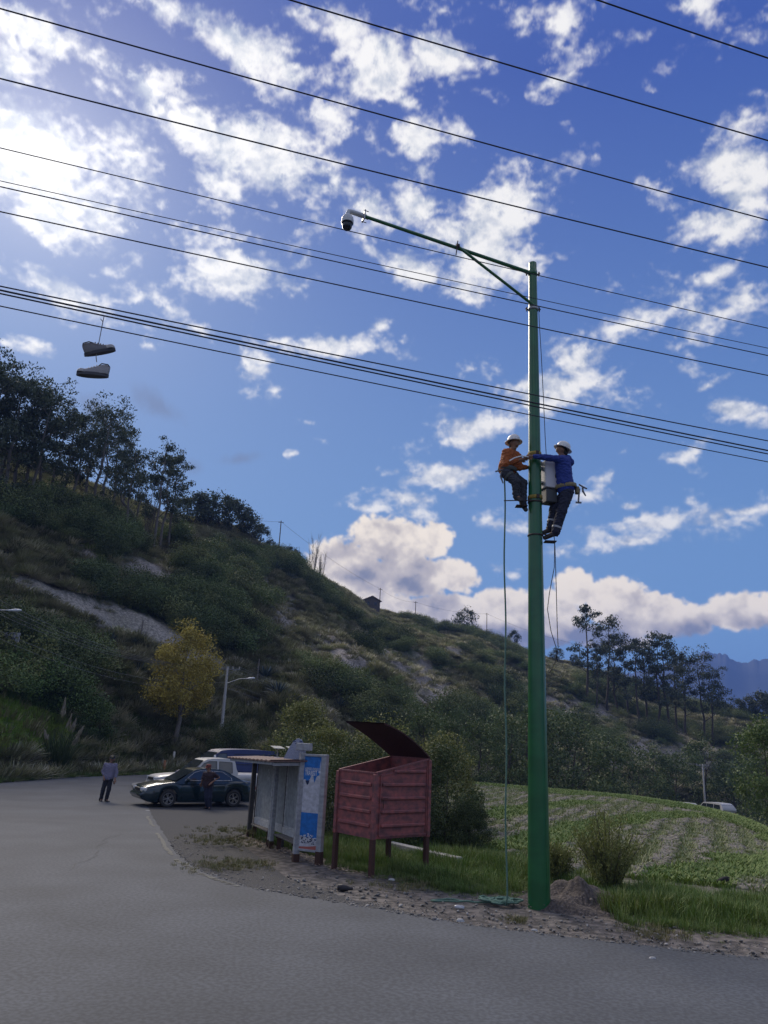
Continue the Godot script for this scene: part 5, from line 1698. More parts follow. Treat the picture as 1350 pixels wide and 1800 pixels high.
func make_vehicles() -> void:
	var chrome := mat("chrome_trim", Color(0.5, 0.5, 0.5), 0.25, 0.9)
	var black := mat("black_plastic", Color(0.02, 0.02, 0.022), 0.55)
	var teal := mat("dark_green_paint", Color(0.008, 0.022, 0.028), 0.22)
	teal.clearcoat_enabled = true
	teal.clearcoat = 0.6
	teal.clearcoat_roughness = 0.05
	var w1 := Vector3(-7.657, -0.295, -30.974)
	var w2 := Vector3(-5.43, -0.295, -32.35)
	var fwd := (w1 - w2).normalized()
	var turn := atan2(-fwd.z, fwd.x)
	var lft := Vector3(fwd.z, 0, -fwd.x)  # away from the camera
	if lft.z > 0: lft = -lft
	var c := (w1 + w2) * 0.5 + lft * 0.72
	var sedan := {"paint": teal, "half": 0.86, "sill": 0.19, "wheel": 0.31, "axles": [1.31, -1.31], "top": [[-2.28, 0.62], [-2.25, 0.84], [-2.05, 0.93], [-1.6, 0.965], [-0.6, 0.94], [0.4, 0.92], [1.05, 0.905], [1.6, 0.84], [2.05, 0.74], [2.22, 0.66], [2.27, 0.52]],
		"cab": [[1.12, 0.86], [0.78, 1.06], [0.34, 1.32], [0.0, 1.385], [-0.45, 1.385], [-0.85, 1.34], [-1.3, 1.12], [-1.72, 0.92], [-1.5, 0.86], [0.9, 0.84], [1.1, 0.86]], "ga": 1.20, "gb": 0.42,
		"windows": [[[0.72, 0.965], [-0.38, 0.965], [-0.40, 1.31], [0.10, 1.315], [0.34, 1.25]], [[-0.46, 0.965], [-1.18, 0.975], [-1.16, 1.07], [-0.82, 1.28], [-0.48, 1.31]]],
		"screens": [[[1.05, 0.93], [0.36, 1.315], "windshield"], [[-1.62, 0.97], [-0.92, 1.315], "rear_window"]], "doors": [[0.78, -0.9], [-0.42, -0.75], [-1.12, -3.0]], "trim": chrome, "handle": teal, "lamp_y": 0.62, "bumper_y": 0.42, "bumper": teal, "mirror": [0.62, 0.99]}
	sedan.doors = [[0.80, -1.08], [-0.42, -0.62]]
	vehicle("sedan", "dark green four door sedan parked in the lay-by", "car", c, turn, sedan)
	var white := mat("white_paint", Color(0.46, 0.45, 0.43), 0.32)
	var pick := {"paint": white, "half": 0.88, "sill": 0.36, "wheel": 0.37, "axles": [1.45, -1.5], "top": [[-2.55, 0.7], [-2.5, 1.03], [-2.2, 1.05], [-1.0, 1.05], [0.0, 1.04], [0.85, 1.03], [1.6, 1.0], [2.25, 0.92], [2.42, 0.80], [2.46, 0.6]],
		"cab": [[1.12, 0.98], [0.82, 1.22], [0.42, 1.58], [0.1, 1.66], [-0.6, 1.68], [-0.92, 1.62], [-1.02, 1.3], [-1.02, 1.0], [0.0, 0.96], [1.0, 0.97]], "ga": 1.10, "gb": 0.26,
		"windows": [[[0.80, 1.10], [-0.12, 1.10], [-0.12, 1.56], [0.22, 1.56], [0.44, 1.48]], [[-0.24, 1.10], [-0.84, 1.10], [-0.82, 1.53], [-0.24, 1.56]]], "screens": [[[1.06, 1.06], [0.44, 1.58], "windshield"], [[-1.05, 1.15], [-0.98, 1.55], "rear_window"]],
		"doors": [[0.86, -0.9], [-0.18, -0.62]], "trim": black, "handle": black, "lamp_y": 0.82, "bumper_y": 0.56, "bumper": chrome, "mirror": [0.72, 1.16]}
	var cp := c + lft * 2.9 - fwd * 1.5
	cp.y = fall(cp.z) + 0.02
	var pk := vehicle("pickup_truck", "dusty white double cab pickup behind the dark sedan", "truck", cp, turn, pick)
	var bc := MB.new()
	bc.lathe([Vector2(0.05, 0.0), Vector2(0.045, 0.1), Vector2(0.0, 0.11)], Vector3(-0.35, 1.70, 0.2), Basis.IDENTITY, 12)
	put_mesh("roof_beacon", bc.done(), mat("beacon", Color(0.6, 0.6, 0.58), 0.4), pk)
	var navyp := mat("navy_paint", Color(0.016, 0.026, 0.105), 0.42)
	var van := {"paint": navyp, "half": 0.92, "sill": 0.30, "wheel": 0.34, "axles": [1.5, -1.4], "top": [[-2.5, 0.8], [-2.48, 1.22], [-1.0, 1.24], [0.5, 1.22], [1.2, 1.18], [1.75, 1.05], [2.2, 0.92], [2.3, 0.75], [2.32, 0.6]],
		"cab": [[1.5, 1.1], [1.1, 1.45], [0.7, 1.86], [0.3, 1.98], [-0.8, 2.02], [-2.1, 1.98], [-2.42, 1.85], [-2.47, 1.1], [-0.5, 1.06], [1.3, 1.08]], "ga": 1.12, "gb": 0.20,
		"windows": [[[1.14, 1.30], [0.30, 1.30], [0.30, 1.82], [0.66, 1.80]]], "screens": [[[1.42, 1.24], [0.74, 1.84], "windshield"], [[-2.50, 1.3], [-2.46, 1.8], "rear_window"]],
		"doors": [[1.2, -0.9], [0.2, -0.5]], "trim": black, "handle": black, "lamp_y": 0.80, "bumper_y": 0.5, "bumper": black, "mirror": [1.05, 1.36]}
	var cv := c + lft * 5.9 - fwd * 3.5
	cv.y = fall(cv.z) + 0.02
	var vn := vehicle("van", "dark blue panel van behind the white pickup", "van", cv, turn, van)
	for s in [1, -1]:
		var pn := MB.new()
		for q in [[-0.1, -2.2, 1.34], [-0.1, -2.2, 1.80]]:
			pn.bar(Vector3(q[0], q[2], s * (1.12 - 0.2 * q[2] + 0.008)), Vector3(q[1], q[2], s * (1.12 - 0.2 * q[2] + 0.008)), 0.02, 0.02)
		for q in [-0.1, -2.2]:
			pn.bar(Vector3(q, 1.34, s * (1.12 - 0.2 * 1.34 + 0.008)), Vector3(q, 1.80, s * (1.12 - 0.2 * 1.8 + 0.008)), 0.02, 0.02, Vector3.RIGHT)
		put_mesh("panel_rib", pn.done(), black, vn)
	# two white vehicles on the road beyond the field
	var suv := {"paint": white, "half": 0.88, "sill": 0.34, "wheel": 0.36, "axles": [1.3, -1.3], "top": [[-2.15, 0.7], [-2.12, 1.0], [-1.0, 1.04], [0.4, 1.03], [1.0, 1.02], [1.7, 0.96], [2.05, 0.86], [2.12, 0.6]],
		"cab": [[1.2, 0.98], [0.95, 1.2], [0.6, 1.62], [0.2, 1.72], [-1.2, 1.74], [-1.85, 1.66], [-2.08, 1.0], [0.0, 0.96], [1.1, 0.97]], "ga": 1.08, "gb": 0.24,
		"windows": [[[0.88, 1.12], [0.06, 1.12], [0.06, 1.60], [0.52, 1.58]], [[-0.02, 1.12], [-0.88, 1.12], [-0.88, 1.61], [-0.02, 1.61]], [[-0.98, 1.12], [-1.85, 1.12], [-1.70, 1.58], [-0.98, 1.61]]], "screens": [[[1.12, 1.06], [0.62, 1.6], "windshield"], [[-2.08, 1.12], [-1.92, 1.58], "rear_window"]],
		"doors": [[0.95, -0.9], [0.02, -0.7]], "trim": black, "handle": black, "lamp_y": 0.8, "bumper_y": 0.55, "bumper": black, "mirror": [0.82, 1.15]}
	vehicle("utility_vehicle", "white four wheel drive on the road behind the field crest", "car", far_road(22.75, 86.0, -3.05, 1.75), 1.9, suv)
	vehicle("utility_vehicle", "small white vehicle half hidden by the field crest under the trees", "car", far_road(20.8, 92.0, -3.2, 1.72), 1.8, suv)

# stands on the land at that bearing and distance, on an embankment high enough for its roof to reach the given elevation angle
func far_road(az: float, d: float, el: float, h: float) -> Vector3:
	var p := on_land(az, d)
	p.y = maxf(p.y, 2.6 + d * tan(deg_to_rad(el)) - h)
	var mb := MB.new()
	mb.lathe([Vector2(9.0, -6.0), Vector2(4.2, -0.3), Vector2(3.4, 0.0), Vector2(0.0, 0.0)], p, Basis.IDENTITY, 18)
	tag(put_mesh("embankment", mb.done(), mat("bank_earth", Color(0.075, 0.085, 0.04), 0.95, 0.0, "soil", 0.4)), "grassy embankment of the road beyond the field", "ground", "", "structure")
	return p

# ---------------------------------------------------------------- the green pole, its arm, camera and box
func ring_clamp(parent: Node3D, called: String, base: Vector3, h: float, m: Material, tall := 0.05, grow := 0.012) -> void:
	var mb := MB.new()
	var r := lerpf(0.188, 0.084, h / 12.38) + grow
	mb.lathe([Vector2(r - grow, -tall * 0.5), Vector2(r, -tall * 0.5), Vector2(r, tall * 0.5), Vector2(r - grow, tall * 0.5)], base + Vector3(0, h, 0), Basis.IDENTITY, 24)
	put_mesh(called, mb.done(), m, parent)

func make_pole() -> void:
	var base := Vector3(2.895, -0.02, -14.116)
	var t := thing("camera_pole", "tall tapered green steel pole with a braced arm reaching over the road", "pole", base)
	var green := mat("green_paint", Color(0.014, 0.125, 0.036), 0.32, 0.0, "faint", 0.5)
	green.clearcoat_enabled = true
	green.clearcoat = 0.35
	green.clearcoat_roughness = 0.18
	var sh := MB.new()
	var prof := []
	for i in 41:
		var h := -0.3 + 12.68 * i / 40.0
		prof.append(Vector2(lerpf(0.188, 0.084, h / 12.38), h))
	prof.append(Vector2(0.0, 12.385))
	sh.lathe(prof, Vector3.ZERO, Basis.IDENTITY, 28)
	put_mesh("shaft", sh.done(), green, t)
	var sm := MB.new()
	sm.tube([Vector3(0.10, 0.0, 0.160), Vector3(0.046, 12.3, 0.070)], [0.006], 5)
	put_mesh("weld_seam", sm.done(), green, t)
	var a0 := Vector3(0.0, 12.13, 0.0)
	var tip := Vector3(-0.661, 12.35, -12.82) - base
	var dv := (tip - a0).normalized()
	var arm := MB.new()
	arm.tube([a0 + dv * 0.05, tip], [0.040, 0.033], 14)
	put_mesh("arm", arm.done(), green, t)
	var br := MB.new()
	var bend := a0.lerp(tip, 0.465) + Vector3(0, 0.03, 0.02)
	br.tube([Vector3(0.05, 11.30, 0.06), bend], [0.030, 0.030], 12)
	put_mesh("brace", br.done(), green, t)
	var galv := mat("galvanised", Color(0.32, 0.33, 0.34), 0.45, 0.7)
	var ru := mat("rusty_bracket", Color(0.08, 0.06, 0.055), 0.8, 0.2, "worn", 8.0)
	var cl := MB.new()
	cl.bar(bend + Vector3(0, 0.10, 0.02), bend + Vector3(-0.03, -0.22, 0.03), 0.05, 0.02, Vector3.RIGHT)
	cl.tube([bend - dv * 0.03, bend + dv * 0.03], [0.052, 0.052], 12)
	put_mesh("arm_clamp", cl.done(), ru, t)
	ring_clamp(t, "clamp_band", Vector3.ZERO, 12.13, green, 0.10, 0.010)
	ring_clamp(t, "clamp_band", Vector3.ZERO, 11.28, galv, 0.07, 0.012)
	for h in [12.13, 11.28]:
		for s in [-1, 1]:
			var bo := MB.new()
			bo.tube([Vector3(s * 0.09, h, -0.02), Vector3(s * 0.16, h + 0.01, 0.0)], [0.012], 6)
			bo.box(Vector3(s * 0.13, h, 0.0), Vector3(0.025, 0.09, 0.05), Basis.IDENTITY, 0.006)
			put_mesh("bolt", bo.done(), ru, t)
	# flange and the camera
	var cam := thing("security_camera", "white dome surveillance camera hanging from the tip of the arm", "camera", base + tip)
	var x := dv
	var white := mat("camera_white", Color(0.55, 0.56, 0.56), 0.4)
	var fl := MB.new()
	fl.box(x * 0.005, Vector3(0.024, 0.22, 0.15), Basis(x, Vector3.UP, x.cross(Vector3.UP)).orthonormalized(), 0.004)
	put_mesh("flange", fl.done(), galv, cam)
	for s in [-1, 1]:
		for q in [-1, 1]:
			var bl := MB.new()
			bl.tube([Vector3(0, s * 0.09, 0) + x.cross(Vector3.UP) * 0.055 * q - x * 0.07, Vector3(0, s * 0.09, 0) + x.cross(Vector3.UP) * 0.055 * q + x * 0.03], [0.008], 6)
			put_mesh("bolt", bl.done(), ru, cam)
	var end := x * 0.30 + Vector3(0, 0.0, 0)
	var el := MB.new()
	el.tube([x * 0.02, end - x * 0.03, end + x * 0.015 - Vector3(0, 0.012, 0), end + x * 0.03 - Vector3(0, 0.06, 0), end + x * 0.03 - Vector3(0, 0.10, 0)], [0.048, 0.046, 0.045, 0.043, 0.043], 14)
	put_mesh("elbow", el.done(), white, cam)
	var hub := end + x * 0.03 - Vector3(0, 0.22, 0)
	var hs := MB.new()
	hs.lathe([Vector2(0.120, -0.07), Vector2(0.122, -0.02), Vector2(0.112, 0.05), Vector2(0.085, 0.10), Vector2(0.045, 0.125), Vector2(0.0, 0.13)], hub, Basis.IDENTITY, 24)
	put_mesh("housing", hs.done(), white, cam)
	var dk := mat("dome_black", Color(0.012, 0.013, 0.02), 0.12)
	var sk := MB.new()
	sk.lathe([Vector2(0.0, -0.10), Vector2(0.095, -0.10), Vector2(0.121, -0.069), Vector2(0.118, -0.06)], hub, Basis.IDENTITY, 24)
	put_mesh("skirt", sk.done(), dk, cam)
	var dm := MB.new()
	dm.lathe([Vector2(0.0, -0.225), Vector2(0.04, -0.218), Vector2(0.073, -0.195), Vector2(0.094, -0.155), Vector2(0.098, -0.10)], hub, Basis.IDENTITY, 24)
	put_mesh("dome", dm.done(), dk, cam)
	# equipment box on the far side of the pole
	var bx := thing("equipment_box", "pale grey equipment box with dark lower box strapped to the pole", "box", Vector3(3.165, 7.08, -14.20), 0.25)
	var b1 := MB.new()
	b1.box(Vector3(0, 0.56, 0), Vector3(0.24, 0.56, 0.30), Basis.IDENTITY, 0.012)
	put_mesh("cabinet", b1.done(), mat("cabinet_grey", Color(0.50, 0.50, 0.52), 0.45), bx)
	var b2 := MB.new()
	b2.box(Vector3(0, 0.56, 0.155), Vector3(0.225, 0.545, 0.012), Basis.IDENTITY, 0.004)
	var dr := put_mesh("door", b2.done(), mat("cabinet_door", Color(0.56, 0.55, 0.57), 0.4), bx)
	var b4 := MB.new()
	b4.box(Vector3(0.085, 0.52, 0.166), Vector3(0.02, 0.07, 0.014), Basis.IDENTITY, 0.004)
	put_mesh("latch", b4.done(), mat("black_plastic", Color(0.02, 0.02, 0.022), 0.55), dr)
	var b3 := MB.new()
	b3.box(Vector3(0.02, 0.13, 0.0), Vector3(0.23, 0.27, 0.26), Basis.IDENTITY, 0.015)
	put_mesh("junction_box", b3.done(), mat("junction_grey", Color(0.06, 0.065, 0.07), 0.55), bx)
	for h in [0.7, 0.4]:
		var sp := MB.new()
		sp.bar(Vector3(-0.12, h, 0), Vector3(-0.22, h, 0.0), 0.12, 0.03)
		put_mesh("bracket", sp.done(), galv, bx)
	# webbing straps and climbing steps round the pole
	var web := mat("yellow_webbing", Color(0.42, 0.30, 0.06), 0.85, 0.0, "worn", 6.0)
	for q in [[8.06, "yellow webbing strap round the pole at the hands of the workers"], [7.17, "yellow webbing strap round the pole at the foot of the seated worker"]]:
		var s := thing("strap", q[1], "strap", base + Vector3(0, q[0], 0), 0.0, "webbing straps round the pole")
		var mb := MB.new()
		var r := lerpf(0.188, 0.084, q[0] / 12.38)
		mb.lathe([Vector2(r + 0.004, -0.035), Vector2(r + 0.014, -0.035), Vector2(r + 0.014, 0.035), Vector2(r + 0.004, 0.035)], Vector3.ZERO, Basis(Vector3.BACK, 0.05), 24)
		put_mesh("band", mb.done(), web, s)
		var bk := MB.new()
		bk.box(Vector3(0.03, 0, r + 0.02), Vector3(0.06, 0.08, 0.02), Basis.IDENTITY, 0.005)
		put_mesh("buckle", bk.done(), ru, s)
	for q in [[7.08, -1.0, "climbing step clamped to the pole under the seated worker"], [6.42, 1.0, "climbing step clamped to the pole under the worker in blue"]]:
		var s := thing("climbing_step", q[2], "step", base + Vector3(0, q[0], 0), 0.0, "climbing steps")
		var r := lerpf(0.188, 0.084, q[0] / 12.38) + 0.01
		var mb := MB.new()
		mb.lathe([Vector2(r - 0.008, -0.014), Vector2(r + 0.006, -0.014), Vector2(r + 0.006, 0.014), Vector2(r - 0.008, 0.014)], Vector3.ZERO, Basis.IDENTITY, 20)
		put_mesh("hoop", mb.done(), ru, s)
		var rod := MB.new()
		var sx: float = q[1]
		var far_end := 0.62 if sx < 0 else 0.40
		rod.tube([Vector3(sx * 0.05, 0, r), Vector3(sx * far_end, -0.03 if sx < 0 else -0.02, 0.12)], [0.011], 7)
		put_mesh("rod", rod.done(), ru, s)
		var fp := MB.new()
		fp.box(Vector3(sx * 0.27, -0.10 if sx < 0 else -0.115, 0.03), Vector3(0.22, 0.018, 0.18), Basis.IDENTITY, 0.004)
		put_mesh("foot_plate", fp.done(), ru, s)
	# white cable held by the worker in orange
	var wc := MB.new()
	wc.tube([Vector3(2.36, 7.80, -13.88), Vector3(2.46, 7.86, -13.86), Vector3(2.60, 7.91, -13.87), Vector3(2.74, 7.91, -13.92), Vector3(2.82, 7.93, -13.97)], [0.013], 6)
	tag(put_mesh("cable", wc.done(), mat("white_cable", Color(0.75, 0.75, 0.72), 0.5)), "short white cable held by the worker in orange", "cable")
	# rope hanging to the ground and its coil
	var rp := MB.new()
	var pts := []
	for i in 60:
		var k := i / 59.0
		var h := lerpf(7.55, 0.12, k)
		pts.append(Vector3(2.300 + 0.012 * sin(i * 0.35) + 0.03 * k, h, -14.10 + 0.1 * k))
	pts.append(Vector3(2.30, 0.03, -14.0))
	var gr := RandomNumberGenerator.new()
	gr.seed = 3
	var c := Vector3(2.26, 0.03, -14.22)
	for i in 120:
		var a := i * 0.38
		var rr := 0.14 + 0.06 * sin(i * 0.9) + 0.05 * gr.randf()
		pts.append(c + Vector3(cos(a) * rr * 1.35 + 0.1 * sin(i * 0.11), 0.012 + 0.012 * (i % 9) * 0.4, sin(a) * rr))
	for q in [[2.0, -14.30], [1.85, -14.26], [1.72, -14.34], [1.62, -14.28], [1.55, -14.42], [1.40, -14.46], [1.28, -14.36], [1.18, -14.30], [1.10, -14.22], [1.22, -14.20], [1.36, -14.26], [1.55, -14.24], [1.66, -14.32]]: pts.append(Vector3(q[0], 0.025 + fall(q[1]), q[1]))
	rp.tube(pts, [0.016], 6)
	var ropem := mat("green_rope", Color(0.22, 0.40, 0.30), 0.85, 0.0, "twist", 9.0)
	tag(put_mesh("rope", rp.done(), ropem), "green rope hanging beside the pole and lying in loops on the ground", "rope")
	# thin service wires beside the pole
	var wires := mat("wire_black", Color(0.012, 0.013, 0.02), 0.6)
	for q in [[[Vector3(3.00, 11.30, -14.06), Vector3(3.01, 10.9, -14.06), Vector3(3.04, 10.2, -14.06), Vector3(3.07, 9.3, -14.06), Vector3(3.10, 8.4, -14.08), Vector3(3.13, 7.92, -14.12)], "thin black wire running down the pole from the brace to the box"],
		[[Vector3(3.19, 7.08, -14.18), Vector3(3.22, 6.7, -14.14), Vector3(3.255, 6.3, -14.1), Vector3(3.24, 5.8, -14.1), Vector3(3.14, 5.3, -14.1), Vector3(3.10, 5.0, -14.1), Vector3(3.16, 4.6, -14.1), Vector3(3.25, 4.3, -14.1), Vector3(3.27, 4.05, -14.1)], "loose thin wire hanging below the box and curling against the pole"],
		[[Vector3(3.20, 7.08, -14.16), Vector3(3.24, 6.6, -14.12), Vector3(3.26, 6.2, -14.1), Vector3(3.27, 5.4, -14.1), Vector3(3.275, 4.7, -14.1), Vector3(3.285, 4.3, -14.1), Vector3(3.23, 4.05, -14.1), Vector3(3.12, 3.85, -14.1)], "loose thin wire hanging straight below the box"]]:
		var mb := MB.new()
		mb.tube(q[0], [0.0075], 5)
		tag(put_mesh("wire", mb.done(), wires), q[1], "wire")

func make_wires() -> void:
	var cable := mat("power_cable", Color(0.015, 0.016, 0.03), 0.6)
	# each from end to end: points over the road as sighted, drawn out to the next poles
	for w in [[-1.175, 9.6, -5.938, 4.348, -7.471, 0.011, "thick power line second highest above the road"], [1.847, 9.6, -5.783, 3.793, -6.345, 0.011, "thick power line highest of all above the road"], [-4.185, 9.6, -6.188, 5.046, -8.887, 0.011, "thick power line next above the one that passes over the arm"], [-4.21, 9.0, -6.48, 5.09, -9.093, 0.011, "power line passing over the arm of the green pole"],
		[-4.39, 8.6, -7.026, 5.494, -9.99, 0.0075, "thin power line passing under the dome camera"], [-4.33, 8.2, -7.06, 5.392, -9.86, 0.006, "thinnest of the power lines, above its close twin"], [-4.22, 8.0, -6.898, 5.30, -9.713, 0.0085, "lower of two close power lines behind the brace"], [-4.414, 8.0, -7.316, 5.593, -10.305, 0.0095, "single power line crossing the pole below its brace"],
		[-3.704, 6.5, -6.39, 4.92, -9.228, 0.009, "upper cable of the bundle that carries the sneakers"], [-3.689, 6.45, -6.377, 5.017, -9.435, 0.012, "thick middle cable of the bundle that carries the sneakers"], [-3.669, 6.4, -6.353, 5.01, -9.43, 0.010, "lower cable of the bundle that carries the sneakers"], [-3.576, 6.2, -6.233, 4.88, -9.205, 0.0075, "thin cable running under the sneaker bundle"]]:
		var a := Vector3(w[0], w[1], w[2])
		var b := Vector3(w[3], w[1], w[4])
		var d := b - a
		var p := []
		for i in 25:
			var t := lerpf(-1.6, 2.6, i / 24.0)
			var q := a + d * t
			q.y += 0.02 * d.length() * (t * t - t) * 0.35
			p.append(q)
		var mb := MB.new()
		mb.tube(p, [w[5] * 0.76], 6)
		tag(put_mesh("power_line", mb.done(), cable), w[6], "cable", "cables over the road")

func sneaker(label: String, at: Vector3, basis: Basis, canvas: Material) -> void:
	var o := thing("sneaker", label, "shoe", at, 0.0, "sneakers thrown over the cables")
	o.basis = basis
	# local: x toward the toe, y up, 0.29 long; lofted rings along the length
	var ups := MB.new()
	var st := [[-0.140, 0.100, 0.022, 0.0], [-0.130, 0.125, 0.030, 0.0], [-0.095, 0.135, 0.036, 0.0], [-0.055, 0.132, 0.038, 0.0], [-0.02, 0.112, 0.039, 0.0], [0.03, 0.085, 0.041, 0.0], [0.075, 0.065, 0.044, 0.0], [0.115, 0.052, 0.040, 0.0], [0.140, 0.036, 0.026, 0.0], [0.147, 0.018, 0.010, 0.0]]
	var prev := []
	for i in st.size():
		var r := []
		for k in 12:
			var a := PI * k / 11.0
			r.append(Vector3(st[i][0] - 0.02 * sin(a) * (st[i][1] / 0.13), 0.0 + sin(a) * st[i][1] * 0.76, cos(a) * st[i][2] * (1.0 if sin(a) < 0.6 else 0.82)))
		if i > 0:
			for k in 11: ups.quad(prev[k], r[k], r[k + 1], prev[k + 1], true)
		else:
			for k in range(1, 11): ups.tri(r[0], r[k + 1], r[k])
		prev = r
	put_mesh("upper", ups.done(), canvas, o)
	var sole := MB.new()
	var poly := PackedVector2Array()
	for i in 24:
		var a := TAU * i / 24.0
		var w := 0.045 + 0.006 * cos(a)
		poly.append(Vector2(cos(a) * 0.152, sin(a) * w))
	sole.prism(poly, 0.03, Basis(Vector3.RIGHT, Vector3(0, 0, -1), Vector3.UP), Vector3(0, -0.012, 0))
	put_mesh("sole", sole.done(), mat("sole_dark", Color(0.07, 0.07, 0.085), 0.8), o)
	var toe := MB.new()
	toe.lathe([Vector2(0.048, 0.0), Vector2(0.046, 0.02), Vector2(0.034, 0.036), Vector2(0.0, 0.042)], Vector3(0.103, 0.002, 0), Basis.IDENTITY, 14)
	put_mesh("toe_cap", toe.done(), mat("toe_rubber", Color(0.42, 0.41, 0.40), 0.7), o)
	var lc := MB.new()
	for i in 5:
		var x := -0.035 + i * 0.024
		var y := 0.092 - i * 0.011
		lc.tube([Vector3(x, y - 0.022, 0.034), Vector3(x + 0.01, y + 0.004, 0.0), Vector3(x, y - 0.022, -0.034)], [0.004], 5)
	put_mesh("laces", lc.done(), mat("lace", Color(0.25, 0.25, 0.26), 0.8), o)
	var col := MB.new()
	col.tube([Vector3(-0.150, 0.080, 0.0), Vector3(-0.135, 0.098, 0.022), Vector3(-0.078, 0.102, 0.026), Vector3(-0.045, 0.090, 0.0), Vector3(-0.078, 0.102, -0.026), Vector3(-0.135, 0.098, -0.022), Vector3(-0.150, 0.080, 0.0)], [0.006], 6)
	put_mesh("collar", col.done(), mat("collar", Color(0.05, 0.05, 0.055), 0.8), o)

func make_sneakers() -> void:
	var canvas := mat("worn_canvas", Color(0.44, 0.42, 0.42), 0.85, 0.0, "worn", 9.0)
	var dark := mat("dark_canvas", Color(0.26, 0.25, 0.26), 0.85, 0.0, "worn", 9.0)
	sneaker("dark high top sneaker tilted toe up, the upper of the hanging pair", Vector3(-2.832, 6.07, -6.768), Basis(Vector3.BACK, 0.26) * Basis(Vector3.RIGHT, 0.2), dark)
	sneaker("pale grey high top sneaker, the lower of the hanging pair", Vector3(-2.862, 5.825, -6.768), Basis(Vector3.BACK, 0.02) * Basis(Vector3.UP, PI + 0.1), canvas)
	var mb := MB.new()
	mb.tube([Vector3(-2.845, 6.46, -6.768), Vector3(-2.85, 6.30, -6.768), Vector3(-2.853, 6.135, -6.768), Vector3(-2.85, 6.0, -6.75), Vector3(-2.842, 5.95, -6.768)], [0.0045], 5)
	mb.tube([Vector3(-2.848, 6.39, -6.768), Vector3(-2.875, 6.42, -6.768)], [0.004], 4)
	tag(put_mesh("shoelace", mb.done(), M["lace"]), "knotted shoelace tying the sneakers to the cable bundle", "lace")

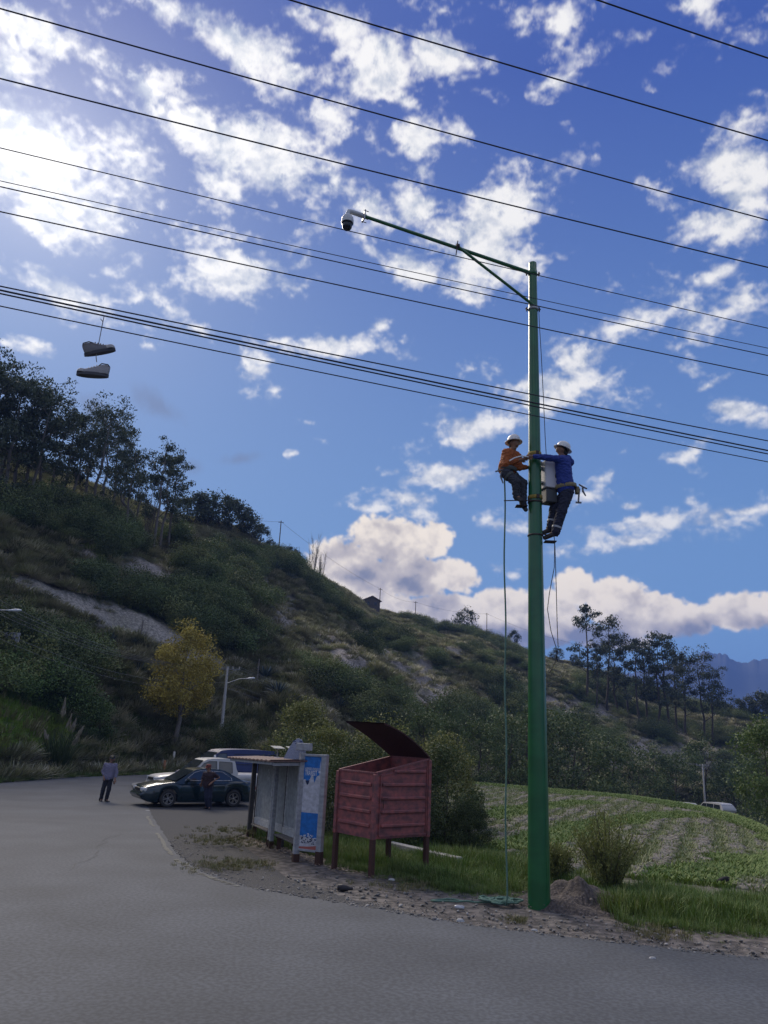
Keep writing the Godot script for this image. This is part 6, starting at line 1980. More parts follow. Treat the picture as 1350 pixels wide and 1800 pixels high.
# ---------------------------------------------------------------- bus shelter
func make_shelter() -> void:
	var p3 := Vector3(-3.289, 0, -22.777)
	var p1 := Vector3(-1.572, 0, -18.249)
	var p0 := Vector3(-1.046, 0, -17.984)
	for p in [p3, p1, p0]: p.y = 0.0
	p3.y = fall(p3.z); p1.y = fall(p1.z); p0.y = fall(p0.z)
	var t := thing("bus_shelter", "weathered grey bus shelter with brown roof, benches and a poster panel", "bus shelter", p1)
	var A := p3 - p1   # far end
	var C := p0 - p1   # outer edge of the poster panel
	var e := Vector3(A.x, 0, A.z).normalized()
	var nrm := Vector3(e.z, 0, -e.x)  # toward the road
	if nrm.x > 0: nrm = -nrm
	var grey := mat("shelter_grey", Color(0.36, 0.37, 0.385), 0.7, 0.0, "smear", 1.2)
	var dark := mat("shelter_dark", Color(0.085, 0.08, 0.08), 0.8, 0.0, "worn", 2.0)
	var sheet_m := mat("shelter_sheet", Color(0.36, 0.38, 0.385), 0.6, 0.0, "smear", 0.9)
	var white := mat("shelter_white", Color(0.55, 0.55, 0.54), 0.65, 0.0, "smear", 1.5)
	var rust := mat("rust", Color(0.085, 0.042, 0.028), 0.95, 0.0, "worn", 3.0)
	var L := Vector3(A.x, 0, A.z).length()
	var at := func(s: float, out: float, y: float) -> Vector3:
		# the back line closes in on the front line toward the far end
		var o := out * lerpf(1.0, 0.30, clampf(s / L, 0.0, 1.0)) if out < -0.05 else out
		return e * s + nrm * o + Vector3(0, y + A.y * s / L, 0)
	# posts
	for q in [[0.0, 2.28, 0.13, grey], [L * 0.47, 2.12, 0.10, grey], [L * 0.53, 2.12, 0.05, white], [L, 2.08, 0.12, dark]]:
		var mb := MB.new()
		mb.box(at.call(q[0], 0.0, q[1] * 0.5 - 0.05), Vector3(q[2], q[1] + 0.1, q[2]), Basis(e, Vector3.UP, e.cross(Vector3.UP)), 0.012)
		var po := put_mesh("post", mb.done(), q[3], t)
		var ft := MB.new()
		ft.box(at.call(q[0], 0.0, 0.06), Vector3(q[2] + 0.012, 0.22, q[2] + 0.012), Basis(e, Vector3.UP, e.cross(Vector3.UP)), 0.01)
		put_mesh("rusty_foot", ft.done(), rust, po)
	for s in [L * 0.47, L]:  # slim posts at the back
		var bp := MB.new()
		bp.box(at.call(s, -0.43, 1.0), Vector3(0.06, 2.1, 0.06), Basis(e, Vector3.UP, e.cross(Vector3.UP)), 0.008)
		put_mesh("back_post", bp.done(), dark, t)
	# wall sheets, set between slim white frames
	for bay in [[-0.36, L * 0.47 - 0.04], [L * 0.47 + 0.04, L - 0.06]]:
		var mb := MB.new()
		mb.bar(at.call(bay[0], -0.43, 1.24), at.call(bay[1], -0.43, 1.22), 0.012, 1.46)
		put_mesh("wall_sheet", mb.done(), sheet_m, t)
		var fr := MB.new()
		for y in [0.51, 1.97]: fr.bar(at.call(bay[0], -0.415, y), at.call(bay[1], -0.415, y), 0.03, 0.035)
		for s in [bay[0], bay[1]]: fr.bar(at.call(s, -0.412, 0.51), at.call(s, -0.412, 1.97), 0.03, 0.03, Vector3.RIGHT)
		put_mesh("sheet_frame", fr.done(), white, t)
		var rail := MB.new()
		rail.bar(at.call(bay[0] - 0.02, -0.38, 0.42), at.call(bay[1] + 0.02, -0.38, 0.42), 0.03, 0.15)
		put_mesh("back_rail", rail.done(), white, t)
	# benches
	for bay in [[0.35, L * 0.45], [L * 0.58, L - 0.2]]:
		var bn := Node3D.new()
		bn.name = "bench"
		t.add_child(bn, true)
		var gm := mat("bench_wood", Color(0.20, 0.185, 0.175), 0.9, 0.0, "bark", 3.0)
		for k in 4:
			var mb := MB.new()
			mb.bar(at.call(bay[0], -0.32 + k * 0.085, 0.33), at.call(bay[1], -0.32 + k * 0.085, 0.33), 0.074, 0.03, Vector3.UP, 0.005)
			put_mesh("slat", mb.done(), gm, bn)
		for s in [bay[0] + 0.18, bay[1] - 0.18]:
			var lg := MB.new()
			lg.bar(at.call(s, -0.36, 0.29), at.call(s, -0.04, 0.29), 0.05, 0.05)
			lg.bar(at.call(s, -0.18, 0.28), at.call(s, -0.18, -0.05), 0.12, 0.10, Vector3.RIGHT)
			put_mesh("leg", lg.done(), rust, bn)
	# roof
	var roofm := mat("brown_roof", Color(0.20, 0.115, 0.095), 0.75, 0.0, "worn", 1.2)
	var rf := MB.new()
	var ya := 2.10
	var q0: Vector3 = at.call(-0.15, -0.50, ya + 0.03)
	var q1: Vector3 = at.call(-0.05, 0.75, ya - 0.02)
	var q2: Vector3 = at.call(L + 0.25, 0.75, ya - 0.06)
	var q3: Vector3 = at.call(L + 0.25, -0.50, ya - 0.01)
	var dn := Vector3(0, -0.03, 0)
	var n := 24
	for i in n:
		var a := float(i) / n
		var b := float(i + 1) / n
		var wa := Vector3(0, 0.018 if i % 2 == 0 else 0.0, 0)
		var wb := Vector3(0, 0.018 if i % 2 == 1 else 0.0, 0)
		rf.quad(q0.lerp(q3, a) + wa, q1.lerp(q2, a) + wa, q1.lerp(q2, b) + wb, q0.lerp(q3, b) + wb)
		rf.quad(q0.lerp(q3, b) + wb + dn, q1.lerp(q2, b) + wb + dn, q1.lerp(q2, a) + wa + dn, q0.lerp(q3, a) + wa + dn)
		rf.quad(q1.lerp(q2, a) + wa + dn, q1.lerp(q2, b) + wb + dn, q1.lerp(q2, b) + wb, q1.lerp(q2, a) + wa)
	rf.quad(q0, q0 + dn, q1 + dn, q1)
	rf.quad(q2, q2 + dn, q3 + dn, q3)
	put_mesh("roof", rf.done(), roofm, t)
	var bm := MB.new()
	bm.bar(at.call(0.0, 0.0, 2.02), at.call(L, 0.0, 1.98), 0.06, 0.10)
	bm.bar(at.call(-0.3, -0.43, 2.03), at.call(L, -0.43, 1.99), 0.06, 0.08)
	for s in [0.0, L * 0.5, L]: bm.bar(at.call(s, -0.45, 2.04), at.call(s, 0.68, 2.0), 0.05, 0.06)
	bm.bar(at.call(0.0, 0.68, 2.02), at.call(L, 0.68, 1.98), 0.05, 0.06)
	put_mesh("roof_frame", bm.done(), grey, t)
	# small plates and a painted board on the roof
	for q in [[2.95, -0.25, 0.26], [1.55, -0.25, 0.26], [1.05, -0.3, 0.24]]:
		var mb := MB.new()
		mb.bar(at.call(q[0], q[1], 2.1), at.call(q[0], q[1], 2.1 + q[2]), 0.03, 0.03, Vector3.RIGHT)
		mb.box(at.call(q[0], q[1], 2.1 + q[2]), Vector3(0.5, 0.015, 0.28), Basis(e, Vector3.UP, e.cross(Vector3.UP)) * Basis(Vector3.BACK, 0.1), 0.003)
		put_mesh("roof_plate", mb.done(), mat("plate_pale", Color(0.42, 0.42, 0.38), 0.7, 0.0, "worn", 3.0), t)
	var up := Vector3.UP
	var bx := Vector3(C.x, 0, C.z).normalized()
	var bz := bx.cross(up)
	var board := MB.new()
	board.prism(PackedVector2Array([Vector2(-0.34, 0.0), Vector2(0.28, 0.0), Vector2(0.20, 0.30), Vector2(0.10, 0.44), Vector2(0.0, 0.46), Vector2(-0.10, 0.40), Vector2(-0.22, 0.24)]), 0.02, Basis(bx, up, bz), at.call(0.35, 0.05, 2.12))
	var bd := put_mesh("roof_board", board.done(), mat("board_blue", Color(0.36, 0.40, 0.52), 0.6, 0.0, "worn", 3.0), t)
	var mk := MB.new()
	var r := RandomNumberGenerator.new()
	r.seed = 4
	for i in 16:
		var p: Vector3 = at.call(0.35, 0.05, 2.12) + bx * r.randf_range(-0.12, 0.14) + up * r.randf_range(0.28, 0.41) + bz * 0.0115
		mk.box(p, Vector3(r.randf_range(0.015, 0.05), r.randf_range(0.01, 0.03), 0.003), Basis(bx, up, bz) * Basis(Vector3.BACK, r.randf() * 3.0))
	put_mesh("board_picture", mk.done(), mat("board_ink", Color(0.03, 0.05, 0.14), 0.6), bd)
	var blk := MB.new()
	blk.box(Vector3(0.02, 2.40, 0.0), Vector3(0.36, 0.16, 0.14), Basis(bx, up, bz), 0.01)
	put_mesh("post_cap", blk.done(), grey, t)
	# poster panel
	var wide := Vector3(C.x, 0, C.z).length()
	var frm := MB.new()
	var pc := func(x: float, y: float, z: float) -> Vector3:
		return bx * x + up * y + bz * z
	frm.box(pc.call(wide, 1.08, 0), Vector3(0.13, 2.36, 0.13), Basis(bx, up, bz), 0.012)
	put_mesh("post", frm.done(), grey, t)
	var ft2 := MB.new()
	ft2.box(pc.call(wide, 0.10, 0), Vector3(0.142, 0.34, 0.142), Basis(bx, up, bz), 0.01)
	put_mesh("rusty_foot", ft2.done(), rust, t)
	for y in [2.23, 0.26]:
		var bar := MB.new()
		bar.box(pc.call(wide * 0.5, y, 0), Vector3(wide - 0.12, 0.05, 0.09), Basis(bx, up, bz), 0.008)
		put_mesh("panel_frame", bar.done(), grey, t)
	var ps := MB.new()
	var pw := wide - 0.13
	var f := -1.0 if bz.z < 0 else 1.0
	ps.box(pc.call(wide * 0.5, 1.245, 0), Vector3(pw, 1.92, 0.03), Basis(bx, up, bz))
	var panel := put_mesh("poster", ps.done(), mat("poster_white", Color(0.56, 0.56, 0.60), 0.5, 0.0, "smear", 1.4), t)
	# print on the poster: blue fields, lettering, skyline of domes, street sketch
	var zz := 0.0165 * f
	var flat := func(mb: MB, pts: Array, z: float):
		var poly := PackedVector2Array()
		for q in pts: poly.append(Vector2(q[0], q[1]))
		var ix := Geometry2D.triangulate_polygon(poly)
		for i in range(0, ix.size(), 3):
			var T := [poly[ix[i]], poly[ix[i + 1]], poly[ix[i + 2]]]
			if (T[1] - T[0]).cross(T[2] - T[0]) * f < 0.0: T = [T[0], T[2], T[1]]
			mb.tri(pc.call(wide * 0.5 + T[0].x * pw, 0.285 + T[0].y * 1.92, z), pc.call(wide * 0.5 + T[1].x * pw, 0.285 + T[1].y * 1.92, z), pc.call(wide * 0.5 + T[2].x * pw, 0.285 + T[2].y * 1.92, z))
	var blue := mat("poster_blue", Color(0.012, 0.165, 0.52), 0.5, 0.0, "smear", 1.4)
	var m1 := MB.new()
	flat.call(m1, [[-0.5, 1.0], [-0.5, 0.735], [-0.40, 0.745], [-0.33, 0.735], [-0.25, 0.70], [-0.20, 0.735], [-0.12, 0.75], [-0.06, 0.79], [0.0, 0.80], [0.06, 0.785], [0.09, 0.75], [0.13, 0.71], [0.18, 0.735], [0.24, 0.78], [0.30, 0.79], [0.42, 0.80], [0.44, 0.88], [0.47, 0.95], [0.48, 1.0]], zz)
	put_mesh("blue_print", m1.done(), blue, panel)
	m1 = MB.new()
	flat.call(m1, [[-0.5, 0.385], [-0.5, 0.14], [-0.2, 0.12], [0.2, 0.125], [0.5, 0.09], [0.5, 0.385]], zz)
	put_mesh("blue_print", m1.done(), blue, panel)
	var m4 := MB.new()
	flat.call(m4, [[-0.38, 0.73], [-0.14, 0.735], [-0.18, 0.70], [-0.26, 0.68]], zz * 1.1)
	put_mesh("torn_patch", m4.done(), mat("patch_navy", Color(0.008, 0.02, 0.07), 0.6), panel)
	var m5 := MB.new()
	flat.call(m5, [[-0.5, 0.02], [-0.5, 0.0], [0.5, 0.0], [0.5, 0.045], [0.1, 0.03]], zz)
	put_mesh("red_print", m5.done(), mat("poster_red", Color(0.36, 0.10, 0.08), 0.5), panel)
	var wt := mat("poster_letters", Color(0.62, 0.63, 0.66), 0.5)
	for q in [["AGENTES CIVILES D", 0.86, 0.044, 0.80, -0.02], ["TRÁNSIT", 0.815, 0.105, 0.66, -0.08]]:
		var tm := TextMesh.new()
		tm.text = q[0]
		var ff := SystemFont.new()
		ff.font_names = PackedStringArray(["Droid Sans"])
		ff.font_weight = 700
		tm.font = ff
		tm.font_size = 32
		tm.pixel_size = 0.01
		tm.depth = 0.0
		tm.curve_step = 1.0
		var box := tm.get_aabb()
		var s: float = q[3] * pw / maxf(box.size.x, 0.01)
		var o := put_mesh("lettering", tm, wt, panel)
		o.transform = Transform3D(Basis(bx * s * f, up * (q[2] / maxf(box.size.y, 0.01)) * 1.25, bz * f), pc.call(wide * 0.5 + q[4] * pw, 0.285 + q[1] * 1.92, zz * 1.25))
	var sg := MB.new()
	flat.call(sg, [[0.34, 0.845], [0.34, 0.822], [0.485, 0.822], [0.485, 0.845]], zz * 1.3)
	flat.call(sg, [[0.40, 0.90], [0.395, 0.80], [0.415, 0.80], [0.43, 0.90], [0.415, 0.96]], zz * 1.2)
	put_mesh("sign_print", sg.done(), wt, panel)
	var sk := MB.new()
	for i in 70:
		var x := r.randf_range(-0.46, 0.44)
		var y := r.randf_range(0.04, 0.14 - 0.06 * absf(x)) + 0.02
		var lx := r.randf_range(0.02, 0.12)
		var an := r.randf_range(-0.5, 0.5)
		var hh := r.randf_range(0.004, 0.012)
		flat.call(sk, [[x, y], [x + lx, y + an * 0.03], [x + lx, y + an * 0.03 + hh], [x, y + hh]], zz * (1.2 + 0.01 * i))
	tag(put_mesh("sketch_print", sk.done(), wt, panel), "", "", "", "stuff")
	var sk2 := MB.new()
	for i in 24:
		var x := r.randf_range(-0.42, 0.40)
		var y := r.randf_range(0.05, 0.12)
		flat.call(sk2, [[x, y], [x + 0.05, y], [x + 0.05, y + 0.012], [x, y + 0.012]], zz * (2.0 + 0.01 * i))
	tag(put_mesh("sketch_print", sk2.done(), M["patch_navy"], panel), "", "", "", "stuff")
	# white scrawls on the wall sheets
	var gm2 := MB.new()
	for q in [[0.30, 1.32, 26], [3.9, 1.65, 16], [3.3, 1.72, 8]]:
		var pp: Vector3 = at.call(q[0], -0.416, q[1])
		for i in q[2]:
			var a := pp + e * r.randf_range(-0.16, 0.16) + up * r.randf_range(-0.16, 0.16)
			var b2 := a + e * r.randf_range(-0.08, 0.08) + up * r.randf_range(-0.10, 0.10)
			gm2.bar(a, b2, 0.008, 0.012)
	tag(put_mesh("scrawl", gm2.done(), mat("scrawl_white", Color(0.6, 0.6, 0.6), 0.7), t), "", "", "", "stuff")

# ---------------------------------------------------------------- red waste bin on legs
func make_bin() -> void:
	var C := Vector3(0.082, 0, -16.533)
	C.y = fall(C.z)
	var t := thing("waste_bin", "dusty red steel waste container on four rusty legs with lid raised", "container", C)
	var u := Vector3(-cos(deg_to_rad(50.0)), 0, -sin(deg_to_rad(50.0)))   # along the low front
	var v := Vector3(cos(deg_to_rad(40.0)), 0, -sin(deg_to_rad(40.0)))    # along the side, to the tall back
	var up := Vector3.UP
	var wu := 1.22
	var wv := 1.50
	var red := mat("bin_red", Color(0.43, 0.115, 0.10), 0.72, 0.0, "rustred", 1.1)
	var rust := mat("bin_rust", Color(0.10, 0.045, 0.032), 0.95, 0.0, "worn", 3.0)
	var yb := 0.70
	var yf := 1.94
	var yr := 2.24
	var P := func(a: float, b: float, y: float) -> Vector3: return u * a + v * b + up * y
	# walls
	var wall := func(called: String, a: Vector3, b: Vector3, ya: float, yb2: float, out: Vector3):
		var mb := MB.new()
		var th := out * 0.025
		var q := [a + up * yb, b + up * yb, b + up * yb2, a + up * ya]
		mb.quad(q[0], q[1], q[2], q[3])
		mb.quad(q[1] - th, q[0] - th, q[3] - th, q[2] - th)
		mb.quad(q[3], q[2], q[2] - th, q[3] - th)
		mb.quad(q[1], q[0], q[0] - th, q[1] - th)
		mb.quad(q[0], q[3], q[3] - th, q[0] - th)
		mb.quad(q[2], q[1], q[1] - th, q[2] - th)
		return put_mesh(called, mb.done(), red, t)
	var front: Node3D = wall.call("front_wall", P.call(wu, 0, 0), P.call(0, 0, 0), yf, yf, -v)
	var side: Node3D = wall.call("side_wall", P.call(0, 0, 0), P.call(0, wv, 0), yf, yr, -u)
	wall.call("back_wall", P.call(0, wv, 0), P.call(wu, wv, 0), yr, yr, v)
	wall.call("side_wall", P.call(wu, wv, 0), P.call(wu, 0, 0), yr, yf, u)
	var fl := MB.new()
	fl.box(P.call(wu * 0.5, wv * 0.5, yb + 0.03), Vector3(wu - 0.06, 0.03, wv - 0.06), Basis(u, up, u.cross(up)))
	put_mesh("floor_sheet", fl.done(), rust, t)
	# pressed ribs
	for k in 4:
		var y := lerpf(yb + 0.24, yf - 0.22, k / 3.0)
		var mb := MB.new()
		mb.bar(P.call(0.10, -0.012, y), P.call(wu - 0.09, -0.012, y), 0.05, 0.075, up, 0.018)
		put_mesh("rib", mb.done(), red, front)
	for k in 5:
		var y := lerpf(yb + 0.24, yf + 0.05, k / 4.0)
		var mb := MB.new()
		mb.bar(P.call(-0.022, 0.18 + (0.30 if k == 4 else 0.0), y), P.call(-0.022, wv - 0.10, y), 0.05, 0.065, up, 0.016)
		put_mesh("rib", mb.done(), red, side)
	# door outline on the side, with its latch
	var dm := MB.new()
	dm.bar(P.call(-0.012, 0.14, yb + 0.05), P.call(-0.012, 0.14, yf - 0.04), 0.025, 0.02, v)
	dm.bar(P.call(-0.012, 0.14, yf - 0.04), P.call(-0.012, wv - 0.06, yr - 0.12), 0.025, 0.025)
	dm.bar(P.call(-0.012, 0.14, yb + 0.05), P.call(-0.012, wv - 0.06, yb + 0.05), 0.025, 0.025)
	dm.bar(P.call(-0.012, wv - 0.06, yb + 0.05), P.call(-0.012, wv - 0.06, yr - 0.12), 0.025, 0.025, v)
	put_mesh("door_frame", dm.done(), red, side)
	var la := MB.new()
	la.tube([P.call(-0.04, 0.32, 1.47), P.call(-0.05, 0.20, 1.47), P.call(-0.05, 0.20, 1.28)], [0.010], 6)
	put_mesh("latch", la.done(), rust, side)
	# top rims
	var rm := MB.new()
	rm.bar(P.call(0, 0, yf + 0.012), P.call(wu, 0, yf + 0.012), 0.05, 0.03)
	rm.bar(P.call(0, 0, yf + 0.012), P.call(0, wv, yr + 0.012), 0.05, 0.03)
	rm.bar(P.call(wu, 0, yf + 0.012), P.call(wu, wv, yr + 0.012), 0.05, 0.03)
	rm.bar(P.call(0, wv, yr + 0.012), P.call(wu, wv, yr + 0.012), 0.05, 0.03)
	put_mesh("rim", rm.done(), mat("bin_rim", Color(0.33, 0.12, 0.115), 0.7, 0.0, "worn", 2.0), t)
	# corner posts and legs
	for q in [[0, 0, yf], [wu, 0, yf], [0, wv, yr], [wu, wv, yr]]:
		var cp := MB.new()
		var sgu := -1.0 if q[0] == 0 else 1.0
		var sgv := -1.0 if q[1] == 0 else 1.0
		cp.box(P.call(q[0] + sgu * 0.006, q[1] + sgv * 0.006, (q[2] + yb) * 0.5 - 0.01), Vector3(0.085, q[2] - yb, 0.085), Basis(u, up, u.cross(up)), 0.01)
		put_mesh("corner_post", cp.done(), red, t)
		var lg := MB.new()
		var gy := -0.12
		lg.box(P.call(q[0] - sgu * 0.01, q[1] - sgv * 0.01, (yb + gy) * 0.5), Vector3(0.10, yb - gy, 0.10), Basis(u, up, u.cross(up)), 0.01)
		put_mesh("leg", lg.done(), rust, t)
	# raised lid: a bowed sheet hinged on the tall back wall, leaning forward over the opening
	var lid := MB.new()
	var rows := []
	for i in 9:
		var s := i / 8.0
		rows.append([P.call(-0.04, wv - 1.36 * s, yr + 0.02 + 0.66 * s + 0.09 * sin(s * PI)), P.call(wu + 0.06, wv - 1.34 * s, yr + 0.02 + 0.68 * s + 0.04 * sin(s * PI))])
	for i in 8:
		var th := up * 0.03
		lid.quad(rows[i][0] + th, rows[i + 1][0] + th, rows[i + 1][1] + th, rows[i][1] + th, true)
		lid.quad(rows[i][1], rows[i + 1][1], rows[i + 1][0], rows[i][0], true)
		lid.quad(rows[i][0], rows[i + 1][0], rows[i + 1][0] + th, rows[i][0] + th)
		lid.quad(rows[i][1] + th, rows[i + 1][1] + th, rows[i + 1][1], rows[i][1])
	put_mesh("lid", lid.done(), mat("lid_rust", Color(0.085, 0.032, 0.030), 0.9, 0.0, "worn", 1.5), t)
	# dark scrapes on the side, a band of bare primer
	for k in 3:
		var hg := MB.new()
		hg.tube([P.call(wu * (0.15 + 0.35 * k), wv + 0.02, yr + 0.015), P.call(wu * (0.25 + 0.35 * k), wv + 0.02, yr + 0.015)], [0.02], 8)
		put_mesh("hinge", hg.done(), rust, t)

# ---------------------------------------------------------------- small things on the verge, poles, house
func make_small() -> void:
	rng.seed = 99
	# concrete slab behind the bin
	var sl := MB.new()
	sl.bar(Vector3(0.55, fall(-21.1) + 0.10, -21.2), Vector3(2.02, fall(-18.4) + 0.14, -18.35), 0.20, 0.20, Vector3.UP, 0.015)
	tag(put_mesh("concrete_beam", sl.done(), mat("pale_concrete", Color(0.50, 0.49, 0.46), 0.85, 0.0, "worn", 1.5)), "pale concrete beam lying in the grass behind the red bin", "beam")
	# earth mound by the pole
	var mo := MB.new()
	var prev := []
	for i in 13:
		var ring := []
		for k in 36:
			var a := TAU * k / 36.0
			var r := 1.0 - i / 12.0
			var x := 3.62 + cos(a) * r * 1.05
			var z := -14.55 + sin(a) * r * 0.95
			var n := n_fine.get_noise_2d(x * 6.0, z * 6.0)
			ring.append(Vector3(x, -0.04 + 0.36 * pow(1.0 - r, 0.75) * (1.0 + n * 0.7) + n * 0.10 * (1.0 - r * r), z))
		if i > 0:
			for k in 36: mo.quad(prev[k], ring[k], ring[(k + 1) % 36], prev[(k + 1) % 36], true)
		prev = ring
	tag(put_mesh("earth_mound", mo.done(), mat("mound_earth", Color(0.135, 0.11, 0.095), 0.97, 0.0, "soil", 1.5, 3.0)), "mound of dug brown earth at the foot of the green pole", "mound")
	# stones and clods of the shoulder
	var st := MB.new()
	st.lathe([Vector2(0.0, -0.5), Vector2(0.75, -0.25), Vector2(0.9, 0.1), Vector2(0.45, 0.45), Vector2(0.0, 0.5)], Vector3.ZERO, Basis(Vector3(1, 0.25, 0), Vector3(0.1, 1, -0.2), Vector3(-0.2, 0.1, 1)), 6)
	var sm := st.done()
	var xf := []
	var cl := PackedColorArray()
	for q in 3200:
		var t := rng.randf()
		var x := lerpf(-5.0, 6.5, t)
		var z := 0.0
		for i in ROAD_EDGE.size() - 1:
			var a: Array = ROAD_EDGE[i]
			var b: Array = ROAD_EDGE[i + 1]
			if x >= a[0] and x <= b[0]: z = lerpf(a[1], b[1], (x - a[0]) / (b[0] - a[0]))
		var back := rng.randf() * rng.randf() * 3.4 - 0.12
		var s := 0.010 + 0.030 * pow(rng.randf(), 5.0)
		if x > -1.6 and x < 1.2 and rng.randf() < 0.5: s *= 1.5
		var p := Vector3(x, fall(z - back) + 0.018, z - back)
		if back < 0.03: p.y = 0.032 + fall(p.z)
		xf.append(Transform3D(Basis(Vector3(rng.randf(), rng.randf(), rng.randf()).normalized(), rng.randf() * 6.0).scaled(Vector3(s, s * 0.7, s * 1.2)), p))
		var g := lerpf(0.08, 0.20, rng.randf()) + (0.16 if rng.randf() < 0.06 else 0.0)
		cl.append(Color(g, g * 0.96, g * 0.9))
	for q in 160:
		var a := rng.randf() * TAU
		var rr := sqrt(rng.randf())
		var s := 0.012 + 0.030 * pow(rng.randf(), 3.0)
		var p := Vector3(3.62 + cos(a) * rr * 1.2, 0, -14.55 + sin(a) * rr * 1.1)
		p.y = 0.28 * pow(maxf(1.0 - rr, 0.0), 0.8)
		xf.append(Transform3D(Basis(Vector3.UP, a).scaled(Vector3.ONE * s), p))
		cl.append(Color(0.15, 0.125, 0.105))
	scatter("shoulder_gravel", "loose grey gravel and clods along the road shoulder", "gravel", sm, vmat("stones", 0.9), xf, cl)
	# dead leaves and straw round the shelter
	var dl := []
	var dc := PackedColorArray()
	var lf := Leaves.new(6)
	lf.leaf(Vector3.ZERO, Vector3(0.09, 0.01, 0), Vector3(0, 0.005, 0.03), Vector3.UP, Color(1, 1, 1))
	for q in 900:
		var k := rng.randf()
		var p := Vector3(lerpf(-3.2, -0.2, k) + rng.randfn(0, 0.2), 0, lerpf(-22.0, -16.9, k) + rng.randfn(0, 0.3))
		p.y = fall(p.z) + 0.025
		dl.append(Transform3D(Basis(Vector3.UP, rng.randf() * TAU) * Basis(Vector3.RIGHT, rng.randf_range(-0.4, 0.4)), p))
		dc.append(Color(0.20, 0.13, 0.08).lerp(Color(0.34, 0.29, 0.22), rng.randf()))
	scatter("dead_leaves", "dry leaves and straw strewn round the foot of the shelter", "leaves", lf.done(), leafm, dl, dc)
	# litter
	var bo := MB.new()
	var bb := Basis(Vector3(0.96, 0, 0.28).normalized(), Vector3.UP, Vector3(-0.28, 0, 0.96).normalized()) * Basis(Vector3.BACK, -PI / 2)
	bo.lathe([Vector2(0.0, -0.14), Vector2(0.055, -0.14), Vector2(0.062, -0.05), Vector2(0.05, 0.02), Vector2(0.03, 0.07), Vector2(0.026, 0.13), Vector2(0.0, 0.14)], Vector3(-0.363, 0.03, -14.811), bb, 12, Vector2(1.0, 0.75))
	tag(put_mesh("bottle", bo.done(), mat("black_bottle", Color(0.02, 0.018, 0.022), 0.6)), "crumpled black bottle lying on the gravel shoulder", "litter")
	var ca := MB.new()
	ca.lathe([Vector2(0.0, -0.08), Vector2(0.032, -0.08), Vector2(0.036, -0.06), Vector2(0.036, 0.05), Vector2(0.028, 0.075), Vector2(0.0, 0.075)], Vector3(1.511, 0.035, -13.595), Basis(Vector3(0.95, 0, 0.3), Vector3.UP, Vector3(-0.3, 0, 0.95)) * Basis(Vector3.BACK, -PI / 2), 14)
	tag(put_mesh("can", ca.done(), mat("can_silver", Color(0.40, 0.40, 0.41), 0.35, 0.6)), "silver drink can lying on the earth near the rope", "litter")
	for q in [[1.42, -12.68, 0.07, "flattened pale carton at the edge of the asphalt"], [0.476, -16.164, 0.07, "crumpled white paper in the grass before the bin"], [-7.83, -29.1, 0.10, "white plastic scrap on the road edge by the sedan"], [3.72, -11.05, 0.05, "white paper scrap flattened on the asphalt"], [2.45, -12.3, 0.05, "small white stone at the edge of the road"]]:
		var mb := MB.new()
		var prevr := []
		for i in 4:
			var ring := []
			for k in 7:
				var a := TAU * k / 7.0
				var rr: float = q[2] * [1.0, 0.9, 0.6, 0.05][i] * rng.randf_range(0.75, 1.2)
				ring.append(Vector3(q[0] + cos(a) * rr, fall(q[1]) + 0.022 + q[2] * [0.0, 0.25, 0.5, 0.55][i] * (0.3 if q[2] > 0.09 else 1.0), q[1] + sin(a) * rr * 0.6))
			if i > 0:
				for k in 7: mb.quad(prevr[k], ring[k], ring[(k + 1) % 7], prevr[(k + 1) % 7])
			prevr = ring
		tag(put_mesh("litter", mb.done(), mat("litter_white", Color(0.40, 0.40, 0.39), 0.7)), q[3], "litter")
	# dark stone in the field
	var rk := MB.new()
	rk.lathe([Vector2(0.0, -0.1), Vector2(0.2, -0.05), Vector2(0.19, 0.08), Vector2(0.1, 0.16), Vector2(0.0, 0.18)], Vector3(7.58, land(7.58, -17.86) + 0.08, -17.86), Basis(Vector3(0.8, 0.2, 0), Vector3(0.15, 0.55, 0.1), Vector3(0, 0.1, 0.5)), 7)
	tag(put_mesh("stone", rk.done(), mat("dark_stone", Color(0.03, 0.028, 0.027), 0.9, 0.0, "soil", 3.0)), "dark stone at the edge of the tilled field", "stone")
	# marker posts on the bend
	for q in [[-13.55, -55.3, 1.0, Color(0.62, 0.60, 0.54), "white marker post at the bend of the road"], [-13.38, -52.4, 0.85, Color(0.36, 0.16, 0.07), "faded orange marker post at the bend of the road"]]:
		var mb := MB.new()
		mb.lathe([Vector2(0.085, -0.2), Vector2(0.085, q[2] - 0.03), Vector2(0.06, q[2]), Vector2(0.0, q[2] + 0.01)], Vector3.ZERO, Basis.IDENTITY, 12)
		var o := thing("marker_post", q[4], "post", Vector3(q[0], land(q[0], q[1]), q[1]), 0.0, "marker posts at the bend")
		put_mesh("shaft", mb.done(), mat("marker_%d" % int(q[2] * 100), q[3], 0.8, 0.0, "worn", 2.0), o)
	make_utility()

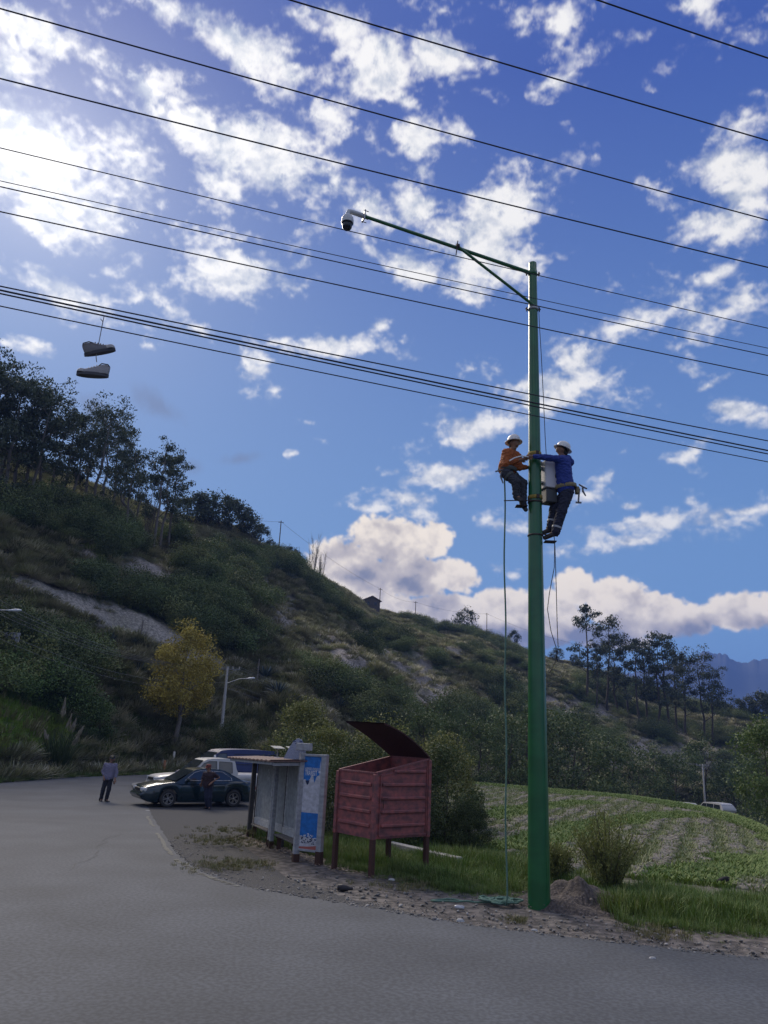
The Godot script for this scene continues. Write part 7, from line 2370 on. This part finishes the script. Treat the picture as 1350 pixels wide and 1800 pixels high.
func utility_pole(label: String, at: Vector3, h: float, arm: float, m: Material, lamp := 0.0, turn := 0.0) -> Node3D:
	var o := thing("utility_pole", label, "pole", at, turn)
	var mb := MB.new()
	mb.lathe([Vector2(0.15, -1.0), Vector2(0.085, h), Vector2(0.0, h + 0.01)], Vector3.ZERO, Basis.IDENTITY, 10)
	put_mesh("shaft", mb.done(), m, o)
	if arm > 0.0:
		var cr := MB.new()
		cr.bar(Vector3(-arm, h - 0.2, 0), Vector3(arm, h - 0.2, 0), 0.09, 0.09)
		cr.bar(Vector3(-arm * 0.6, h - 0.22, 0.05), Vector3(0, h - 0.8, 0.05), 0.04, 0.04)
		cr.bar(Vector3(arm * 0.6, h - 0.22, 0.05), Vector3(0, h - 0.8, 0.05), 0.04, 0.04)
		var c := put_mesh("crossarm", cr.done(), mat("crossarm_steel", Color(0.22, 0.22, 0.22), 0.6, 0.3), o)
		for x in [-0.9, -0.4, 0.4, 0.9]:
			var ins := MB.new()
			ins.lathe([Vector2(0.05, 0.0), Vector2(0.06, 0.06), Vector2(0.03, 0.10), Vector2(0.05, 0.14), Vector2(0.0, 0.18)], Vector3(arm * x, h - 0.155, 0), Basis.IDENTITY, 8)
			put_mesh("insulator", ins.done(), mat("porcelain", Color(0.35, 0.33, 0.31), 0.3), c)
	if lamp != 0.0: street_lamp_arm(o, Vector3(0, h - 1.3, 0), Vector3(lamp, 0.45, 0))
	return o

func street_lamp_arm(o: Node3D, from: Vector3, d: Vector3) -> void:
	var ar := MB.new()
	ar.tube([from, from + d * 0.6 + Vector3(0, 0.12, 0), from + d], [0.035, 0.03, 0.028], 8)
	var a := put_mesh("lamp_arm", ar.done(), mat("lamp_steel", Color(0.42, 0.43, 0.45), 0.5, 0.4), o)
	var hd := MB.new()
	var x := Vector3(signf(d.x), 0.12, 0).normalized()
	hd.lathe([Vector2(0.0, -0.12), Vector2(0.07, -0.10), Vector2(0.10, 0.05), Vector2(0.14, 0.25), Vector2(0.13, 0.45), Vector2(0.07, 0.58), Vector2(0.0, 0.60)], from + d, Basis(x.cross(Vector3.BACK), x, Vector3.BACK), 12, Vector2(0.6, 1.0))
	put_mesh("lamp_head", hd.done(), mat("lamp_shell", Color(0.60, 0.61, 0.63), 0.4), a)

func span(a: Vector3, b: Vector3, sag: float, r: float, label: String, group := "cables along the hillside") -> void:
	var p := []
	for i in 13:
		var t := i / 12.0
		p.append(a.lerp(b, t) - Vector3(0, sag * 4.0 * t * (1.0 - t), 0))
	var mb := MB.new()
	mb.tube(p, [r], 5)
	tag(put_mesh("power_line", mb.done(), mat("old_cable", Color(0.16, 0.16, 0.16), 0.6)), label, "cable", group)

func make_utility() -> void:
	var conc := mat("pole_concrete", Color(0.46, 0.45, 0.43), 0.85, 0.0, "worn", 1.0)
	var wood := mat("pole_wood", Color(0.10, 0.085, 0.07), 0.9, 0.0, "bark", 1.0)
	var a := on_land(-10.75, 62.0)
	var ha := 2.6 + 62.0 * tan(deg_to_rad(4.35)) - a.y
	utility_pole("concrete utility pole with street lamp and crossarm beside the yellow tree", a, ha, 1.0, conc, 1.6, 0.0)
	var b := on_land(3.9, 118.0)
	var hb := 2.6 + 118.0 * tan(deg_to_rad(1.95)) - b.y
	utility_pole("slim concrete utility pole on the slope above the open bin lid", b, hb, 1.2, conc)
	var c := on_land(22.3, 108.0)
	var hc := 2.6 + 108.0 * tan(deg_to_rad(-0.75)) - c.y
	utility_pole("pale utility pole at the foot of the wooded end of the hill", c, hc, 0.8, conc)
	var l := on_land(-28.4, 47.0)
	var hl := 9.2 - l.y
	utility_pole("utility pole above the roadside bank with a street lamp reaching toward the road", l, hl, 1.0, conc, 2.3, 0.45)
	var top_a := a + Vector3(0, ha, 0)
	var top_l := l + Vector3(0, hl, 0)
	var top_b := b + Vector3(0, hb, 0)
	var top_c := c + Vector3(0, hc, 0)
	for q in [[-0.9, 0.0], [-0.3, 0.0], [0.4, 0.0], [0.9, 0.0], [0.0, -1.2], [0.0, -1.6]]:
		var o := Vector3(q[0], q[1], 0)
		span(top_l + o, top_a + o, 1.2, 0.010, "slack cable between the concrete poles along the bank")
		span(top_a + o, top_b + o, 1.4, 0.012, "slack cable running from the lamp pole up to the slope")
	for q in [-0.7, 0.7]: span(top_b + Vector3(q, 0, 0), top_c + Vector3(q, 0, 0), 2.2, 0.02, "slack cable spanning the foot of the wooded hill end")
	# posts along the crest
	var prevp := Vector3.ZERO
	for q in [[-14.1, 4.2, "thin post on the crest beside the last eucalyptus"], [-7.85, 7.2, "wooden pole on the crest with stay wires"], [0.0, 6.0, "thin pole behind the small house on the crest"], [2.7, 5.5, "short wooden pole on the bare crest"], [8.0, 7.6, "thin pole on the crest beyond the round tree"], [14.6, 7.0, "tall thin pole on the crest by the eucalyptus row"]]:
		var p := on_land(q[0], profile(q[0])[4] - 3.0)
		var o := thing("crest_pole", q[2], "pole", p)
		var mb := MB.new()
		mb.lathe([Vector2(0.11, -1.0), Vector2(0.08, q[1]), Vector2(0.0, q[1] + 0.01)], Vector3.ZERO, Basis.IDENTITY, 8)
		mb.bar(Vector3(-0.5, q[1] - 0.3, 0), Vector3(0.5, q[1] - 0.3, 0), 0.08, 0.08)
		put_mesh("shaft", mb.done(), wood, o)
		var tp := p + Vector3(0, q[1] - 0.2, 0)
		if prevp != Vector3.ZERO: span(prevp, tp, 0.8, 0.022, "thin cable along the crest of the hill", "cables along the crest")
		prevp = tp
	# small house on the crest
	var hp := on_land(-0.75, 176.0)
	hp.y += 0.3
	var h := thing("small_house", "small house with a brown gable roof on the crest of the hill", "house", hp, 0.35)
	h.scale = Vector3.ONE * 0.8
	var wl := MB.new()
	wl.box(Vector3(0, 0.6, 0), Vector3(4.6, 4.2, 4.0))
	put_mesh("wall", wl.done(), mat("house_wall", Color(0.12, 0.10, 0.09), 0.9, 0.0, "worn", 0.5), h)
	var gl := MB.new()
	gl.prism(PackedVector2Array([Vector2(-2.3, 2.7), Vector2(2.3, 2.7), Vector2(0, 3.75)]), 3.98)
	put_mesh("gable", gl.done(), M["house_wall"], h)
	var rr := MB.new()
	for s in [-1, 1]: rr.bar(Vector3(0, 3.88, 0), Vector3(s * 2.9, 2.52, 0), 4.6, 0.12, Vector3.UP)
	put_mesh("roof", rr.done(), mat("house_roof", Color(0.14, 0.065, 0.045), 0.85, 0.0, "worn", 0.6), h)
	for x in [-1.1, 1.1]:
		var wm := MB.new()
		wm.box(Vector3(x, 1.7, 2.02), Vector3(0.8, 0.9, 0.06))
		put_mesh("window", wm.done(), mat("house_window", Color(0.02, 0.025, 0.03), 0.2), h)
	# sign board and white peg on the green slope
	var sb := spot(-25.6, 4.0, 42.0)
	var so := thing("sign_board", "weathered white sign board with faded writing on the slope", "sign", sb + Vector3(0, 0.2, 0), -0.45)
	var bm := MB.new()
	bm.box(Vector3(0, 0.9, 0), Vector3(2.6, 0.62, 0.05), Basis(Vector3.BACK, -0.05), 0.01)
	var bo := put_mesh("board", bm.done(), mat("sign_white", Color(0.52, 0.53, 0.58), 0.7, 0.0, "worn", 2.0), so)
	var pm := MB.new()
	for x in [-1.0, 1.0]: pm.bar(Vector3(x, -0.6, -0.05), Vector3(x, 1.0, -0.05), 0.08, 0.08, Vector3.RIGHT)
	put_mesh("post", pm.done(), wood, so)
	var wr := MB.new()
	rng.seed = 15
	for i in 26:
		var x := -1.15 + 2.3 * i / 25.0
		wr.box(Vector3(x, 0.9 + rng.randf_range(-0.1, 0.12) - x * 0.05, 0.032), Vector3(rng.randf_range(0.02, 0.06), rng.randf_range(0.1, 0.26), 0.008), Basis(Vector3.BACK, rng.randf_range(-0.5, 0.5)))
	put_mesh("faded_writing", wr.done(), mat("sign_ink", Color(0.08, 0.09, 0.13), 0.8), bo)
	var pk := thing("white_peg", "short white capped peg on the green slope", "post", spot(-23.2, 2.0, 42.0))
	var pp := MB.new()
	pp.lathe([Vector2(0.07, -0.3), Vector2(0.07, 0.85), Vector2(0.14, 0.86), Vector2(0.14, 0.97), Vector2(0.0, 0.98)], Vector3.ZERO, Basis.IDENTITY, 10)
	put_mesh("peg", pp.done(), mat("peg_white", Color(0.6, 0.6, 0.56), 0.8), pk)
	# rustic fence stakes on the hillside
	for q in [[-17.0, 5.2, 1.9], [-13.4, 4.7, 1.5], [-8.6, 2.9, 2.6], [-1.1, 1.2, 2.4]]:
		var o := thing("stake", "grey wooden stake standing in the hillside scrub", "post", spot(q[0], q[1], 45.0), 0.0, "wooden stakes on the hillside")
		var mb := MB.new()
		mb.tube([Vector3(0, -0.4, 0), Vector3(0.05, q[2], 0)], [0.07, 0.055], 7)
		put_mesh("shaft", mb.done(), pale_bark, o)

func make_mountains() -> void:
	var line := [[8.0, 2.6], [14.0, 4.0], [17.0, 4.8], [19.0, 5.3], [20.8, 5.75], [21.8, 5.9], [22.4, 6.2], [22.9, 6.6], [23.4, 6.45], [24.2, 6.35], [25.0, 5.85], [25.9, 6.0], [26.8, 6.05], [28.5, 5.7], [31.0, 5.0], [36.0, 4.0], [44.0, 2.8]]
	var pl := smooth_line(line, 10)
	var mb := MB.new()
	var prev := []
	for i in pl.size():
		var az := pl[i].x
		var r := []
		for k in 9:
			var t := k / 8.0
			var d := lerpf(1900.0, 2600.0, t)
			var n := n_low.get_noise_2d(sin(deg_to_rad(az)) * d * 0.25, t * 60.0)
			var y := lerpf(-40.0, 2.6 + 2600.0 * tan(deg_to_rad(pl[i].y)), pow(t, 1.25)) * (1.0 + n * 0.25 * sin(t * PI)) + (n_fine.get_noise_2d(az * 12.0, 3.0) * 9.0 if k == 8 else 0.0)
			r.append(Vector3(sin(deg_to_rad(az)) * d, y, -cos(deg_to_rad(az)) * d))
		r.append(Vector3(sin(deg_to_rad(az)) * 3100.0, -40.0, -cos(deg_to_rad(az)) * 3100.0))
		if i > 0:
			for k in 9: mb.quad(prev[k], r[k], r[k + 1], prev[k + 1], true)
		prev = r
	tag(put_mesh("mountain", mb.done(), mat("mountain_rock", Color(0.035, 0.045, 0.045), 0.95)), "distant blue jagged mountain range", "mountain", "", "structure")

const FOG := 0.00033
func build_all() -> void:
	leafm = vmat("leaf", 0.75, "", 1.0, 0.0, lin(0.25, 0.28, 0.12))
	barkm = mat("bark", Color(0.11, 0.09, 0.07), 0.95, 0.0, "bark", 2.0)
	pale_bark = mat("pale_bark", Color(0.24, 0.21, 0.18), 0.9, 0.0, "bark", 1.0)
	tex["smear"] = noise_tex(512, 0.012, 0.84, 1.0, 41, 5, 0.25)
	tex["faint"] = noise_tex(512, 0.010, 0.90, 1.0, 44, 4, 0.2)
	tex["rustred"] = noise_tex(512, 0.010, 0.62, 1.0, 42, 6, 0.12, Color(0.9, 1.15, 1.25))
	tex["twist"] = noise_tex(256, 0.08, 0.35, 1.0, 43, 2, 0.35)
	make_mountains()
	make_pole()
	make_wires()
	make_sneakers()
	make_shelter()
	make_bin()
	make_vehicles()
	print("objects ", Time.get_ticks_msec())
	make_people()
	print("people ", Time.get_ticks_msec())
	make_scrub()
	make_hill_grass()
	make_grass()
	make_trees()
	make_small()
	print("plants ", Time.get_ticks_msec())

func _ready() -> void:
	# camera
	var cam := Camera3D.new()
	cam.name = "camera"
	add_child(cam)
	cam.position = Vector3(0, 2.6, 0)
	cam.rotation = Vector3(deg_to_rad(16.3), 0, deg_to_rad(2.7))
	cam.fov = 67.3
	cam.far = 6000.0
	# sun behind the bright cloud, sky and exposure
	SUN = dir_of(-30.0, 36.0)
	var sun := DirectionalLight3D.new()
	sun.name = "sun"
	add_child(sun)
	sun.look_at_from_position(SUN * 100.0, Vector3.ZERO)
	sun.light_color = Color(1.0, 0.95, 0.88)
	sun.light_energy = 1.1
	sun.light_angular_distance = 28.0
	sun.shadow_enabled = true
	var env := Environment.new()
	env.background_mode = Environment.BG_SKY
	env.sky = Sky.new()
	env.sky.sky_material = make_sky()
	env.tonemap_mode = Environment.TONE_MAPPER_LINEAR
	env.tonemap_exposure = 1.0
	env.sdfgi_enabled = true
	env.ssao_enabled = true
	env.ssil_enabled = true
	if FOG > 0.0:
		env.fog_enabled = true
		env.fog_density = FOG
		env.fog_light_color = Color(0.50, 0.66, 1.0)
	var we := WorldEnvironment.new()
	we.name = "environment"
	we.environment = env
	add_child(we)
	print("sky ", Time.get_ticks_msec())
	n_low.seed = 4; n_low.noise_type = FastNoiseLite.TYPE_SIMPLEX_SMOOTH; n_low.frequency = 0.022; n_low.fractal_octaves = 3
	n_mid.seed = 9; n_mid.noise_type = FastNoiseLite.TYPE_SIMPLEX_SMOOTH; n_mid.frequency = 0.045; n_mid.fractal_octaves = 3
	n_fine.seed = 14; n_fine.noise_type = FastNoiseLite.TYPE_SIMPLEX_SMOOTH; n_fine.frequency = 0.22; n_fine.fractal_octaves = 4
	tex["soil"] = noise_tex(512, 0.02, 0.55, 1.0, 31, 6, 0.2)
	tex["asphalt"] = noise_tex(1024, 0.025, 0.80, 1.0, 32, 7, 0.22)
	tex["gravel"] = noise_tex(1024, 0.06, 0.45, 1.0, 33, 5, 0.28)
	tex["stain"] = noise_tex(512, 0.012, 0.86, 1.0, 34, 6, 0.2)
	tex["worn"] = noise_tex(512, 0.03, 0.72, 1.0, 35, 5, 0.25)
	tex["bark"] = noise_tex(256, 0.05, 0.55, 1.0, 36, 4, 0.2)
	make_ground()
	make_roads()
	print("ground ", Time.get_ticks_msec())
	build_all()
	print("done ", Time.get_ticks_msec())
